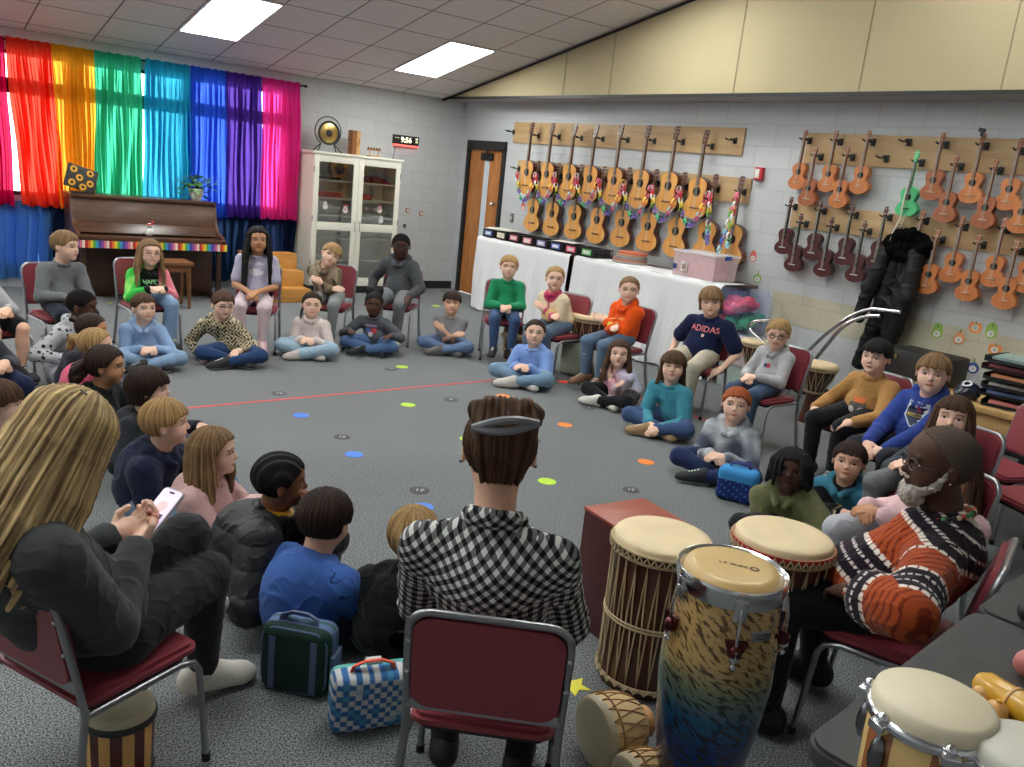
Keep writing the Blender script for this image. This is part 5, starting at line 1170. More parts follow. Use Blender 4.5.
# shakers and maracas on it
def on_table(px, py, z=TBZ+.02): return Pz(px, py, z)
yw_ = mat('yellow_wood', S(214, 160, 40), .3, coat=.3); bch = mat('maple_gloss', S(222, 168, 96), .3, coat=.3)
a = on_table(1015, 712); q = empty('wooden_guiro', (a[0], a[1], TBZ+.002), heading(205), 'yellow-brown fat wooden shaker lying on the black table', 'shaker'); m = MB(); m.lathe([(0, -.09), (.02, -.088), (.03, -.07), (.032, .0), (.034, .05), (.026, .08), (0, .09)], 24, Matrix.Translation((0, 0, .034)) @ Matrix.Rotation(PI/2, 4, 'X')); m.build('body', yw_, q); MB().lathe([(.0325, -.012), (.0345, -.01), (.0345, -.006), (.0325, -.004)], 24, Matrix.Translation((0, 0, .034)) @ Matrix.Rotation(PI/2, 4, 'X')).build('groove', bch, q)
a = on_table(990, 698); q = empty('wooden_maraca', (a[0], a[1], TBZ+.002), heading(80), 'pale wooden maraca lying behind the bongo, pointing at it', 'maraca'); MB().sph((0, -.0, .024), .024, 16, (1, 1.6, 1)).cyl((0, .02, .024), (0, .12, .016), .012, .007, 12).build('body', bch, q); MB().cyl((0, .115, .016), (0, .13, .016), .009, n=12).build('end_cap', yw_, q)
a = on_table(996, 713); q = empty('wooden_egg_shaker', (a[0], a[1], TBZ+.002), 0, 'round pale wooden shaker between the maraca and the bongo', 'shaker'); MB().sph((0, 0, .022), .022, 16, (1, 1.1, 1)).build('body', bch, q); MB().cyl((0, 0, .04), (0, 0, .048), .006, n=8).build('plug', yw_, q)
a = on_table(990, 728); q = empty('yellow_shaker', (a[0], a[1], TBZ+.002), .3, 'bright yellow plastic shaker squeezed between the two bongos', 'shaker'); MB().sph((0, 0, .02), .03, 16, (1.5, 1, .66)).build('body', mat('bright_yellow', (.8, .55, .02), .4), q)
a = Pz(978, 690, TBZ); q = empty('dark_tray', (a[0]+.03, a[1]-.0, TBZ+.001), ua, 'dark rubbery mat under the shakers on the black table', 'tray'); MB().prism(rrect(.20, .16, .02), 0, .008, bev=.002).build('mat_pad', mat('dark_rubber', (.03, .03, .028), .5), q)
a = Pz(1020, 617, TBZ+.02); q = empty('black_ball', (a[0]+.03, a[1]-.01, TBZ+.001), 0, 'black round knob-like shaker cut by the picture edge on the table', 'shaker'); MB().sph((0, 0, .03), .03, 16).build('body', blackm, q); MB().cyl((0, 0, .055), (0, 0, .066), .008, n=8).build('plug', dchrome, q)
a = Pz(1024, 672, TBZ+.02); q = empty('pink_shaker', (a[0]+.02, a[1]-.0, TBZ+.001), 0, 'pink rounded shaker at the picture edge, beyond the wooden shaker', 'shaker'); MB().sph((0, 0, .032), .032, 16, (1, 1, 1)).build('body', mat('dusty_pink', S(190, 110, 105), .5), q); MB().cyl((0, 0, .06), (0, 0, .07), .008, n=8).build('plug', white, q)
# two small laced hide drums lying on the floor
def small_drum(px, py, R, Lg, hd, lab):
    a = Pz(px, py, 0); r = empty('laced_drum', (a[0], a[1], R), 0, lab, 'drum'); r.rotation_euler = (0, PI/2, hd)
    cream = mat('cream_shell', S(216, 184, 132), .5, var=.12, scale=10)
    prof = [(R*.96, Lg*.5), (R*1.02, Lg*.42), (R*1.04, Lg*.2), (R*.98, -.0), (R*.8, -Lg*.22), (R*.5, -Lg*.34), (R*.36, -Lg*.38)]
    MB().lathe(prof, 40, Matrix.Identity(4)).build('shell', cream, r, smooth=70)
    MB().lathe([(R*.34, -Lg*.37), (R*.40, -Lg*.42), (R*.44, -Lg*.48), (R*.40, -Lg*.5), (0, -Lg*.5)], 30).build('foot', mat('tan_foot', S(196, 146, 96), .5), r, smooth=70)
    MB().lathe([(0, Lg*.5+.004), (R*.85, Lg*.5+.004), (R*.95, Lg*.5), (R*1.0, Lg*.47), (R*1.03, Lg*.40)], 40).build('drumhead', hide2, r, smooth=70)
    rad = lambda z: np.interp(z, [p_[1] for p_ in prof[::-1]], [p_[0] for p_ in prof[::-1]])+.002
    m = MB(); n = 9
    for ph in (0, .5):
        pts = []
        for k in range(n):
            for (aa, ab, z0, z1) in ((k, k+.5, Lg*.42, -Lg*.30), (k+.5, k+1, -Lg*.30, Lg*.42)):
                for i in range(6): t = i/6; an = 2*PI*((aa+(ab-aa)*t)+ph)/n; z = z0+(z1-z0)*t; pts.append((rad(z)*math.cos(an), rad(z)*math.sin(an), z))
        m.tube(pts, .0018, 5, closed=True)
    m.lathe([(rad(Lg*.30)+.003*math.cos(a_), Lg*.30+.003*math.sin(a_)) for a_ in [PI*k/3 for k in range(7)]], 40)
    m.build('lacing', mat('brown_lace', S(150, 110, 66), .7), r, smooth=70); return r
small_drum(616, 757, .108, .20, heading(-62)+PI/2, 'larger cream laced drum lying on its side by the chair leg')
small_drum(648, 800, .08, .18, heading(-62)+PI/2, 'smaller cream laced drum lying beside the larger one, at the bottom edge')
# drums standing behind chairs
ropedrum.zl = .26
gob = lambda R: [(R*.62, 0), (R*.60, .03), (R*.45, .15), (R*.42, .24), (R*.55, .30), (R*.85, .38), (R*.97, .43), (R, .46)]
ca, ra = topc(571, 311, 606, 311, .60); ropedrum((ca[0]+.05, ca[1]+.02, 0), gob(.17), .17, .56, 'dark goblet drum behind the chairs of the girls in cream and orange', 'djembe', nrope=14)
ca = Pz(745, 396, 0.); ropedrum((ca[0]+.12, ca[1]+.06, 0), gob(.13), .13, .50, 'dark goblet drum tucked behind the boy in the navy tee', 'djembe', nrope=14)
ca = Pz(806, 425, .0); ropedrum((ca[0]+.12, ca[1]+.06, 0), gob(.14), .14, .50, 'goblet drum half hidden behind the boy in glasses and light grey hoodie', 'djembe', nrope=14)
ca = Pz(902, 455, .0); ropedrum((ca[0]+.12, ca[1]+.05, 0), gob(.13), .13, .50, 'goblet drum behind the chair of the boy in the tan shirt', 'djembe', nrope=12)
ca = Pz(603, 352, .0); ropedrum.zl = .1
ropedrum((-2.02, -4.18, 0), [(.10, 0), (.10, .1), (.12, .3)], .12, .26, 'small brown drum under the chair of the boy in green', 'small_drum', nrope=10)
# ================================================================ BAGS
def softbox(vol, dims, r, k=.01): 
    dx, dy, dz = [d/2-r for d in dims]
    def fn(P): q = np.abs(P-np.array([0, 0, dims[2]/2]))-np.array([dx, dy, dz]); return np.sqrt((np.maximum(q, 0)**2).sum(-1))+np.minimum(q.max(-1), 0)-r
    return vol.add(fn, (-dims[0]/2, -dims[1]/2, 0), (dims[0]/2, dims[1]/2, dims[2]), k)
def bag(name, loc, rz, dims, colfn, lab, cat, strap, strapcol, extra=None, tilt=0, v=.005):
    r = empty(name, loc, rz, lab, cat); r.rotation_euler = (tilt, 0, rz)
    vo = softbox(Vol(v), dims, min(dims)*.28); V, Q = vo.run(lambda P: .003*wob(P, 30)); link('body', np_mesh(name, V, Q, colfn(V)), attr_mat('woven_bag', .85, .3, 500.), r)
    W, D, Hh = dims; m = MB(); pts = [(-W*.26, 0, Hh-.01), (-W*.24, 0, Hh+.015), (-W*.1, 0, Hh+.03), (W*.1, 0, Hh+.03), (W*.24, 0, Hh+.015), (W*.26, 0, Hh-.01)]
    m.tube(pts, strap, 8, flat=.35); m.build('handle', mat('strap_%s' % name+str(len(bpy.data.materials)), strapcol, .7), r, smooth=60)
    if extra: extra(r, W, D, Hh)
    return r
def ex1(r, W, D, Hh):
    bl_ = mat('slate_webbing', S(92, 104, 140), .8)
    for s in (-1, 1): MB().box((s*W*.30, -D/2-.001, Hh*.46), (.022, .005, Hh*.80), bev=.002).build('vertical_strap', bl_, r)
    MB().tube([(x, -D/2+.012, z+Hh/2) for x, z in rrect(W*.94, Hh*.94, .05, 6)], .004, 6, closed=True).build('front_piping', bl_, r)
    MB().box((W/2+.008, .0, Hh*.36), (.016, D*.7, Hh*.55), bev=.008).build('side_pocket', bl_, r)
def cf1(V):
    c = np.tile(np.array(S(34, 58, 50)), (len(V), 1)); c[(V[:, 1] > -.02)] = S(92, 110, 150); c[(V[:, 1] > .012) & (V[:, 1] < .022)] = S(50, 90, 75); return c
a = Pz(297, 697, 0); bag('lunch_bag', (a[0]+.03, a[1]+.06, 0), heading(-8)+PI, (.235, .12, .235), cf1, 'dark green and slate blue lunch bag standing behind the child in blue', 'bag', .017, S(92, 104, 140), ex1)
def cf2(V):
    x, z = V[:, 0], V[:, 2]; i = np.floor(x/.019)+np.floor(z/.019); j = (np.sin(np.floor(x/.019)*12.9+np.floor(z/.019)*78.2)*43758.5) % 1
    b_ = np.where((i % 2 == 0), 0, 1); c = np.where(b_[:, None] == 0, np.array(S(206, 208, 208)), np.array(S(60, 110, 170)))
    c[(j > .8) & (b_ == 0)] = S(80, 150, 190); c[(j < .12) & (b_ == 1)] = S(170, 190, 205); c[V[:, 1] > .02] = S(96, 178, 172); return c
a = Pz(375, 730, 0); bag('lunch_bag', (a[0]+.0, a[1]+.05, 0), heading(22)+PI, (.25, .10, .205), cf2, 'blue and white checked lunch bag with orange handle beside a burgundy chair', 'bag', .014, S(226, 86, 56), lambda r, W, D, Hh: MB().box((0, 0, Hh+.03), (.05, .03, .008), bev=.002).build('clear_tab', mat('grey_tab', (.5, .5, .5), .4), r), tilt=.12, v=.004)
def cf3(V):
    c = np.tile(np.array(S(24, 44, 110)), (len(V), 1)); c[V[:, 2] > .13] = S(60, 140, 200); n = np.sin(V[:, 0]*130)*np.sin(V[:, 2]*140+V[:, 0]*50); c[(n > .8) & (V[:, 2] < .13)] = S(70, 130, 190); return c
a = Pz(737, 505, 0); bag('lunch_bag', (a[0]+.06, a[1]+.06, 0), heading(-25), (.23, .13, .20), cf3, 'bright blue and navy lunch bag on the carpet by the child in olive', 'bag', .013, S(24, 40, 100))
def plain(c): return lambda V: np.tile(np.array(S(*c)), (len(V), 1))*(1+.08*wob(V, 25))[:, None]
def exb(r, W, D, Hh):
    m_ = mat('olive_trim', S(104, 114, 96), .8)
    MB().prism(rrect(W*.78, Hh*.42, .02), 0, .03, Matrix.Translation((0, -D/2+.01, Hh*.30)) @ Matrix.Rotation(PI/2, 4, 'X'), bev=.01).build('front_pocket', mat('sage_canvas', S(142, 150, 128), .8), r)
    MB().tube([(-W*.42, -D*.3, Hh*.78), (-W*.3, -D*.5, Hh*.80), (W*.3, -D*.5, Hh*.80), (W*.42, -D*.3, Hh*.78)], .004, 6).build('zip', m_, r)
a = Pz(563, 376, 0); bag('backpack', (a[0]+.12, a[1]+.02, 0), heading(-20), (.22, .16, .33), plain((150, 156, 136)), 'sage green backpack on the floor behind the girl in blue', 'backpack', .012, S(120, 128, 108), exb)
a = Pz(657, 402, 0); bag('backpack', (a[0]+.15, a[1]+.0, 0), heading(-10), (.24, .16, .36), lambda V: np.where((wob(V, 70) > .35)[:, None], np.array(S(150, 140, 140)), np.array(S(206, 202, 198))), 'white backpack with faint grey flecks behind the girl in the tie-dye top', 'backpack', .012, S(190, 186, 184), exb)
# boots under chair: brown paper bag like pair
# ================================================================ MARKS ON THE CARPET
def mark(name, px, py, fn, m, lab, cat, grp, R=.05, z=.0015, stretch=1.):
    p = Pz(px, py, 0); r = tag(MB().prism([(fn(2*PI*k/24)*R*math.cos(2*PI*k/24), fn(2*PI*k/24)*R*math.sin(2*PI*k/24)) for k in range(24)], 0, z).build(name, m, loc=(p[0], p[1], .0005), smooth=0), lab, cat, grp); return r
one = lambda a: 1
dots = [(402, 367, 'lime', 'lime green dot nearest the boy in the grey tee, at the back'), (408, 405, 'lime', 'lime green dot on the camera side of the red line, mid floor'), (290, 354, 'lime', None), (381, 364, 'lime', None), (468, 439, 'lime', 'lime green dot peeping from behind the woman with the hair clip'), (547, 481.5, 'lime', 'lime green dot to the side of the woman with the hair clip'),
        (354, 454.5, 'blue', 'blue dot behind the boy in the royal blue shirt, upper of two'), (423, 507, 'blue', 'blue dot above the head of the boy in the black jacket'), (301, 415.5, 'blue', 'blue dot on the carpet close to the red tape line'), (412, 441, 'lime', None),
        (503, 396, 'orange', 'orange dot in front of the girl in the blue sweater'), (565, 425, 'orange', 'orange dot to the side of the seated girl in blue, nearer the viewer'), (646, 462, 'orange', 'orange dot behind the maroon box, close to the teal shirt boy'), (564, 382, 'red', 'bright red dot by the sage backpack'), (436, 306, 'lime', 'lime green mark near the doorway floor'), (505, 411, 'x', None)]
dm = {'lime': mat('lime_vinyl', S(176, 214, 50), .6), 'blue': mat('blue_vinyl', S(60, 120, 214), .6), 'orange': mat('orange_vinyl', S(236, 130, 50), .6), 'red': mat('red_vinyl', S(222, 60, 50), .6)}
for px, py, c, lab in dots:
    if lab: mark('floor_dot', px, py, one, dm[c], lab, 'floor dot', 'coloured floor dots', .055)
tapem = mat('red_tape', S(196, 70, 74), .6)
def tape(a, b, w, lab, m=tapem):
    p, q = Pz(*a), Pz(*b); d = (q-p)/np.linalg.norm(q-p); n = np.array([-d[1], d[0], 0])*w/2
    mm = MB(); mm.prism([tuple((x)[:2]) for x in (p+n, p-n, q-n, q+n)], .0005, .0018); tag(mm.build('floor_tape', m, smooth=0), lab, 'tape', 'red tape lines')
tape((188, 408), (492, 380.5), .035, 'long straight red tape line across the carpet'); tape((560, 372), (760, 438), .035, 'red tape line running under the chairs beside the counter')
tape((455/4.26, 303), (112, 303), .05, 'short yellow tape mark in front of the piano', mat('yellow_tape', S(200, 180, 50), .6)); bpy.data.objects['floor_tape.002']['group'] = 'yellow tape'
star = lambda a: 1.0 if int(round(a/(2*PI)*24)) % 5 == 0 else .5
p = Pz(580, 683.5, 0); pts = []
for k in range(10): R = .062 if k % 2 == 0 else .03; pts.append((R*math.cos(2*PI*k/10+.3), R*math.sin(2*PI*k/10+.3)))
tag(MB().prism(pts, 0, .002).build('floor_star', mat('yellow_star', S(232, 224, 70), .6), loc=(p[0]-.03, p[1], .0005), smooth=0), 'yellow paper star on the carpet beside the woman in gingham', 'star')
for px, py, R, t_, lab in ((344, 436, .075, 'x', None), (419.5, 490.5, .055, '17', 'black numbered floor disc reading 17 above the blue dot'), (534, 440, .05, '5', 'black numbered floor disc beside the woman with the hair clip'), (451, 399.5, .055, '8', 'black numbered floor disc behind the red line, mid floor'), (392, 369, .05, '9', None), (279, 393.5, .055, '14', 'black numbered floor disc on the far side of the red line'), (589, 408, .05, '6', 'black numbered floor disc by the girl in the tie-dye top'), (631, 490, .05, '17', 'black numbered floor disc behind the maroon box'), (391, 369, .05, '10', 'black numbered floor disc in front of the boy in the grey tee'), (344, 368, .05, '11', None), (46, 336, .05, '2', 'black numbered floor disc near the chair of the boy in grey'), (193, 335.5, .05, '3', 'black numbered floor disc between two chairs by the piano'), (342, 437, .05, '16', 'black numbered floor disc above the child in royal blue')):
    if not lab: continue
    p = Pz(px, py, 0); q = empty('numbered_disc', (p[0], p[1], .0005), heading(0)+PI, lab, 'floor disc', 'black numbered floor discs'); MB().cyl((0, 0, 0), (0, 0, .0015), R, n=28).build('disc', mat('disc_black', (.03, .03, .035), .6), q)
    link('numeral', text_mesh(t_, R*.95, .0004, bold=.0005), mat('numeral_grey', (.42, .42, .42), .6), q, (0, 0, .0018))

sd_ = Pz(135, 300, .39); tom((sd_[0], sd_[1], .390), .05, .085, 'small cream topped hand drum standing on the chair beside the girl in green and pink', mat('dark_drum', (.05, .03, .02), .5), hide, blackm)
# ================================================================ PEOPLE
def nrm(a): a = np.array(a, float); return a/max(1e-9, np.linalg.norm(a))
def ik(Sh, W, l1, l2, pole):
    d = W-Sh; L = np.linalg.norm(d); mx = (l1+l2)*.995
    if L > mx: W = Sh+d/L*mx; d = W-Sh; L = mx
    L = max(L, abs(l1-l2)+.01); a = (l1*l1-l2*l2+L*L)/(2*L); h = math.sqrt(max(0, l1*l1-a*a)); u = d/L
    p = np.array(pole, float); p = nrm(p-u*(p@u)); return Sh+u*a+p*h, W
def hand(vol, W, dr, nm, side, s, curl=.5, spread=1.):
    """palm, four unequal bent fingers and a side thumb; nm = the way the palm faces"""
    dr = nrm(dr); nm = nrm(nm-dr*(nm@dr)); lat = np.cross(dr, nm)*side   # towards the thumb side
    M = np.stack([lat, dr, nm], 1)
    vol.ell(W+dr*.040*s, (.031*s, .047*s, .0155*s), .008*s, M); vol.cap(W, W+dr*.03*s, .021*s, .020*s, .012*s)
    for i, (o, L) in enumerate(((.024, .060), (.008, .068), (-.008, .063), (-.023, .049))):
        b = W+dr*.076*s+lat*o*s*spread; c1 = curl*(.55+.08*i); c2 = curl*(1.35+.1*i)
        d1 = dr*math.cos(c1)+nm*math.sin(c1)+lat*o*2*(spread-.7); d2 = dr*math.cos(c2)+nm*math.sin(c2)
        m_ = b+nrm(d1)*L*.5*s; e_ = m_+nrm(d2)*L*.5*s; vol.cap(b, m_, .0088*s, .0080*s, .003*s).cap(m_, e_, .0080*s, .0066*s, .003*s)
    b = W+dr*.022*s+lat*.022*s; m_ = b+nrm(dr*.75+lat*.75+nm*.3)*.034*s; e_ = m_+nrm(dr*1.-lat*.05+nm*.4)*.028*s
    vol.cap(b, m_, .0115*s, .0095*s, .006*s).cap(m_, e_, .0095*s, .0075*s, .003*s)
EYES = {}
def eye_mesh(iris):
    if iris in EYES: return EYES[iris]
    bm = bmesh.new(); bmesh.ops.create_uvsphere(bm, u_segments=24, v_segments=16, radius=1.); bmesh.ops.rotate(bm, verts=bm.verts, cent=(0, 0, 0), matrix=Matrix.Rotation(-PI/2, 3, 'X'))
    me = bpy.data.meshes.new('eye'); bm.to_mesh(me); bm.free(); me.shade_smooth()
    V = np.zeros(len(me.vertices)*3, np.float32); me.vertices.foreach_get('co', V); V = V.reshape(-1, 3); c = np.ones((len(V), 4), np.float32); c[:, :3] = (.62, .60, .57)
    r = np.sqrt((V[:, 0]*1.0)**2+(V[:, 2]*.62)**2); f = V[:, 1] > 0; c[f & (r < .52), :3] = iris; c[f & (r < .25), :3] = (.004, .004, .004)
    a = me.color_attributes.new('Col', 'FLOAT_COLOR', 'POINT'); a.data.foreach_set('color', c.ravel()); me.materials.append(attr_mat('eye_surface', .15, 0., 10., spec=.6, var=0.)); EYES[iris] = me; return me
def frame(look, tilt=0.):
    f = nrm(look); r = nrm(np.cross(f, (0, 0, 1))); u = np.cross(r, f); c, s_ = math.cos(tilt), math.sin(tilt)
    return np.stack([c*r+s_*u, f, -s_*r+c*u], 1)
def hair_fn(HC, Hm, hh, th=.05, zb=.30, zn=-.22, side=True, ymax=.08, part=0., back=0., sw=0., taper=False):
    def fn(P):
        q = (P-HC)@Hm/hh; x, y, z = q[..., 0], q[..., 1], q[..., 2]
        rx, ry, rz = .385+th, .455+th+back, .40+th
        k0 = np.sqrt((x/rx)**2+((y+.06+back*.4)/ry)**2+((z-.12)/rz)**2); d = (k0-1)*.40
        lowr = np.sqrt((x/(rx*.93))**2+((y+.10)/(ry*.86))**2)-1      # straight sides going down from the widest point
        dl = np.maximum(lowr*.38, z-.12) if not taper else d+9.; d = np.where(z < .12, np.minimum(d, np.maximum(dl, -z-.45)), d)
        cut = (y-ymax-.78*(z+.05))*.79
        zz = zb+sw*x+.018*np.sin(x*38)+.012*np.sin(x*91+1)
        keep = np.minimum(cut, zz-z)
        d = np.maximum(d, keep); d = np.maximum(d, zn+.05*np.cos(x*5)-z)
        if side: d = np.maximum(d, -np.maximum(z-.04, -.11-y))
        return d*hh
    R = hh*.62; return fn, HC-R, HC+R
def strand_disp(HC, Hm, hh, amp=.012, fr=46):
    def f(P):
        q = (P-HC)@Hm/hh; a = np.arctan2(q[:, 0], -q[:, 1]+.0); return hh*amp*(np.sin(a*fr+2.2*wob(q, 3.))+.6*np.sin(a*fr*1.9+9*q[:, 2]*.4+wob(q, 5., 1)*2))
    return f
def hair_col(V, HC, Hm, hh, c, c2=None, fr=38):
    q = (V-HC)@Hm/hh; a = np.arctan2(q[:, 0], -q[:, 1]); n = .5+.5*np.sin(a*fr+3*wob(q, 2.5)+2*np.sin(a*fr*.37)); n = n*.7+.3*(.5+.5*wob(q, 9., 2))
    c = np.array(c); c2 = c*.55 if c2 is None else np.array(c2); return c2+(c-c2)*n[:, None]
SK = {'light': S(226, 178, 152), 'fair': S(232, 190, 168), 'tan': S(190, 138, 104), 'brown': S(128, 84, 60), 'dark': S(84, 54, 40), 'deep': S(78, 51, 40)}
HR = {'blond': (S(206, 168, 116), S(140, 104, 62)), 'dirty': (S(166, 130, 92), S(98, 72, 48)), 'brown': (S(104, 74, 52), S(52, 34, 24)), 'dkbrown': (S(66, 46, 36), S(28, 20, 16)), 'black': (S(30, 26, 26), S(10, 9, 9)), 'red': (S(196, 104, 56), S(132, 62, 34)), 'grey': (S(92, 80, 72), S(54, 44, 39)), 'streak': (S(240, 208, 150), S(108, 80, 52))}
def noisy(c, a=.05): return lambda V, ctx: np.array(S(*c))*(1+a*wob(V, 18))[:, None]
PEOPLE = []
def person(lab, hip, h, head, pose='floor', s=1., look=None, tilt=0., pitch=None, skin='light', hair='boy', hc='brown', top=(120, 120, 120), sleeve='long', hood=False, bottom=(50, 60, 80), legs='long', shoes=(60, 60, 65), sole=(200, 200, 200),
           glasses=None, arms='lap', hipz=None, lean=None, adult=False, legspec=None, armspec=None, twist=0., extra=None, v=None, hh=None, wide=1., hkw=None, locks=None, print_=None, mats=(None, None), flare=0., iris='brown', world=None, collar=None, hat=None, puff=0., sock=None, zlong=0., py0=None):
    if not adult: s = s*.92
    SEAT = .374
    rz = heading(h); c_, s_ = math.cos(rz), math.sin(rz); Rw = np.array([[c_, -s_, 0], [s_, c_, 0], [0, 0, 1.]])     # local -> world
    hz = hipz if hipz is not None else (.095*s if pose == 'floor' else SEAT+.085*s)
    hw = np.array(world, float) if world is not None else (Pz(hip[0], hip[1], 0. if pose == 'floor' else hz-.02)); org = np.array([hw[0], hw[1], 0.])
    if pose == 'chair' and world is None: org = org+Rw@np.array([0, .06, 0])
    fwd = Rw[:, 1]
    # head centre: on its own line of sight, at the distance of the hips plus a little lean
    ln = lean if lean is not None else (.07 if pose == 'floor' else .05)*s
    base = org+fwd*(ln-(.06 if pose == 'chair' else 0)); vh = nrm(np.array([base[0]-CAM[0], base[1]-CAM[1], 0])); d = ray(*head); t = ((base-CAM)@vh)/(d@vh); hcw = CAM+d*t
    dist = np.linalg.norm(hcw-CAM); L2W = lambda p: Rw@np.array(p)+org; W2L = lambda p: Rw.T@(np.array(p)-org)
    HC = W2L(hcw); HH = hh or ((.193+.0024*dist)*s**.4 if not adult else .232)
    tgt = np.array(look if look is not None else (-6.6, -10., 1.2)); lk = Rw.T@(tgt-hcw)
    if pitch is not None: lk = nrm([lk[0], lk[1], 0]); lk = np.array([lk[0]*math.cos(pitch), lk[1]*math.cos(pitch), math.sin(pitch)])
    Hm = frame(lk, tilt); vx = v or float(np.clip(dist*.00078, .0035, .0062))
    root = empty('person', org, rz, lab, 'person')
    k = 1.25 if adult else 1.; U = s*k           # unit for limb lengths
    P0 = np.array([0, py0 if py0 is not None else (-.06 if pose == 'chair' else 0), hz]); NB = HC+Hm@np.array([0, -.16, -.56])*HH+np.array([0, -.01, -.012])*U
    if adult: NB = HC+Hm@np.array([0, -.2, -.66])*HH+np.array([0, -.02, -.02])
    sp = NB-P0; L = np.linalg.norm(sp); tw = np.array([math.cos(twist), math.sin(twist), 0]); 
    CH = P0+sp*.66+np.array([0, -.035*U, 0]); BL = P0+sp*.30+np.array([0, -.02*U, 0])
    shw = (.118 if not adult else .125)*U*wide; sdz = (.05 if not adult else .075)*U; SR = NB+tw*shw+np.array([0, -.0, -sdz]); SLh = NB-tw*shw+np.array([0, 0, -sdz])
    al1, al2 = (.205*s, .180*s) if not adult else (.29*s, .25*s)
    # ---- arms
    A = dict(lap=((.05, .22, hz+.07), (-.05, .23, hz+.075)), knees=((.20, .23, hz+.11), (-.20, .23, hz+.11)), floor=((.10, .24, hz+.03), (-.10, .24, hz+.03)), fold=((-.06, .20, hz+.09), (.05, .17, hz+.12)), sides=((.22, .02, hz+.02), (-.22, .02, hz+.02)), low=((.04, .30, hz-.0), (-.06, .30, hz-.01)))
    if armspec: wr = [(HC+np.array(a[1], float)) if isinstance(a[0], str) else np.array(a, float) for a in armspec[:2]]
    else:
        wr = [np.array([x*U, y*U+(P0[1]), hz+(z-hz)*U]) for x, y, z in A[arms]]
    arms_ = []
    for i, (Sh, W) in enumerate(((SR, wr[0]), (SLh, wr[1]))):
        sd = 1 if i == 0 else -1; pole = (armspec[2+i] if armspec and len(armspec) > 2+i and armspec[2+i] is not None else (sd*.7, -.6, -.5)); E, W = ik(Sh, W, al1, al2, np.array(pole, float))
        W[2] = max(W[2], .03); arms_.append((Sh, E, W, sd))
    # ---- legs
    tl, sl = (.275*s, .265*s) if not adult else (.42*s, .42*s)
    lg = []
    for sd in (1, -1):
        hj = P0+np.array([sd*.068*U*wide, .02*U, -.005])
        if legspec: kn, an, td = [np.array(q, float) for q in legspec[0 if sd == 1 else 1][:3]]
        elif pose == 'floor':
            an = np.array([sd*-.03*s, (.24 if sd > 0 else .32)*s, .055*s]); kn, an = ik(hj, an, tl, sl, np.array([sd*1., .35, .15])); td = np.array([-sd*.9, .45, .0])
        else:
            an = np.array([sd*.085*U, P0[1]+.30*s*(1 if not adult else 1.3), max(.075*U, hz-.05-.275*s)]) if not adult else np.array([sd*.12, .36, .085]); kn, an = ik(hj, an, .29*s if not adult else tl, .275*s if not adult else sl, np.array([sd*.12, .9, .5])); td = np.array([sd*.15, 1., -.12 if not adult else 0.])
        kn[2] = max(kn[2], .07*U); lg.append((hj, kn, an, nrm(td), sd))
    # ---- the body: one continuous surface
    B = Vol(vx); hd = lambda p: HC+Hm@(np.array(p)*HH)
    B.ell(P0+(0, 0, .01), np.array((.102*wide, .070, .070))*U, .02*U).cap(P0+(0, 0, .02), BL, .068*U*wide, .066*U*wide, .03*U).cap(BL, CH, .066*U*wide, .074*U*wide, .03*U)
    B.cap((SR+CH)/2, (SLh+CH)/2, .050*U, .050*U, .02*U).cap(SR, NB-(0, 0, .03*U), .036*U, .036*U, .03*U).cap(SLh, NB-(0, 0, .03*U), .036*U, .036*U, .03*U)
    B.cap(NB-(0, 0, .02*U), HC+Hm@np.array([0, -.10, -.30])*HH, .046*U if not adult else .056*s, .24*HH, .018*U)
    for Sh, E, W, sd in arms_:
        B.cap(Sh, E, .037*U, .030*U, .02*U).cap(E, W, .030*U, .0205*U, .010*U)
        fd = nrm(W-E); hdv = armspec[4+(0 if sd == 1 else 1)] if armspec and len(armspec) > 4 and armspec[4+(0 if sd == 1 else 1)] is not None else None
        if arms == 'fold' and hdv is None: dr = nrm(fd+np.array([0, -.15, -.1])); nm = np.array([0, -.8, -.6]); cu = .4
        elif hdv is not None: dr, nm, cu = np.array(hdv[0], float), np.array(hdv[1], float), hdv[2]
        elif arms in ('lap', 'low', 'fold'): dr = nrm(fd*.6+np.array([-sd*.5, .35, -.25])); nm = np.array([-sd*.3, -.2, -1.]); cu = .6
        else: dr = nrm(fd+np.array([0, .3, -.2])); nm = np.array([0, 0, -1.]); cu = .35
        hand(B, W, dr, nm, sd, U*(.92 if not adult else .84), cu)
    for hj, kn, an, td, sd in lg:
        B.cap(hj, kn, .054*U, .043*U, .02*U).cap(kn, kn+(an-kn)*.35, .042*U, .042*U, .012*U).cap(kn+(an-kn)*.35, an, .042*U, .026*U, .012*U).cap(an-td*.0*U-(0, 0, .02*U), an+td*.08*U-(0, 0, .035*U), .022*U, .016*U, .01*U)
    # skull, face
    chub = .0 if adult else 1.
    B.ell(hd((0, -.06, .12)), np.array((.385, .455, .395))*HH, .03*HH, Hm).ell(hd((0, .085, -.17)), np.array((.29+.02*chub, .285, .315))*HH, .14*HH, Hm)
    for sd in (1, -1):
        B.ell(hd((sd*.17, .19, -.17)), np.array((.12, .12, .12))*HH, .10*HH, Hm)
        B.ell(hd((sd*.15, .395, .005)), np.array((.085, .07, .055))*HH, .05*HH, Hm, '-')
        B.ell(hd((sd*.395, -.05, -.03)), np.array((.035, .075, .115))*HH, .03*HH, Hm); B.ell(hd((sd*.44, -.03, -.02)), np.array((.03, .04, .07))*HH, .02*HH, Hm, '-')
        B.ell(hd((sd*.036, .395, -.135)), np.array((.032, .035, .026))*HH, .02*HH, Hm)
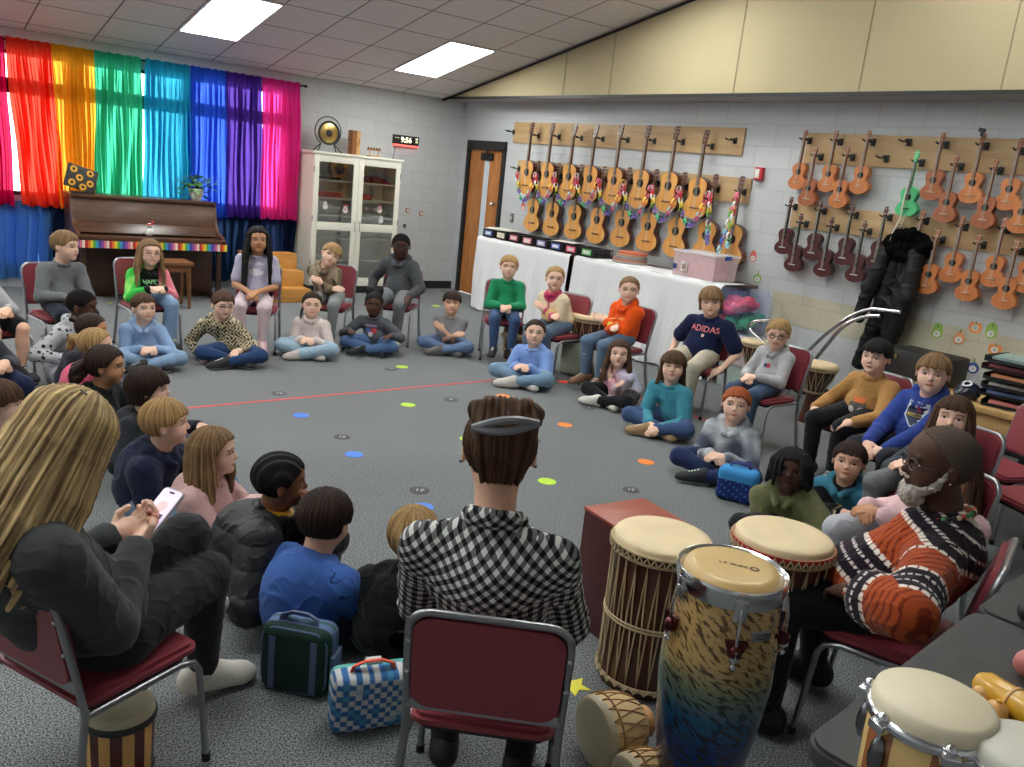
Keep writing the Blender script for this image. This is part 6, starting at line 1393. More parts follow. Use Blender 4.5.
    B.ell(hd((0, .27, -.39)), np.array((.10, .085, .075))*HH, .09*HH, Hm).cap(hd((0, .34, .03)), hd((0, .415, -.115)), .026*HH, .046*HH, .035*HH)
    B.ell(hd((0, .345, -.243)), np.array((.098, .045, .024))*HH, .02*HH, Hm).ell(hd((0, .335, -.283)), np.array((.08, .045, .026))*HH, .02*HH, Hm).cap(hd((-.07, .41, -.2625)), hd((.07, .41, -.2625)), .006*HH, .006*HH, .012*HH, '-')
    B.cap(hd((-.2, .335, .105)), hd((.2, .335, .105)), .022*HH, .022*HH, .06*HH)
    V, Q = B.run(); q = (V-HC)@Hm/HH; sk = np.array(SK[skin]); col = np.tile(sk, (len(V), 1)); ax_ = np.abs(q[:, 0]); fr = (q[:, 1] > .18) & (np.abs(q[:, 2]) < .6)
    hcol = np.array(HR[hc][1]); dk = skin in ('brown', 'dark', 'deep'); lip = sk*np.array((1.0, .62, .60)) if not dk else sk*np.array((.95, .62, .6))
    def sm(e, w): return np.clip(1-e/w, 0, 1)[:, None]
    w_ = sm(np.maximum(0, np.sqrt((q[:, 0]/.10)**2+((q[:, 2]+.264)/.042)**2)-.9), .35)*fr[:, None]; col = col*(1-w_)+lip*w_
    ml = sm(np.abs(q[:, 2]+.2625)-.004, .012)*((ax_ < .095) & fr)[:, None]; col = col*(1-.75*ml)
    arch = .118-.9*(ax_-.15)**2*4+.0; w_ = sm(np.maximum(0, np.abs(q[:, 2]-arch)-.012), .016)*(fr & (ax_ > .065) & (ax_ < .245))[:, None]; col = col*(1-.8*w_)+hcol*.8*w_
    ee = np.sqrt(((ax_-.15)/.082)**2+((q[:, 2]-.002)/.046)**2); w_ = sm(np.maximum(0, np.abs(ee-1.08)-.06), .16)*(fr & (q[:, 2] > -.012))[:, None]; col = col*(1-.85*w_)+np.array((.02, .012, .01))*.85*w_
    if not dk: w_ = sm(np.sqrt(((ax_-.2)/.1)**2+((q[:, 2]+.13)/.08)**2), 1.)*fr[:, None]; col = col*(1-.35*w_)+col*np.array((1., .72, .68))*.35*w_
    body = link('body', np_mesh('body', V, Q, col), MSKIN, root)
    ir = {'brown': (.035, .015, .008), 'blue': (.10, .19, .28), 'dark': (.012, .007, .005)}[iris if not dk else 'dark']
    for sd in (1, -1):
        e = link('eye', eye_mesh(ir).copy() if False else eye_mesh(ir), (), body); M = Matrix([list(r) for r in Hm]).to_4x4(); e.matrix_local = Matrix.Translation(Vector(hd((sd*.15, .288, .0)))) @ M @ Matrix.Rotation(-sd*.18, 4, 'Z') @ Matrix.Diagonal((.078*HH, .052*HH, .040*HH, 1))
    ctx = dict(HC=HC, Hm=Hm, HH=HH, NB=NB, P0=P0, CH=CH, arms=arms_, legs=lg, U=U, s=s, SR=SR, SL=SLh, org=org, Rw=Rw, root=root, body=body, vx=vx, hd=hd, W2L=W2L)
    # ---- top
    T = Vol(vx); g = .013*U+puff; seat = P0+(0, -.0, -.02*U)
    T.ell(P0+(0, 0, .035*U), np.array((.128*wide, .098, .085))*U+puff*.6, .04*U).cap(P0+(0, 0, .05*U), BL, .086*U*wide+g*.7, .083*U*wide+g, .05*U).cap(BL, CH, .083*U*wide+g, .090*U*wide+g, .05*U)
    T.cap((SR+CH)/2-(0, 0, .01*U), (SLh+CH)/2-(0, 0, .01*U), .060*U+g*.8, .060*U+g*.8, .03*U).cap(SR, NB-(0, 0, .03*U), .038*U+g*.7, .040*U+g*.5, .03*U).cap(SLh, NB-(0, 0, .03*U), .038*U+g*.7, .040*U+g*.5, .03*U)
    for Sh, E, W, sd in arms_:
        if sleeve == 'long': T.cap(Sh, E, .040*U+g, .034*U+g, .022*U).cap(E, E+(W-E)*.93, .034*U+g, .024*U+g*.75, .012*U)
        elif sleeve == '34': T.cap(Sh, E, .040*U+g, .038*U+g, .022*U).cap(E, E+(W-E)*.55, .040*U+g, .040*U+g*1.3, .012*U)
        else: T.cap(Sh, Sh+(E-Sh)*.72, .042*U+g, .040*U+g*1.2, .022*U)
    nk = HC+Hm@np.array([0, -.12, -.45])*HH
    if hood:
        for a0, a1 in ((-75, -25), (-25, 25), (25, 75)):
            pa_, pb_ = [NB+np.array([.072*math.sin(math.radians(a)), -.062*math.cos(math.radians(a))+.012, .012+.018*math.cos(math.radians(a))])*U for a in (a0, a1)]
            T.cap(pa_, pb_, .034*U, .034*U, .02*U)
        for sd in (1, -1): T.cap(NB+np.array([sd*.07, 0, .01])*U, NB+np.array([sd*.02, .078, -.045])*U, .024*U, .018*U, .012*U)
        T.cap(NB+np.array([0, -.07, -.02])*U, NB+np.array([0, -.10, -.09])*U, .045*U, .03*U, .03*U)
    else:
        rr_ = .052*U if not adult else .066*s; Cn = NB+np.array([0, .012, .008])*U
        for i in range(8):
            a, b_ = 2*PI*i/8, 2*PI*(i+1)/8; f_ = lambda a: Cn+np.array([rr_*math.sin(a), rr_*math.cos(a), -.020*U*math.cos(a)]); T.cap(f_(a), f_(b_), (.010 if collar is None else collar)*U, (.010 if collar is None else collar)*U, .008*U)
    fa = .0075*U if puff == 0 else .009*U
    seed = len(PEOPLE)*1.3
    V, Q = T.run(lambda P: folds(P, fa*.7, 26/U, seed)+(-.006*np.abs(np.sin((P[:, 2]-.05)*PI/.075))**.5 if puff > .01 else 0)*1.)
    tf = top if callable(top) else noisy(top); topo = link('shirt' if not hood else 'hoodie', np_mesh('top', V, Q, tf(V, ctx)), mats[0] or MCLOTH, root); ctx['top'] = topo
    # ---- bottoms
    if bottom is not None:
        Bm = Vol(vx); g = .009*U; Bm.ell(P0+(0, 0, .0), np.array((.125*wide, .096, .085))*U, .03*U)
        for hj, kn, an, td, sd in lg:
            if legs == 'long': Bm.cap(hj, kn, .064*U+g, .048*U+g, .02*U).cap(kn, kn+(an-kn)*(.97+zlong), .046*U+g, .029*U+g+flare, .014*U)
            else: Bm.cap(hj, hj+(kn-hj)*.8, .064*U+g, .056*U+g*1.3, .02*U)
        V, Q = Bm.run(lambda P: folds(P, .0055*U, 28/U, seed+3)); bf = bottom if callable(bottom) else noisy(bottom, .07)
        link('trousers' if legs == 'long' else 'shorts', np_mesh('trousers', V, Q, bf(V, ctx)), mats[1] or MCLOTH, root)
    # ---- shoes
    if shoes is not None:
        for hj, kn, an, td, sd in lg:
            up = nrm(np.array([0, 0, 1.])-td*td[2]) if pose != 'floor' or legspec else nrm(np.array([0, 0, 1.])-td*td[2]); sh = Vol(min(vx, .005)); F = U*(1. if not adult else .92); lt = np.cross(td, up); M = np.stack([lt, td, up], 1)
            heel, toe = an-td*.025*F-up*.032*F, an+td*.115*F-up*.044*F
            sh.cap(heel, toe, .034*F, .026*F, .02*F).ell((heel+toe)/2+td*.01*F-up*.012*F, np.array((.036, .105, .022))*F, .012*F, M).cap(an-td*.008*F-up*.008*F, heel, .035*F, .035*F, .02*F).cap(an+td*.01*F-up*.014*F, toe+up*.004*F, .036*F, .026*F, .02*F).ell(toe-up*.0, np.array((.036, .045, .026))*F, .015*F, M)
            zs = (heel-up*.030*F)@up; V, Q = sh.run(); zz = V@up-zs; mn = zz.min(); colr = np.tile(np.array(S(*shoes)), (len(V), 1)); colr[zz < mn+.017*F] = S(*sole)
            lc = np.abs((V-toe)@td+.05*F) < .03*F; colr[lc & (np.abs((V-toe)@lt) < .012*F) & (np.sin((V-toe)@td*PI*2/(.016*F)) > .2)] = S(*sole)
            dz = max(0., -V[:, 2].min()); V[:, 2] += dz; link('shoe', np_mesh('shoe', V, Q, colr), MSHOE, root)
            if sock and legs: pass
    # ---- hair
    kw = dict(boy=dict(th=.05, zb=.17, taper=True), short=dict(th=.04, zb=.25, zn=-.22, taper=True), buzz=dict(th=.018, zb=.27, zn=-.18, ymax=.10, taper=True), girl=dict(th=.05, zb=.31, side=False, zn=-.40, ymax=.03), tied=dict(th=.03, zb=.33, zn=-.26, ymax=.02, side=True, taper=True), bowl=dict(th=.075, zb=.13, zn=-.30, side=False, ymax=.10), cap_=dict(th=.02, zb=.30, zn=-.22, ymax=.05, taper=True), man=dict(th=.006, zb=.36, zn=-.24, ymax=-.10, taper=True))[hair if hair in ('boy', 'short', 'buzz', 'girl', 'tied', 'bowl', 'man') else 'cap_'].copy()
    if hkw: kw.update(hkw)
    HV = Vol(min(vx, .005)); fn, lo, hi = hair_fn(HC, Hm, HH, **kw); HV.add(fn, lo, hi, .004)
    up_l = np.array([0, 0, 1.]); lcs = locks or []
    for lk_ in lcs:      # (points in head units or ('L', local xyz metres)), r0, r1
        pts, r0, r1 = lk_; pp = [hd(p) if len(p) == 3 else np.array(p[:3]) for p in pts]; n = len(pp)-1
        for i in range(n): HV.cap(pp[i], pp[i+1], (r0+(r1-r0)*i/n)*HH, (r0+(r1-r0)*(i+1)/n)*HH, .02*HH)
    V, Q = HV.run(strand_disp(HC, Hm, HH, .010 if hair not in ('buzz', 'man') else .004, 44 if hair != 'cornrow' else 0)) if hair != 'cornrow' else HV.run(lambda P: (lambda q: HH*.016*np.sin(q[:, 0]*42+1.5*q[:, 1]))((P-HC)@Hm/HH))
    c1, c2 = HR[hc]; q = (V-HC)@Hm/HH; an_ = np.arctan2(q[:, 0], -q[:, 1]+.0); hs_ = np.abs(an_); pcv = np.stack([an_*34+1.5*wob(q, 3.), q[:, 2]*2.2+q[:, 1]*1.2, hs_*0], 1); link('hair', add_pc(np_mesh('hair', V, Q, hair_col(V, HC, Hm, HH, c1, c2 if hair not in ('man', 'buzz') else np.array(c1)*.9)), pcv), MHAIR if hair not in ('man', 'buzz') else attr_mat('cropped_hair', .95, .7, 420., spec=.1, var=.25), root)
    if glasses: 
        m = MB()
        for sd in (1, -1):
            m.tube([hd((sd*.15+.105*math.cos(a), .392-.03*abs(math.cos(a))*(1 if math.cos(a)*sd > 0 else 0), -.005+.078*math.sin(a))) for a in [2*PI*i/16 for i in range(16)]], .009*HH*(1.6 if glasses == 'thick' else 1.), 6, closed=True)
            m.tube([hd((sd*.255, .40, .01)), hd((sd*.37, .2, .02)), hd((sd*.405, -.03, .01))], .008*HH, 6)
        m.tube([hd((-.045, .41, .01)), hd((0, .425, .02)), hd((.045, .41, .01))], .008*HH, 6)
        m.build('glasses', mat('glasses_'+glasses, {'thick': (.02, .02, .022), 'thin': (.25, .16, .12), 'pink': (.6, .3, .32), 'clear': (.6, .55, .55), 'dark': (.05, .035, .03)}[glasses], .3), root)
    if print_: shirt_print(ctx, *print_) if isinstance(print_, tuple) else print_(ctx)
    if extra: extra(ctx)
    PEOPLE.append(root); return ctx
def project(ctx, me, origin, ux, uz, off=.004, depth=.35):
    """lay a flat mesh (x across, y up) onto the front of the garment"""
    o = ctx['top']; n = nrm(np.cross(ux, uz)); t_ = o.data; bm = bmesh.new(); bm.from_mesh(t_); bv = BVHTree.FromBMesh(bm); bm.free()
    for v in me.vertices:
        p = np.array(origin)+np.array(ux)*v.co.x+np.array(uz)*v.co.y; h = bv.ray_cast(Vector(p+n*depth), Vector(-n))
        q = np.array(h[0]) if h[0] is not None else p; q = q+n*(off+max(0, v.co.z)*.5); v.co = Vector(q)
    return me
def shirt_print(ctx, items, cx=0., cz=-.10, zt=.25):
    """items: (text or outline, size, (dx, dz), colour)"""
    U = ctx['U']; O = ctx['NB']+np.array([cx, .05, cz*1.])*U; ux = np.array([-1., 0, 0]); uz = nrm([0, .0+zt*0, 1.])
    for i, (tx, sz, (dx, dz), c) in enumerate(items):
        if isinstance(tx, str): me = text_mesh(tx, sz*U, .0006, sub=1, bold=.0008); nm_ = 'shirt_lettering'
        else:
            m = MB(); vs = [m.bm.verts.new((x*sz*U, y*sz*U, 0)) for x, y in tx]; f = m.bm.faces.new(vs); r = bmesh.ops.triangulate(m.bm, faces=[f]); bmesh.ops.subdivide_edges(m.bm, edges=m.bm.edges, cuts=3, use_grid_fill=True); me = m.mesh('shirt_print', 0); nm_ = 'shirt_print'
        for v in me.vertices: v.co.x += dx*U; v.co.y += dz*U
        project(ctx, me, O, ux, uz, .003+.0015*i); link(nm_, me, mat('print_%d_%d_%d' % c, S(*c), .7), ctx['root'])
def longhair(n=14, a0=-115, a1=115, L=1.6, r0=.10, r1=.045, spread=1.15, front=0., ztop=.2, seed=1, fwdy=0., wave=0.):
    rr = random.Random(seed); out = []
    for i in range(n):
        a = math.radians(a0+(a1-a0)*i/(n-1)); sx_, cy_ = math.sin(a), -math.cos(a); Li = L*rr.uniform(.88, 1.05)
        pts = [(.33*sx_, .40*cy_-.06, ztop), (.40*sx_, .46*cy_-.06, -.10), (.43*sx_*spread, .46*cy_*spread-.03, -.45-.1)]
        k = 3
        for j in range(1, k+1): t = j/k; pts.append((.45*sx_*(spread+.12*t)+wave*math.sin(j*2+i), .45*cy_*(spread+.1*t)-.03+front*t+fwdy*t, -.55-(Li-.55)*t))
        out.append((pts, r0, r1))
    return out
# ---------------------------------------------------------------- garment patterns
def blend(c, d, w): return c*(1-w[:, None])+np.array(d)*w[:, None]
def base(V, c): return np.tile(np.array(S(*c)), (len(V), 1))
def camo(c1, c2, c3, f=26):
    def fn(V, ctx):
        c = base(V, c1)*(1+.05*wob(V, 40))[:, None]; n = wob(V*np.array((1, 1, .6)), f, 1); c[n > .18] = S(*c2); n = wob(V*np.array((1, 1, .55)), f*1.3, 4); c[n > .38] = S(*c3); return c
    return fn
def leopard(V, ctx):
    c = base(V, (196, 184, 154)); n = np.sin(V[:, 0]*118+1.6*np.sin(V[:, 2]*70))*np.sin(V[:, 2]*108+1.6*np.sin(V[:, 0]*75+V[:, 1]*60)); m = wob(V, 46, 2)
    c[(n > .22)] = S(44, 38, 30); c[(n < -.5)] = S(96, 82, 58); c[m > .62] = S(200, 190, 160); return c
def dalm(V, ctx):
    c = base(V, (182, 182, 186)); i = np.floor(V/.034); h_ = (np.sin(i@np.array((12.9, 78.2, 37.7)))*43758.5) % 1; f = V/.034-i-.5; r = np.sqrt((f[:, 0]**2)*1.2+(f[:, 2]**2)*.7+(f[:, 1]**2)*.6); c[(r < .34) & (h_ > .3)] = S(36, 36, 40); return c
def tiedye(V, ctx):
    n = wob(V, 11, 1); c = base(V, (206, 196, 214)); c = blend(c, S(226, 176, 186), np.clip(n*1.6, 0, 1)); c = blend(c, S(150, 180, 214), np.clip(-n*1.6, 0, 1)); return c
def greencol(V, ctx):
    u = ctx['U']; c = base(V, (62, 190, 74)); c = blend(c, S(150, 226, 110), np.clip(wob(V, 40)*1.5, 0, 1)); x = V[:, 0]
    c[(x < -.075*u)] = S(226, 130, 142); m = (np.abs(x) < .075*u) & (V[:, 1] > -.0); c[m] = S(26, 30, 28)
    for Sh, E, W, sd in ctx['arms']:
        d = np.linalg.norm(V-W, axis=1); c[d < .045*u] = S(30, 30, 32)
    return c
def fleece(V, ctx):
    c = base(V, (222, 204, 172))*(1+.06*wob(V, 120))[:, None]; u = ctx['U']; x, y, z = V.T; NB = ctx['NB']
    c[(np.linalg.norm(V-NB-np.array([0, .02, .0]), axis=1) < .088*u)] = S(196, 70, 104); c[(np.abs(x-NB[0]) < .008) & (y > -.0) & (z > NB[2]-.22*u)] = S(196, 60, 96)
    Sh, E, W, sd = ctx['arms'][0]; d = np.linalg.norm(V-E, axis=1); t = ((V-E)@(W-E))/((W-E)@(W-E)); c[(t > .0) & (t < 1.2) & (np.linalg.norm(V-E-np.clip(t, 0, 1.1)[:, None]*(W-E), axis=1) < .07*u)] = S(214, 176, 120)
    for Sh, E, W, sd in ctx['arms']: c[np.linalg.norm(V-W, axis=1) < .036*u] = S(200, 74, 106)
    return c
def vars_(body, sleeve):      # body colour with other sleeves
    def fn(V, ctx):
        c = base(V, body); u = ctx['U']
        for Sh, E, W, sd in ctx['arms']:
            for a, b in ((Sh+(E-Sh)*.15, E), (E, W)):
                t = np.clip(((V-a)@(b-a))/((b-a)@(b-a)), 0, 1); c[np.linalg.norm(V-a-t[:, None]*(b-a), axis=1) < .062*u] = S(*sleeve)
        c[np.linalg.norm(V-ctx['NB'], axis=1) < .07*u] = S(*sleeve); return c
    return fn
def denim(c): return lambda V, ctx: base(V, c)*(1+.10*wob(V, 16)+.05*wob(V, 300))[:, None]
def zebra(V, ctx): c = base(V, (206, 204, 200)); c[np.sin(V[:, 2]*170+4*wob(V, 22)) > .25] = S(34, 34, 38); return c
def tiebluegrey(V, ctx):
    n = wob(V, 24, 2); c = base(V, (142, 146, 154)); c = blend(c, S(196, 200, 206), np.clip(n*1.8, 0, 1)); c = blend(c, S(86, 92, 106), np.clip(-n*1.8, 0, 1)); return c
def sit(lab, hip, h, head, clab, **k):
    c = person(lab, hip, h, head, pose='chair', **k); chair(0, 0, 0, h, clab, world=c['org'], sc=.84); return c
J1, J2, J3 = (96, 116, 150), (58, 76, 110), (130, 156, 186)
circ = lambda r, n=14, ax=1., az=1.: [(r*ax*math.cos(2*PI*i/n), r*az*math.sin(2*PI*i/n)) for i in range(n)]
bx2 = lambda w, h_: [(-w/2, -h_/2), (w/2, -h_/2), (w/2, h_/2), (-w/2, h_/2)]
shield = [(-.5, .5), (.5, .5), (.55, -.2), (0, -.65), (-.55, -.2)]
MAN = (-5.2, -9.7, 1.2)
# ================================================================ far arc, on chairs
sit('child in black shorts on a chair, cut off by the picture edge', (-18, 318), 62, (-24, 262), 'burgundy chair cut by the picture edge, under the child in black shorts', bottom=(26, 26, 30), legs='short', top=(176, 176, 178), shoes=(40, 40, 44), hc='blond', s=1.05, look=(-4, -6, 1))
sit('child in navy trousers on a chair, only the knees showing at the picture edge', (-26, 372), 62, (-34, 306), 'burgundy chair outside the edge, under the child in navy trousers', bottom=(28, 38, 70), top=(60, 60, 70), s=1.0, look=(-4, -6, 1))
sit('boy in a grey long-sleeved shirt on a burgundy chair by the piano', (60, 304), 50, (66, 246), 'burgundy chair under the boy in grey beside the denim blue curtain', hair='short', hc='dirty', top=(112, 114, 116), bottom=(34, 38, 50), look=(-3.2, -6, .8), shoes=(60, 60, 64), skin='fair', s=1.08)
g3 = sit('girl with pink glasses in a green and pink hoodie before the piano', (146, 295), 44, (150, 253), 'burgundy chair before the piano, under the girl in green and pink', hair='girl', hc='dirty', top=greencol, hood=True, bottom=denim(J3), flare=.02, glasses='pink', look=(-5., -9, 1.2), locks=longhair(12, L=1.35, r0=.11, r1=.06), s=1.08, skin='fair', print_=([('HAPPY', .045, (0, 0), (150, 220, 150))], 0, -.10), shoes=(50, 50, 54), tilt=.05)
g4 = sit('girl with long black hair in a lavender tee and pale pink trousers', (256, 298), 12, (258, 240), 'burgundy chair under the girl with long black hair', hair='girl', hc='black', skin='tan', top=(176, 170, 192), sleeve='short', bottom=(208, 188, 196), shoes=(206, 168, 172), sole=(230, 220, 215), look=(-6, -9.5, 1.3), locks=longhair(14, L=2.6, r0=.12, r1=.05, a0=-120, a1=120, fwdy=.12), s=1.15, iris='dark', print_=([(circ(.05, 12, 1.2, .6), 1, (0, -.03), (226, 222, 230)), ('THE GIRLS', .028, (0, .04), (230, 230, 236))], 0, -.10))
g5 = sit('boy with tilted head in a brown camouflage hoodie in front of the cabinet', (331, 297), 0, (331, 255), 'burgundy chair in front of the cabinet, under the camouflage hoodie boy', hair='boy', hc='blond', top=camo((118, 100, 80), (70, 58, 46), (150, 134, 112)), hood=True, bottom=(134, 138, 138), shoes=(84, 84, 84), tilt=.42, look=(-5.5, -9, 1), skin='fair', s=1.05, arms='fold')
g6 = sit('boy in glasses with a charcoal hoodie and grey joggers, beside the cabinet', (398, 296), -6, (401, 246), 'burgundy chair beside the cabinet, under the charcoal hoodie boy', hair='buzz', hc='black', skin='deep', top=(74, 76, 80), hood=True, bottom=(112, 114, 118), glasses='thick', shoes=(186, 196, 176), look=(-6, -9, .6), s=1.22, arms='knees',
     armspec=((.26, .0, .44), (-.18, .2, .50)))
g7 = sit('boy in a kelly green long-sleeved shirt and jeans in front of the white cloth', (504, 312), 4, (509, 267), 'burgundy chair against the white cloth, under the boy in green', hair='short', hc='blond', top=(38, 140, 96), bottom=denim((62, 84, 122)), shoes=(36, 36, 40), look=(-6.5, -10, 1.4), skin='fair', s=1.05)
g8 = sit('girl in a cream fleece with a magenta collar, arm wrapped in tan, on a chair', (560, 326), -42, (555, 279), 'burgundy chair angled before the gap in the white cloths, under the fleece girl', hair='tied', hc='blond', top=fleece, bottom=denim((92, 112, 134)), shoes=(206, 204, 200), look=(-6.2, -10, 1.5), skin='fair', arms='fold', s=1.08, collar=.022, puff=.004)
g9 = sit('child in a bright orange hoodie and jeans on a chair beside the counter', (622, 339), -50, (629, 290), 'burgundy chair beside the counter, under the child in orange', hair='tied', hc='dirty', top=(226, 84, 22), hood=True, bottom=denim((92, 112, 136)), shoes=(136, 100, 78), look=(-6.5, -10, 1.2), skin='fair', arms='fold', s=1.12, puff=.006, print_=([('CAMP', .04, (0, .01), (240, 150, 90)), (shield, .03, (-.0, -.035), (210, 200, 90))], 0, -.12), twist=0)
g10 = sit('boy in a navy tee with coral letters and khaki trousers on a chair', (700, 356), -36, (711, 302), 'burgundy chair by the tubs, under the boy in the navy tee', hair='bowl', hc='dirty', top=(24, 32, 66), sleeve='short', bottom=(186, 178, 160), shoes=(120, 116, 110), look=(-6.6, -10, .9), skin='fair', s=1.2, wide=1.15, tilt=-.12, armspec=((.22, .04, .42), (-.24, .06, .40)), print_=([('ADIDAS', .062, (0, 0), (232, 130, 126)), (circ(.012), 1, (0, -.045), (232, 200, 196))], 0, -.075), puff=.004)
g11 = sit('boy in glasses and a light grey hoodie with a small red emblem on a chair', (768, 386), -52, (778, 334), 'burgundy chair under the boy in glasses and light grey hoodie', hair='short', hc='blond', top=(172, 172, 174), hood=True, bottom=denim((66, 84, 112)), glasses='thick', shoes=(70, 74, 80), look=(-6.2, -9.4, .3), skin='fair', s=1.0, print_=([(circ(.018), 1, (.015, 0), (190, 60, 70)), (circ(.016), 1, (-.008, 0), (40, 50, 90))], 0, -.12))
g12 = sit('boy with black hair in a tan shirt with a printed machine, on a chair', (862, 416), -58, (876, 357), 'burgundy chair with its empty front showing, under the boy in tan', hair='boy', hc='black', top=(172, 128, 76), bottom=(28, 28, 32), shoes=(40, 40, 44), look=(-6.8, -8.2, .9), skin='fair', s=1.15, armspec=((.18, .18, .46), (-.16, .24, .47)), print_=([(circ(.055, 14, 1., .8), 1, (0, -.03), (92, 84, 80)), (bx2(.07, .03), 1, (.0, .01), (222, 112, 50)), (circ(.02), 1, (.03, -.05), (200, 196, 190)), (circ(.02), 1, (-.03, -.05), (200, 196, 190))], 0, -.15), iris='dark')
g13 = sit('boy in a royal blue hoodie with a shield print on a chair by the desk', (912, 444), -60, (933, 374), 'burgundy chair by the low table, under the boy in royal blue', hair='boy', hc='dirty', top=(46, 66, 138), hood=True, bottom=(38, 40, 48), shoes=(50, 50, 56), look=(-6.6, -9.8, 1.2), skin='fair', s=1.2, arms='low', print_=([(shield, .115, (0, -.0), (196, 204, 216)), (shield, .10, (0, -.0), (40, 48, 76)), (bx2(.085, .016), 1, (0, -.012), (214, 190, 60)), (circ(.016), 1, (.015, .025), (190, 56, 90)), ('COLUMBIA', .014, (0, -.012), (40, 48, 76))], 0, -.085))
g14 = sit('girl with long brown hair, half hidden behind the bearded man', (935, 480), -62, (953, 418), 'burgundy chair under the girl half hidden by the bearded man', hair='girl', hc='brown', top=(60, 66, 76), bottom=(112, 114, 116), shoes=(60, 60, 60), look=(-6.8, -10, 1.4), skin='fair', s=1.1, locks=longhair(14, L=2.0, r0=.12, r1=.06), hkw=dict(zb=.20))
g14b = sit('child in a pink jacket and pale grey leggings, face hidden behind the bearded man', (915, 530), -72, (955, 478), 'burgundy chair under the child in pink, hidden by the bearded man', hair='girl', hc='brown', top=(214, 178, 182), bottom=(176, 178, 184), shoes=(150, 150, 156), look=(-6.8, -9, 1), skin='tan', s=1.1, arms='lap', locks=longhair(10, L=1.4), puff=.008)
# empty chairs by the desk
chair(0, 0, 0, -70, 'empty burgundy chair behind the bearded man, its back topmost by the desk', world=Pz(1004, 468, .374), sc=.84)
chair(0, 0, 0, -74, 'empty burgundy chair at the picture edge beyond the bearded man', world=Pz(1036, 500, .374), sc=.84)
# ================================================================ floor, far row
k25 = person('boy in a light blue hoodie and pale jeans cross-legged on the carpet', (150, 363), 22, (144, 308), hair='short', hc='brown', top=(140, 166, 202), hood=True, bottom=denim(J3), shoes=(40, 40, 44), sole=(220, 220, 220), look=(-4.4, -9, .9), skin='fair', s=1.08)
k26 = person('boy in glasses and a leopard print hoodie leaning on one hand on the carpet', (236, 360), 12, (223, 305), hair='short', hc='brown', top=leopard, hood=True, bottom=denim((40, 62, 100)), shoes=(44, 44, 46), sole=(220, 220, 220), look=(-4.6, -8, .1), skin='fair', glasses='thin', s=1.1, armspec=((.27, .10, .04), (-.07, .22, .14), (.5, -.6, .3), None), tilt=.06)
k27 = person('girl in a cream collared sweater with pale jeans cross-legged below the cabinet', (314, 353), 0, (312, 305), hair='tied', hc='dkbrown', top=(216, 200, 196), bottom=denim((148, 172, 190)), shoes=(188, 176, 172), sole=(200, 190, 184), look=(-6, -9, .9), skin='fair', s=1.08, collar=.020, flare=.014, locks=[([(.34, -.2, -.1), (.42, -.2, -.4), (.44, -.1, -.6)], .05, .03)])
k28 = person('child with two hair puffs in a dark grey tee with a bright print', (376, 350), -6, (374, 304), hair='cap_', hc='black', skin='dark', top=(84, 86, 92), bottom=denim((78, 104, 146)), shoes=(30, 30, 34), look=(-6.2, -8.5, .5), s=1.05, arms='knees', locks=[([(-.16, -.2, .42), (-.22, -.24, .58)], .20, .17), ([(.18, -.2, .42), (.24, -.22, .56)], .19, .17)], print_=([('KINDNESS', .026, (0, .045), (206, 160, 200)), (circ(.028), 1, (.03, .0), (180, 50, 60)), (circ(.026), 1, (-.03, .0), (90, 110, 170)), (circ(.024), 1, (.0, -.035), (200, 190, 196))], 0, -.12))
k29 = person('boy in a plain grey tee and jeans with folded arms, cross-legged', (451, 350), -8, (452, 303), hair='boy', hc='dkbrown', top=(142, 142, 144), sleeve='short', bottom=denim(J1), shoes=(96, 92, 86), look=(-6.4, -9.5, 1), skin='light', arms='fold', s=1.08)
k30 = person('girl in a periwinkle blue sweater cross-legged on the carpet', (533, 382), -24, (535, 333), hair='tied', hc='dkbrown', top=(126, 156, 214), bottom=denim((112, 138, 162)), shoes=(196, 190, 184), sole=(206, 200, 194), look=(-6.6, -10, 1.4), skin='fair', s=1.15, puff=.006)
k31 = person('girl in a pastel tie-dye top and black leggings on the carpet', (625, 404), -48, (619, 354), hair='girl', hc='brown', top=tiedye, bottom=(28, 28, 32), shoes=(196, 192, 186), sole=(206, 206, 206), look=(-6.4, -10, 1.2), skin='fair', s=1.05, locks=longhair(12, L=1.15, r0=.11, r1=.07, wave=.03), arms='fold')
k32 = person('child with a shaggy fringe in a teal top and jeans on the carpet', (672, 430), -36, (673, 367), hair='bowl', hc='brown', top=(64, 134, 152), hood=False, bottom=denim((60, 80, 118)), shoes=(150, 120, 86), look=(-6.8, -10.2, 1.6), skin='fair', s=1.12, arms='low', locks=[([(a, -.2, -.1), (a*1.15, -.2, -.45), (a*1.35, -.2, -.62)], .11, .06) for a in (-.36, -.2, 0, .2, .36)], puff=.003)
k33 = person('red haired child in a grey tie-dye hoodie and navy trousers, by the blue bag', (728, 474), -34, (736, 405), hair='short', hc='red', top=tiebluegrey, hood=True, bottom=(38, 48, 84), shoes=(36, 38, 44), sole=(206, 214, 190), look=(-6.8, -10, 1.3), skin='fair', s=1.15, iris='blue', puff=.004)
k34 = person('child with short locs in an olive green hoodie behind the drums', (800, 545), -34, (791, 470), hair='cap_', hc='black', skin='deep', top=(104, 106, 72), hood=True, bottom=(36, 36, 40), shoes=(30, 30, 34), look=(-6.9, -10.1, 1.2), s=1.15, puff=.006, hkw=dict(th=.05, zb=.28),
   locks=[([(.30*math.sin(a), -.05-.34*math.cos(a), .40), (.47*math.sin(a), -.06-.5*math.cos(a), .18), (.52*math.sin(a+.08), -.05-.55*math.cos(a), -.12-.12*(i % 3))], .060, .05) for i, a in enumerate([math.radians(-150+300*j/21) for j in range(22)])])
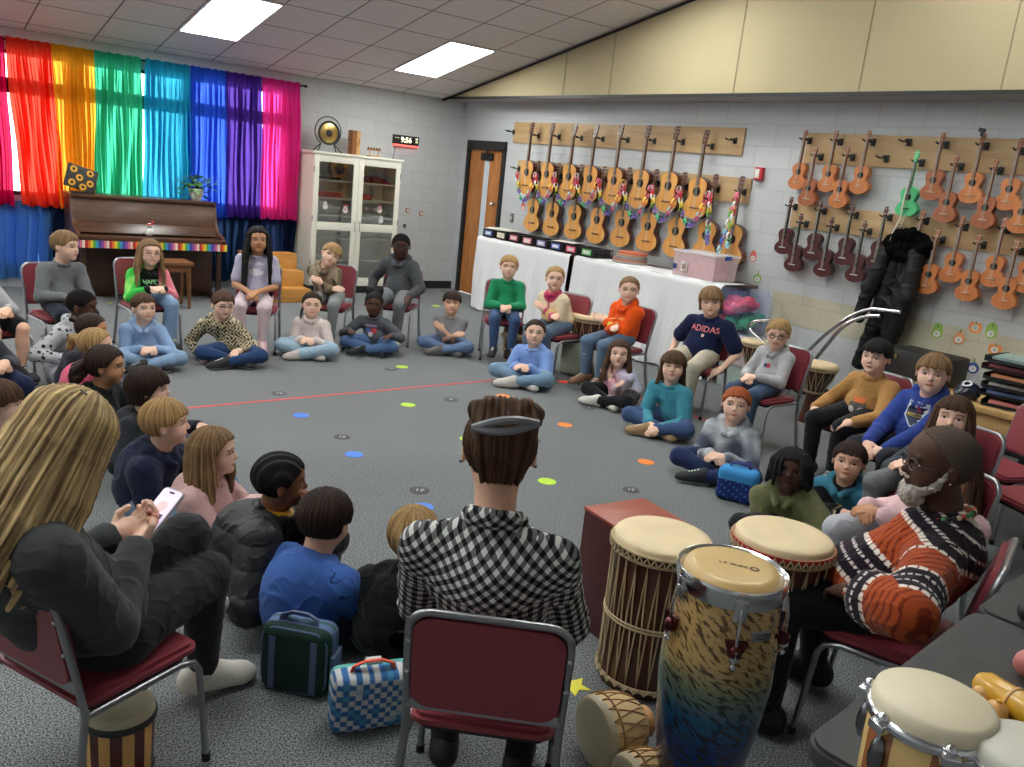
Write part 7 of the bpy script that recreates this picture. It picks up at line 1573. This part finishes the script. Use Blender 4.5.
k35 = person('boy in a teal vest-coloured sweatshirt with black sleeves on the carpet', (862, 535), -42, (849, 462), hair='boy', hc='dkbrown', top=vars_((54, 112, 136), (24, 24, 28)), hood=True, bottom=(40, 40, 46), look=(-6.9, -10, 1.2), skin='light', s=1.1, arms='lap', print_=([(shield, .05, (.01, 0), (206, 178, 120)), (circ(.014), 1, (.01, 0), (40, 50, 60))], 0, -.13), hkw=dict(zb=.22))
# ================================================================ floor, row of profiles
LK = (-3.2, -7.0, 1.0)
p15 = person('child in a dalmatian spotted hoodie sitting on the carpet before the boy in grey', (62, 378), 72, (83, 306), hair='buzz', hc='black', skin='dark', top=dalm, hood=True, bottom=(150, 150, 156), look=(-3, -6, .4), s=1.15, lean=.16, arms='knees')
p16 = person('girl with a dark hair bow, almost hidden behind the blond ponytail', (72, 398), 78, (93, 330), hair='tied', hc='dkbrown', top=(40, 42, 52), bottom=(60, 70, 90), look=(-3, -6, .5), skin='tan', s=1.0, lean=.12, locks=[([(0, -.50, .28), (-.14, -.6, .34)], .09, .07), ([(0, -.50, .28), (.14, -.6, .34)], .09, .07)])
p17 = person('child with a blond ponytail in a bright pink top on the carpet', (76, 420), 80, (97, 346), hair='tied', hc='blond', top=(214, 92, 122), bottom=(70, 70, 84), look=(-3, -6.6, .6), skin='fair', s=1.05, lean=.12, locks=[([(0, -.50, .2), (0, -.66, .22), (0, -.74, -.05)], .13, .10)], puff=.006)
p18 = person('girl with dark curly hair in a black jacket on the carpet', (100, 442), 84, (107, 366), hair='tied', hc='dkbrown', skin='tan', top=(26, 26, 30), bottom=(40, 40, 46), look=(-3, -7, .6), s=1.1, lean=.08, hkw=dict(th=.07), locks=[([(.1*math.sin(i), -.48, .1), (.25*math.sin(i*2), -.72-.05*math.cos(i), -.05-.06*i), (.3*math.sin(i*2.3), -.80, -.2-.05*i)], .15, .12) for i in range(5)], puff=.006)
p19 = person('boy with thick brown hair in a black shirt, hands on his knees, on the carpet', (135, 470), 84, (150, 389), hair='bowl', hc='dkbrown', top=(36, 38, 44), bottom=denim(J1), look=(-3, -7.2, .7), skin='fair', s=1.15, lean=.1, arms='knees', hkw=dict(zb=.16))
p20 = person('boy with straight blond hair in a navy hoodie on the carpet', (146, 518), 86, (167, 423), hair='short', hc='blond', top=(28, 34, 58), hood=True, bottom=denim((112, 136, 166)), look=(-3, -7.6, .7), skin='fair', s=1.2, lean=.1, hkw=dict(zb=.20, th=.05), puff=.010)
p21 = person('girl with long light brown hair in a dusty pink top, in profile', (205, 540), 88, (215, 452), hair='girl', hc='dirty', top=(196, 158, 156), bottom=(206, 170, 170), look=(-3.6, -8.2, .6), skin='fair', s=1.15, lean=.08, locks=longhair(14, -120, 95, L=1.75, r0=.12, r1=.06, front=-.15))
p22 = person('child with cornrows and a yellow collar in a black puffer jacket, hand at face', (240, 603), 92, (282, 481), hair='cornrow', hc='black', skin='brown', top=lambda V, ctx: np.where((np.linalg.norm(V-ctx['NB']-np.array([0, .03, .015]), axis=1) < .062)[:, None], np.array(S(232, 172, 40)), np.array(S(24, 24, 28))), collar=.022, bottom=(30, 30, 34), look=(-4.2, -8.1, .55), s=1.2, lean=.13, puff=.020, mats=(MPUFF, None), locks=[], hkw=dict(th=.022, zb=.29, ymax=.06, side=False, zn=-.2),
   armspec=((.14, .24, .22), ('H', (.03, .16, -.14)), None, (-.6, .1, -.6), None, ((.1, -.25, 1.), (0, -1, 0), .7)))
def bluecol(V, ctx):
    c = base(V, (62, 98, 168)); n = np.abs(wob(V, 34, 1)+.4*wob(V, 60, 3)); c[(n < .035) & (wob(V, 11, 5) > -.1)] = S(30, 44, 92); return c
p23 = person('boy with thick brown hair in a royal blue printed sweatshirt, seen from behind', (300, 645), 150, (326, 520), hair='short', hc='dkbrown', top=bluecol, bottom=(40, 46, 60), look=(-4.6, -7.2, .3), skin='light', s=1.25, lean=.1, arms='low', hkw=dict(zb=.2, th=.06, zn=-.24), puff=.008)
p24 = person('blond child in a black puffy jacket beside the woman in gingham, seen from behind', (394, 660), 192, (414, 536), hair='short', hc='blond', top=(20, 20, 22), hood=True, bottom=(30, 30, 34), look=(-4.2, -6.8, .6), skin='fair', s=1.2, lean=.1, hkw=dict(zb=.2, th=.05, zn=-.24), puff=.016, mats=(MCLOTH, None))
p36 = person('child with a brown fringe in a zebra striped top, in profile at the picture edge', (-12, 490), 88, (2, 404), hair='boy', hc='brown', top=zebra, bottom=(40, 40, 46), look=(-3.4, -7, .7), skin='fair', s=1.2, lean=.1, hkw=dict(zb=.12))
# ================================================================ THE ADULTS
def w2l(org, h):
    rz = heading(h); c_, s_ = math.cos(rz), math.sin(rz); Rw = np.array([[c_, -s_, 0], [s_, c_, 0], [0, 0, 1.]]); return lambda p: Rw.T@(np.array(p, float)-np.array([org[0], org[1], 0]))
def pc_attr(o, ctx, yoke=.17, cell=1.):
    me = o.data; V = np.zeros(len(me.vertices)*3, np.float32); me.vertices.foreach_get('co', V); V = V.reshape(-1, 3).astype(float); NB, U = ctx['NB'], ctx['U']
    sp = nrm(NB-ctx['P0']); up = np.array([0, sp[1], sp[2]]); up = nrm(up); r = V-NB; u = r[:, 0]; w = r@up; w = w*1.25; pc = np.stack([u, w], 1)
    yk = (w > -yoke) & (V[:, 1] < NB[1]+.05); c = math.sqrt(.5); pc[yk] = np.stack([(u-w)[yk]*c, (u+w)[yk]*c], 1)
    best = np.full(len(V), 9.)
    for Sh, E, W, sd in ctx['arms']:
        for a, b, s0 in ((Sh+(E-Sh)*.30, E, 0.), (E, W, .35)):
            ab = b-a; t = ((V-a)@ab)/(ab@ab); tc = np.clip(t, 0, 1); d = np.linalg.norm(V-a-tc[:, None]*ab, axis=1); m = (d < .075) & (d < best) & (t > 0.0); best[m] = d[m]
            ax = nrm(ab); n1 = nrm(np.cross(ax, [0, 1, .2])); n2 = np.cross(ax, n1); q = V-a; an = np.arctan2(q@n1, q@n2); pc[m] = np.stack([an*.055, t*np.linalg.norm(ab)+s0], 1)[m]
    a_ = me.attributes.new('pc', 'FLOAT_VECTOR', 'POINT'); P3 = np.zeros((len(V), 3), np.float32); P3[:, :2] = pc; a_.data.foreach_set('vector', P3.ravel())
def gingham_mat(per=.0245):
    m, t, b = nt('black_white_gingham'); L = t.links.new; a = N(t, 'ShaderNodeAttribute', attribute_name='pc'); sp = N(t, 'ShaderNodeSeparateXYZ'); L(a.outputs['Vector'], sp.inputs[0]); hs = []
    for k in (0, 1):
        d = N(t, 'ShaderNodeMath', operation='DIVIDE'); d.inputs[1].default_value = per; L(sp.outputs[k], d.inputs[0]); f = N(t, 'ShaderNodeMath', operation='FRACT'); L(d.outputs[0], f.inputs[0])
        g = N(t, 'ShaderNodeMath', operation='GREATER_THAN'); g.inputs[1].default_value = .5; L(f.outputs[0], g.inputs[0]); hs.append(g)
    ad = N(t, 'ShaderNodeMath', operation='ADD'); L(hs[0].outputs[0], ad.inputs[0]); L(hs[1].outputs[0], ad.inputs[1]); hf = N(t, 'ShaderNodeMath', operation='MULTIPLY'); hf.inputs[1].default_value = .5; L(ad.outputs[0], hf.inputs[0])
    r = N(t, 'ShaderNodeValToRGB'); r.color_ramp.interpolation = 'CONSTANT'; e = r.color_ramp.elements; e[0].color = (.62, .62, .60, 1); e[1].position = .4; e[1].color = (.13, .13, .135, 1); q = e.new(.8); q.color = (.010, .010, .011, 1)
    L(hf.outputs[0], r.inputs[0]); L(r.outputs[0], b.inputs['Base Color']); b.inputs['Roughness'].default_value = .9; b.inputs['Specular IOR Level'].default_value = .15
    tc = N(t, 'ShaderNodeTexCoord'); no = N(t, 'ShaderNodeTexNoise'); no.inputs['Scale'].default_value = 40.; L(tc.outputs['Object'], no.inputs['Vector']); bp = N(t, 'ShaderNodeBump'); bp.inputs['Strength'].default_value = .35; bp.inputs['Distance'].default_value = .012; L(no.outputs['Fac'], bp.inputs['Height']); L(bp.outputs[0], b.inputs['Normal']); return m
# ---- woman in gingham, back to us
GO = np.array([-5.76, -8.88]); gh = 177; WL = w2l(GO, gh)
def clipx(ctx):
    hd, HH, Hm = ctx['hd'], ctx['HH'], ctx['Hm']
    m = MB(); c0 = [hd((-.34+.68*t, -.60-.10*math.sin(PI*t), .30+.07*math.sin(PI*t)+.10*t)) for t in [i/16 for i in range(17)]]; c1 = [hd((-.34+.68*t, -.60-.10*math.sin(PI*t), .30-.05*math.sin(PI*t)+.10*t)) for t in [i/16 for i in range(17)]]
    m.tube(c0+c1[::-1], .045*HH, 8, closed=True); m.build('hair_clip', mat('grey_clip', S(120, 120, 126), .35), ctx['root'])
    for sd in (1, -1): MB().sph(hd((sd*.425, -.04, -.13)), .018*HH, 8).build('earring', mat('dark_stud', (.03, .03, .03), .3, .6), ctx['body'])
    pc_attr(ctx['top'], ctx, yoke=.16)
gw = person('woman in a black and white gingham shirt with clipped-up hair, her back to us', (0, 0), gh, (499, 452), pose='chair', world=(GO[0], GO[1], 0), adult=True, py0=.03, s=.93, hair='tied', hc='brown', top=(200, 200, 200), bottom=(24, 24, 28), shoes=(30, 30, 34), sole=(226, 220, 206), skin='light', look=(-3.6, -5.6, .2), hh=.225, lean=.10, collar=.020, wide=1.12, puff=.006,
    mats=(gingham_mat(), None), hkw=dict(th=.035, zn=-.30, zb=.33), armspec=((.15, .30, .50), (-.15, .30, .50), (.45, -.2, -1.), (-.45, -.2, -1.)), legspec=(((.14, .32, .47), (.10, .12, .085), (.1, 1, -.05)), ((-.12, .32, .47), (-.12, .16, .085), (-.1, 1, -.05))), v=.004, extra=clipx,
    locks=[([(a*.9, -.42, -.26), (a*1.2, -.53, .02), (a*1.2, -.57, .30), (a*1.5, -.40, .50+.05*math.cos(a*9))], .045, .11) for a in (-.2, -.12, -.04, .05, .13, .21)]+[([(.05, -.50, .40), (.22, -.42, .56), (.30, -.30, .50)], .11, .07), ([(-.05, -.50, .40), (-.18, -.45, .56), (-.28, -.35, .46)], .11, .07)])
chair(0, 0, 0, gh, 'burgundy chair with its chrome-framed back towards us, under the gingham woman', world=(GO[0], GO[1], 0), sc=.84)
# ---- woman with long blond hair and a phone
BO = np.array([-6.585, -8.23]); bh = 153; WB = w2l(BO, bh)
ph = Pz(158, 513, .70); ph = ph+np.array([0, 0, 0])
kn1 = Pz(185, 537, .56); an1 = Pz(200, 590, .30); kn2 = Pz(205, 575, .46); an2 = Pz(202, 668, .095)
phl = WB(ph); look_b = ph
hr_dir = nrm(WB(ph)-WB(ph)+np.array([0, 1, .3]))
def bx(ctx):
    m = MB(); hd, HH = ctx['hd'], ctx['HH']; 
    m.tube([hd((-.30+.6*t, -.16-.18*t, .47+.05*math.sin(PI*t))) for t in [i/12 for i in range(13)]], .012*HH, 6); m.build('hair_grip', mat('dark_clip', (.05, .04, .04), .4, .5), ctx['root'])
def streakcol(o):
    me = o.data; V = np.zeros(len(me.vertices)*3, np.float32); me.vertices.foreach_get('co', V); V = V.reshape(-1, 3); return V
bw = person('woman with long streaked blond hair in a dark grey sweatshirt, looking at a phone', (0, 0), bh, (66, 442), pose='chair', world=(BO[0], BO[1], 0), adult=True, s=1.0, hair='girl', hc='streak', top=(62, 64, 66), bottom=(38, 38, 42), shoes=(224, 218, 206), sole=(232, 226, 214), skin='fair', look=(ph[0]+.25, ph[1]+.1, .55), hh=.228, lean=-.06, wide=1.0, glasses='clear', puff=.006, py0=-.02,
    legspec=((WB(kn2), WB(an2), (.35, .9, -.08)), (WB(kn1), WB(an1), (-.3, .9, -.4))), armspec=(phl+(.035, -.10, -.055), phl+(-.055, -.11, -.05), (.25, .1, -1.), (-.25, .1, -1.), ((-.35, .8, .35), (-.6, .2, .8), .9), ((.35, .8, .35), (.6, .2, .8), .9)), v=.0038, extra=bx, zlong=-.02,
    hkw=dict(th=.07, zb=.30), locks=longhair(28, -150, 150, L=1.62, r0=.10, r1=.035, spread=1.12, ztop=.25, seed=5, front=-.06, wave=.03)+longhair(22, -120, 120, L=1.45, r0=.09, r1=.035, spread=1.0, ztop=.3, seed=9, front=-.04, wave=.03))
chair(0, 0, 0, bh, 'burgundy chair seen from behind under the woman with the phone', world=(BO[0], BO[1], 0), sc=.84)
# phone
vf = nrm(CAM-ph); PH = empty('smartphone', ph, 0, 'smartphone held up by the blond woman, its screen showing a small smiling face', 'phone')
fy = nrm(np.array([math.cos(heading(bh)+PI/2), math.sin(heading(bh)+PI/2), 0])); up_ = nrm(fy*.75+np.array([0, 0, 1.])*.62); nn = -nrm(fy*.62-np.array([0, 0, 1.])*.75); rt = np.cross(up_, nn)
PH.rotation_mode = 'QUATERNION'; PH.rotation_quaternion = Matrix([list(r) for r in np.stack([rt, up_, nn], 1)]).to_quaternion()
MB().prism(rrect(.080, .160, .014, 5), -.006, .004, bev=.002).build('case', mat('clear_case', S(180, 176, 182), .25), PH)
def glow(nm, c, st): return emis(nm, c, st)
MB().prism(rrect(.072, .151, .010, 5), .0042, .0048).build('screen', glow('screen_lilac', S(200, 188, 214), .55), PH, smooth=0)
m = MB(); m.prism([(x, y+.02) for x, y in circ(.017, 20)], .005, .0054); m.build('pictured_face', glow('screen_pink', S(236, 160, 160), .6), PH, smooth=0)
MB().prism([(x, y-.022) for x, y in bx2(.05, .04)], .005, .0052).build('pictured_jacket', glow('screen_dark', S(60, 60, 84), .35), PH, smooth=0)
MB().prism([(x, y-.02) for x, y in bx2(.014, .036)], .0053, .0056).build('pictured_shirt', glow('screen_white', S(226, 226, 236), .55), PH, smooth=0)
MB().prism([(x, y+.066) for x, y in rrect(.02, .006, .0028)], .005, .0054).build('camera_pill', blackm, PH, smooth=0)
MB().prism([(x, y-.062) for x, y in bx2(.064, .018)], .005, .0054).build('pictured_controls', glow('screen_rose', S(206, 120, 160), .5), PH, smooth=0)
# ---- bearded man
MO = np.array([-4.39, -9.28]); mh = -124; WM = w2l(MO, mh)
def banded(V, ctx):
    NB, U = ctx['NB'], ctx['U']; sp = nrm(NB-ctx['P0']); r = V-NB; w = -(r@sp)+.10*np.abs(r[:, 0])+.03; s_ = r[:, 0]*1.0+r[:, 1]*.6
    best = np.full(len(V), 9.)
    for Sh, E, W, sd in ctx['arms']:
        for a, b, s0 in ((Sh+(E-Sh)*.12, E, .10), (E, W, .10+np.linalg.norm(E-Sh))):
            ab = b-a; t = ((V-a)@ab)/(ab@ab); tc = np.clip(t, 0, 1); d = np.linalg.norm(V-a-tc[:, None]*ab, axis=1); m = (d < .095) & (d < best) & (t > 0.); best[m] = d[m]
            ax = nrm(ab); n1 = nrm(np.cross(ax, [0, 1, .2])); n2 = np.cross(ax, n1); q = V-a; an = np.arctan2(q@n1, q@n2); w[m] = (t*np.linalg.norm(ab)+s0)[m]; s_[m] = (an*.07)[m]
    c = base(V, (168, 74, 34)); rip = np.sin((V[:, 0]*.8+V[:, 1]*.6)*250+2.5*np.sin(V[:, 2]*50)); c[rip > .45] = S(120, 44, 22); ph_ = (w+.02) % .265
    dk = (ph_ < .125); c[dk] = S(32, 22, 34)
    for z0, ww, pr in ((.125, .008, 240), (.0, .008, 240), (.262, .006, 240)): c[(np.abs(ph_-z0) < ww) & (np.sin(s_*pr) > -.75)] = S(226, 214, 204)
    for z0 in (.042, .082): c[(np.abs(ph_-z0) < .0048) & (np.sin(s_*330) > -.3)] = S(214, 204, 200)
    return c
def mx_(ctx):
    hd, HH, Hm, HC = ctx['hd'], ctx['HH'], ctx['Hm'], ctx['HC']; bv = Vol(.004)
    bv.ell(hd((0, .25, -.46)), np.array((.20, .16, .17))*HH, .06*HH, Hm)
    for sd in (1, -1): bv.cap(hd((sd*.10, .28, -.40)), hd((sd*.29, .10, -.22)), .11*HH, .07*HH, .05*HH).cap(hd((sd*.29, .10, -.22)), hd((sd*.36, .0, -.02)), .05*HH, .03*HH, .03*HH)
    bv.cap(hd((-.10, .375, -.20)), hd((.10, .375, -.20)), .022*HH, .022*HH, .02*HH)
    V, Q = bv.run(lambda P: .0035*wob(P, 260)+.003*wob(P, 420, 2)); col = np.tile(np.array(S(176, 170, 162)), (len(V), 1))*(1+.35*wob(V, 150))[:, None]; link('beard', np_mesh('beard', V, Q, col), MHAIR, ctx['root'])
    NB, U = ctx['NB'], ctx['U']; n = 34; bc = [mat('bead_red', (.5, .04, .04), .3), mat('bead_green', (.04, .25, .08), .3), blackm, mat('bead_cream', (.6, .5, .35), .3)]
    grp = {k: MB() for k in range(4)}
    for i in range(n):
        a = 2*PI*i/n; p = NB+np.array([.088*math.sin(a), .078*math.cos(a)+.012, .018-.030*math.cos(a)]); grp[(i*3+i//4) % 4].sph(p, .0085, 8)
    nk = MB().tube([NB+np.array([.088*math.sin(a), .078*math.cos(a)+.012, .018-.030*math.cos(a)]) for a in [2*PI*i/24 for i in range(24)]], .003, 6, closed=True).build('necklace', blackm, ctx['root'])
    for k in (0, 1, 2, 3): grp[k].build('beads', bc[k], nk, kind='stuff')
    Sh, E, W, sd = ctx['arms'][1]; ax = nrm(W-E); n1 = nrm(np.cross(ax, [0, 0, 1.])); n2 = np.cross(ax, n1); g2 = {k: MB() for k in range(3)}
    for i in range(18): a = 2*PI*i/18; g2[i % 3].sph(W-ax*.02+(n1*math.cos(a)+n2*math.sin(a))*.033, .007, 8)
    br_ = MB().tube([W-ax*.02+(n1*math.cos(a)+n2*math.sin(a))*.031 for a in [2*PI*i/20 for i in range(20)]], .003, 6, closed=True).build('bracelet', blackm, ctx['root'])
    for k in (0, 1, 2): g2[k].build('beads', (bc[0], bc[3], blackm)[k], br_, kind='stuff')
    MB().sph(hd((-.43, -.02, -.14)), .014*HH, 8).build('earring', chrome, ctx['body'])
mk_l = WM(Pz(783, 600, .45)); mf_l = WM(np.array([-4.74, -9.08, .09])); mk_r = WM(Pz(822, 565, .47)); mf_r = WM(np.array([-4.33, -9.0, .09]))
mw = person('bearded man in glasses with a black, white and rust banded shirt, seated beside the drums', (0, 0), mh, (938, 464), pose='chair', world=(MO[0], MO[1], 0), adult=True, s=1.06, hair='man', hc='grey', top=banded, sleeve='34', bottom=(24, 24, 27), shoes=(20, 20, 22), sole=(16, 16, 18), skin='deep', look=(-6.4, -7.4, .95), hh=.235, lean=.16, py0=.11, wide=1.05, glasses='dark', puff=.010, collar=.012,
    legspec=((mk_r, mf_r, (.2, 1, -.05)), (mk_l, mf_l, (-.1, 1, -.05))), armspec=((.10, .20, .47), WM(Pz(850, 592, .58)), (.8, -.4, -.5), (-.95, -.3, .02)), v=.004, extra=mx_, hkw=dict(th=.008, zb=.42, ymax=-.12, zn=-.30))
chair(0, 0, 0, mh, 'burgundy chair under the bearded man, its back close to the black table', world=(MO[0], MO[1], 0), sc=.88)
for o in bpy.data.objects:
    if o.type == 'MESH' and o.data.materials and len(o.data.materials) > 1 and o.data.users > 1: pass
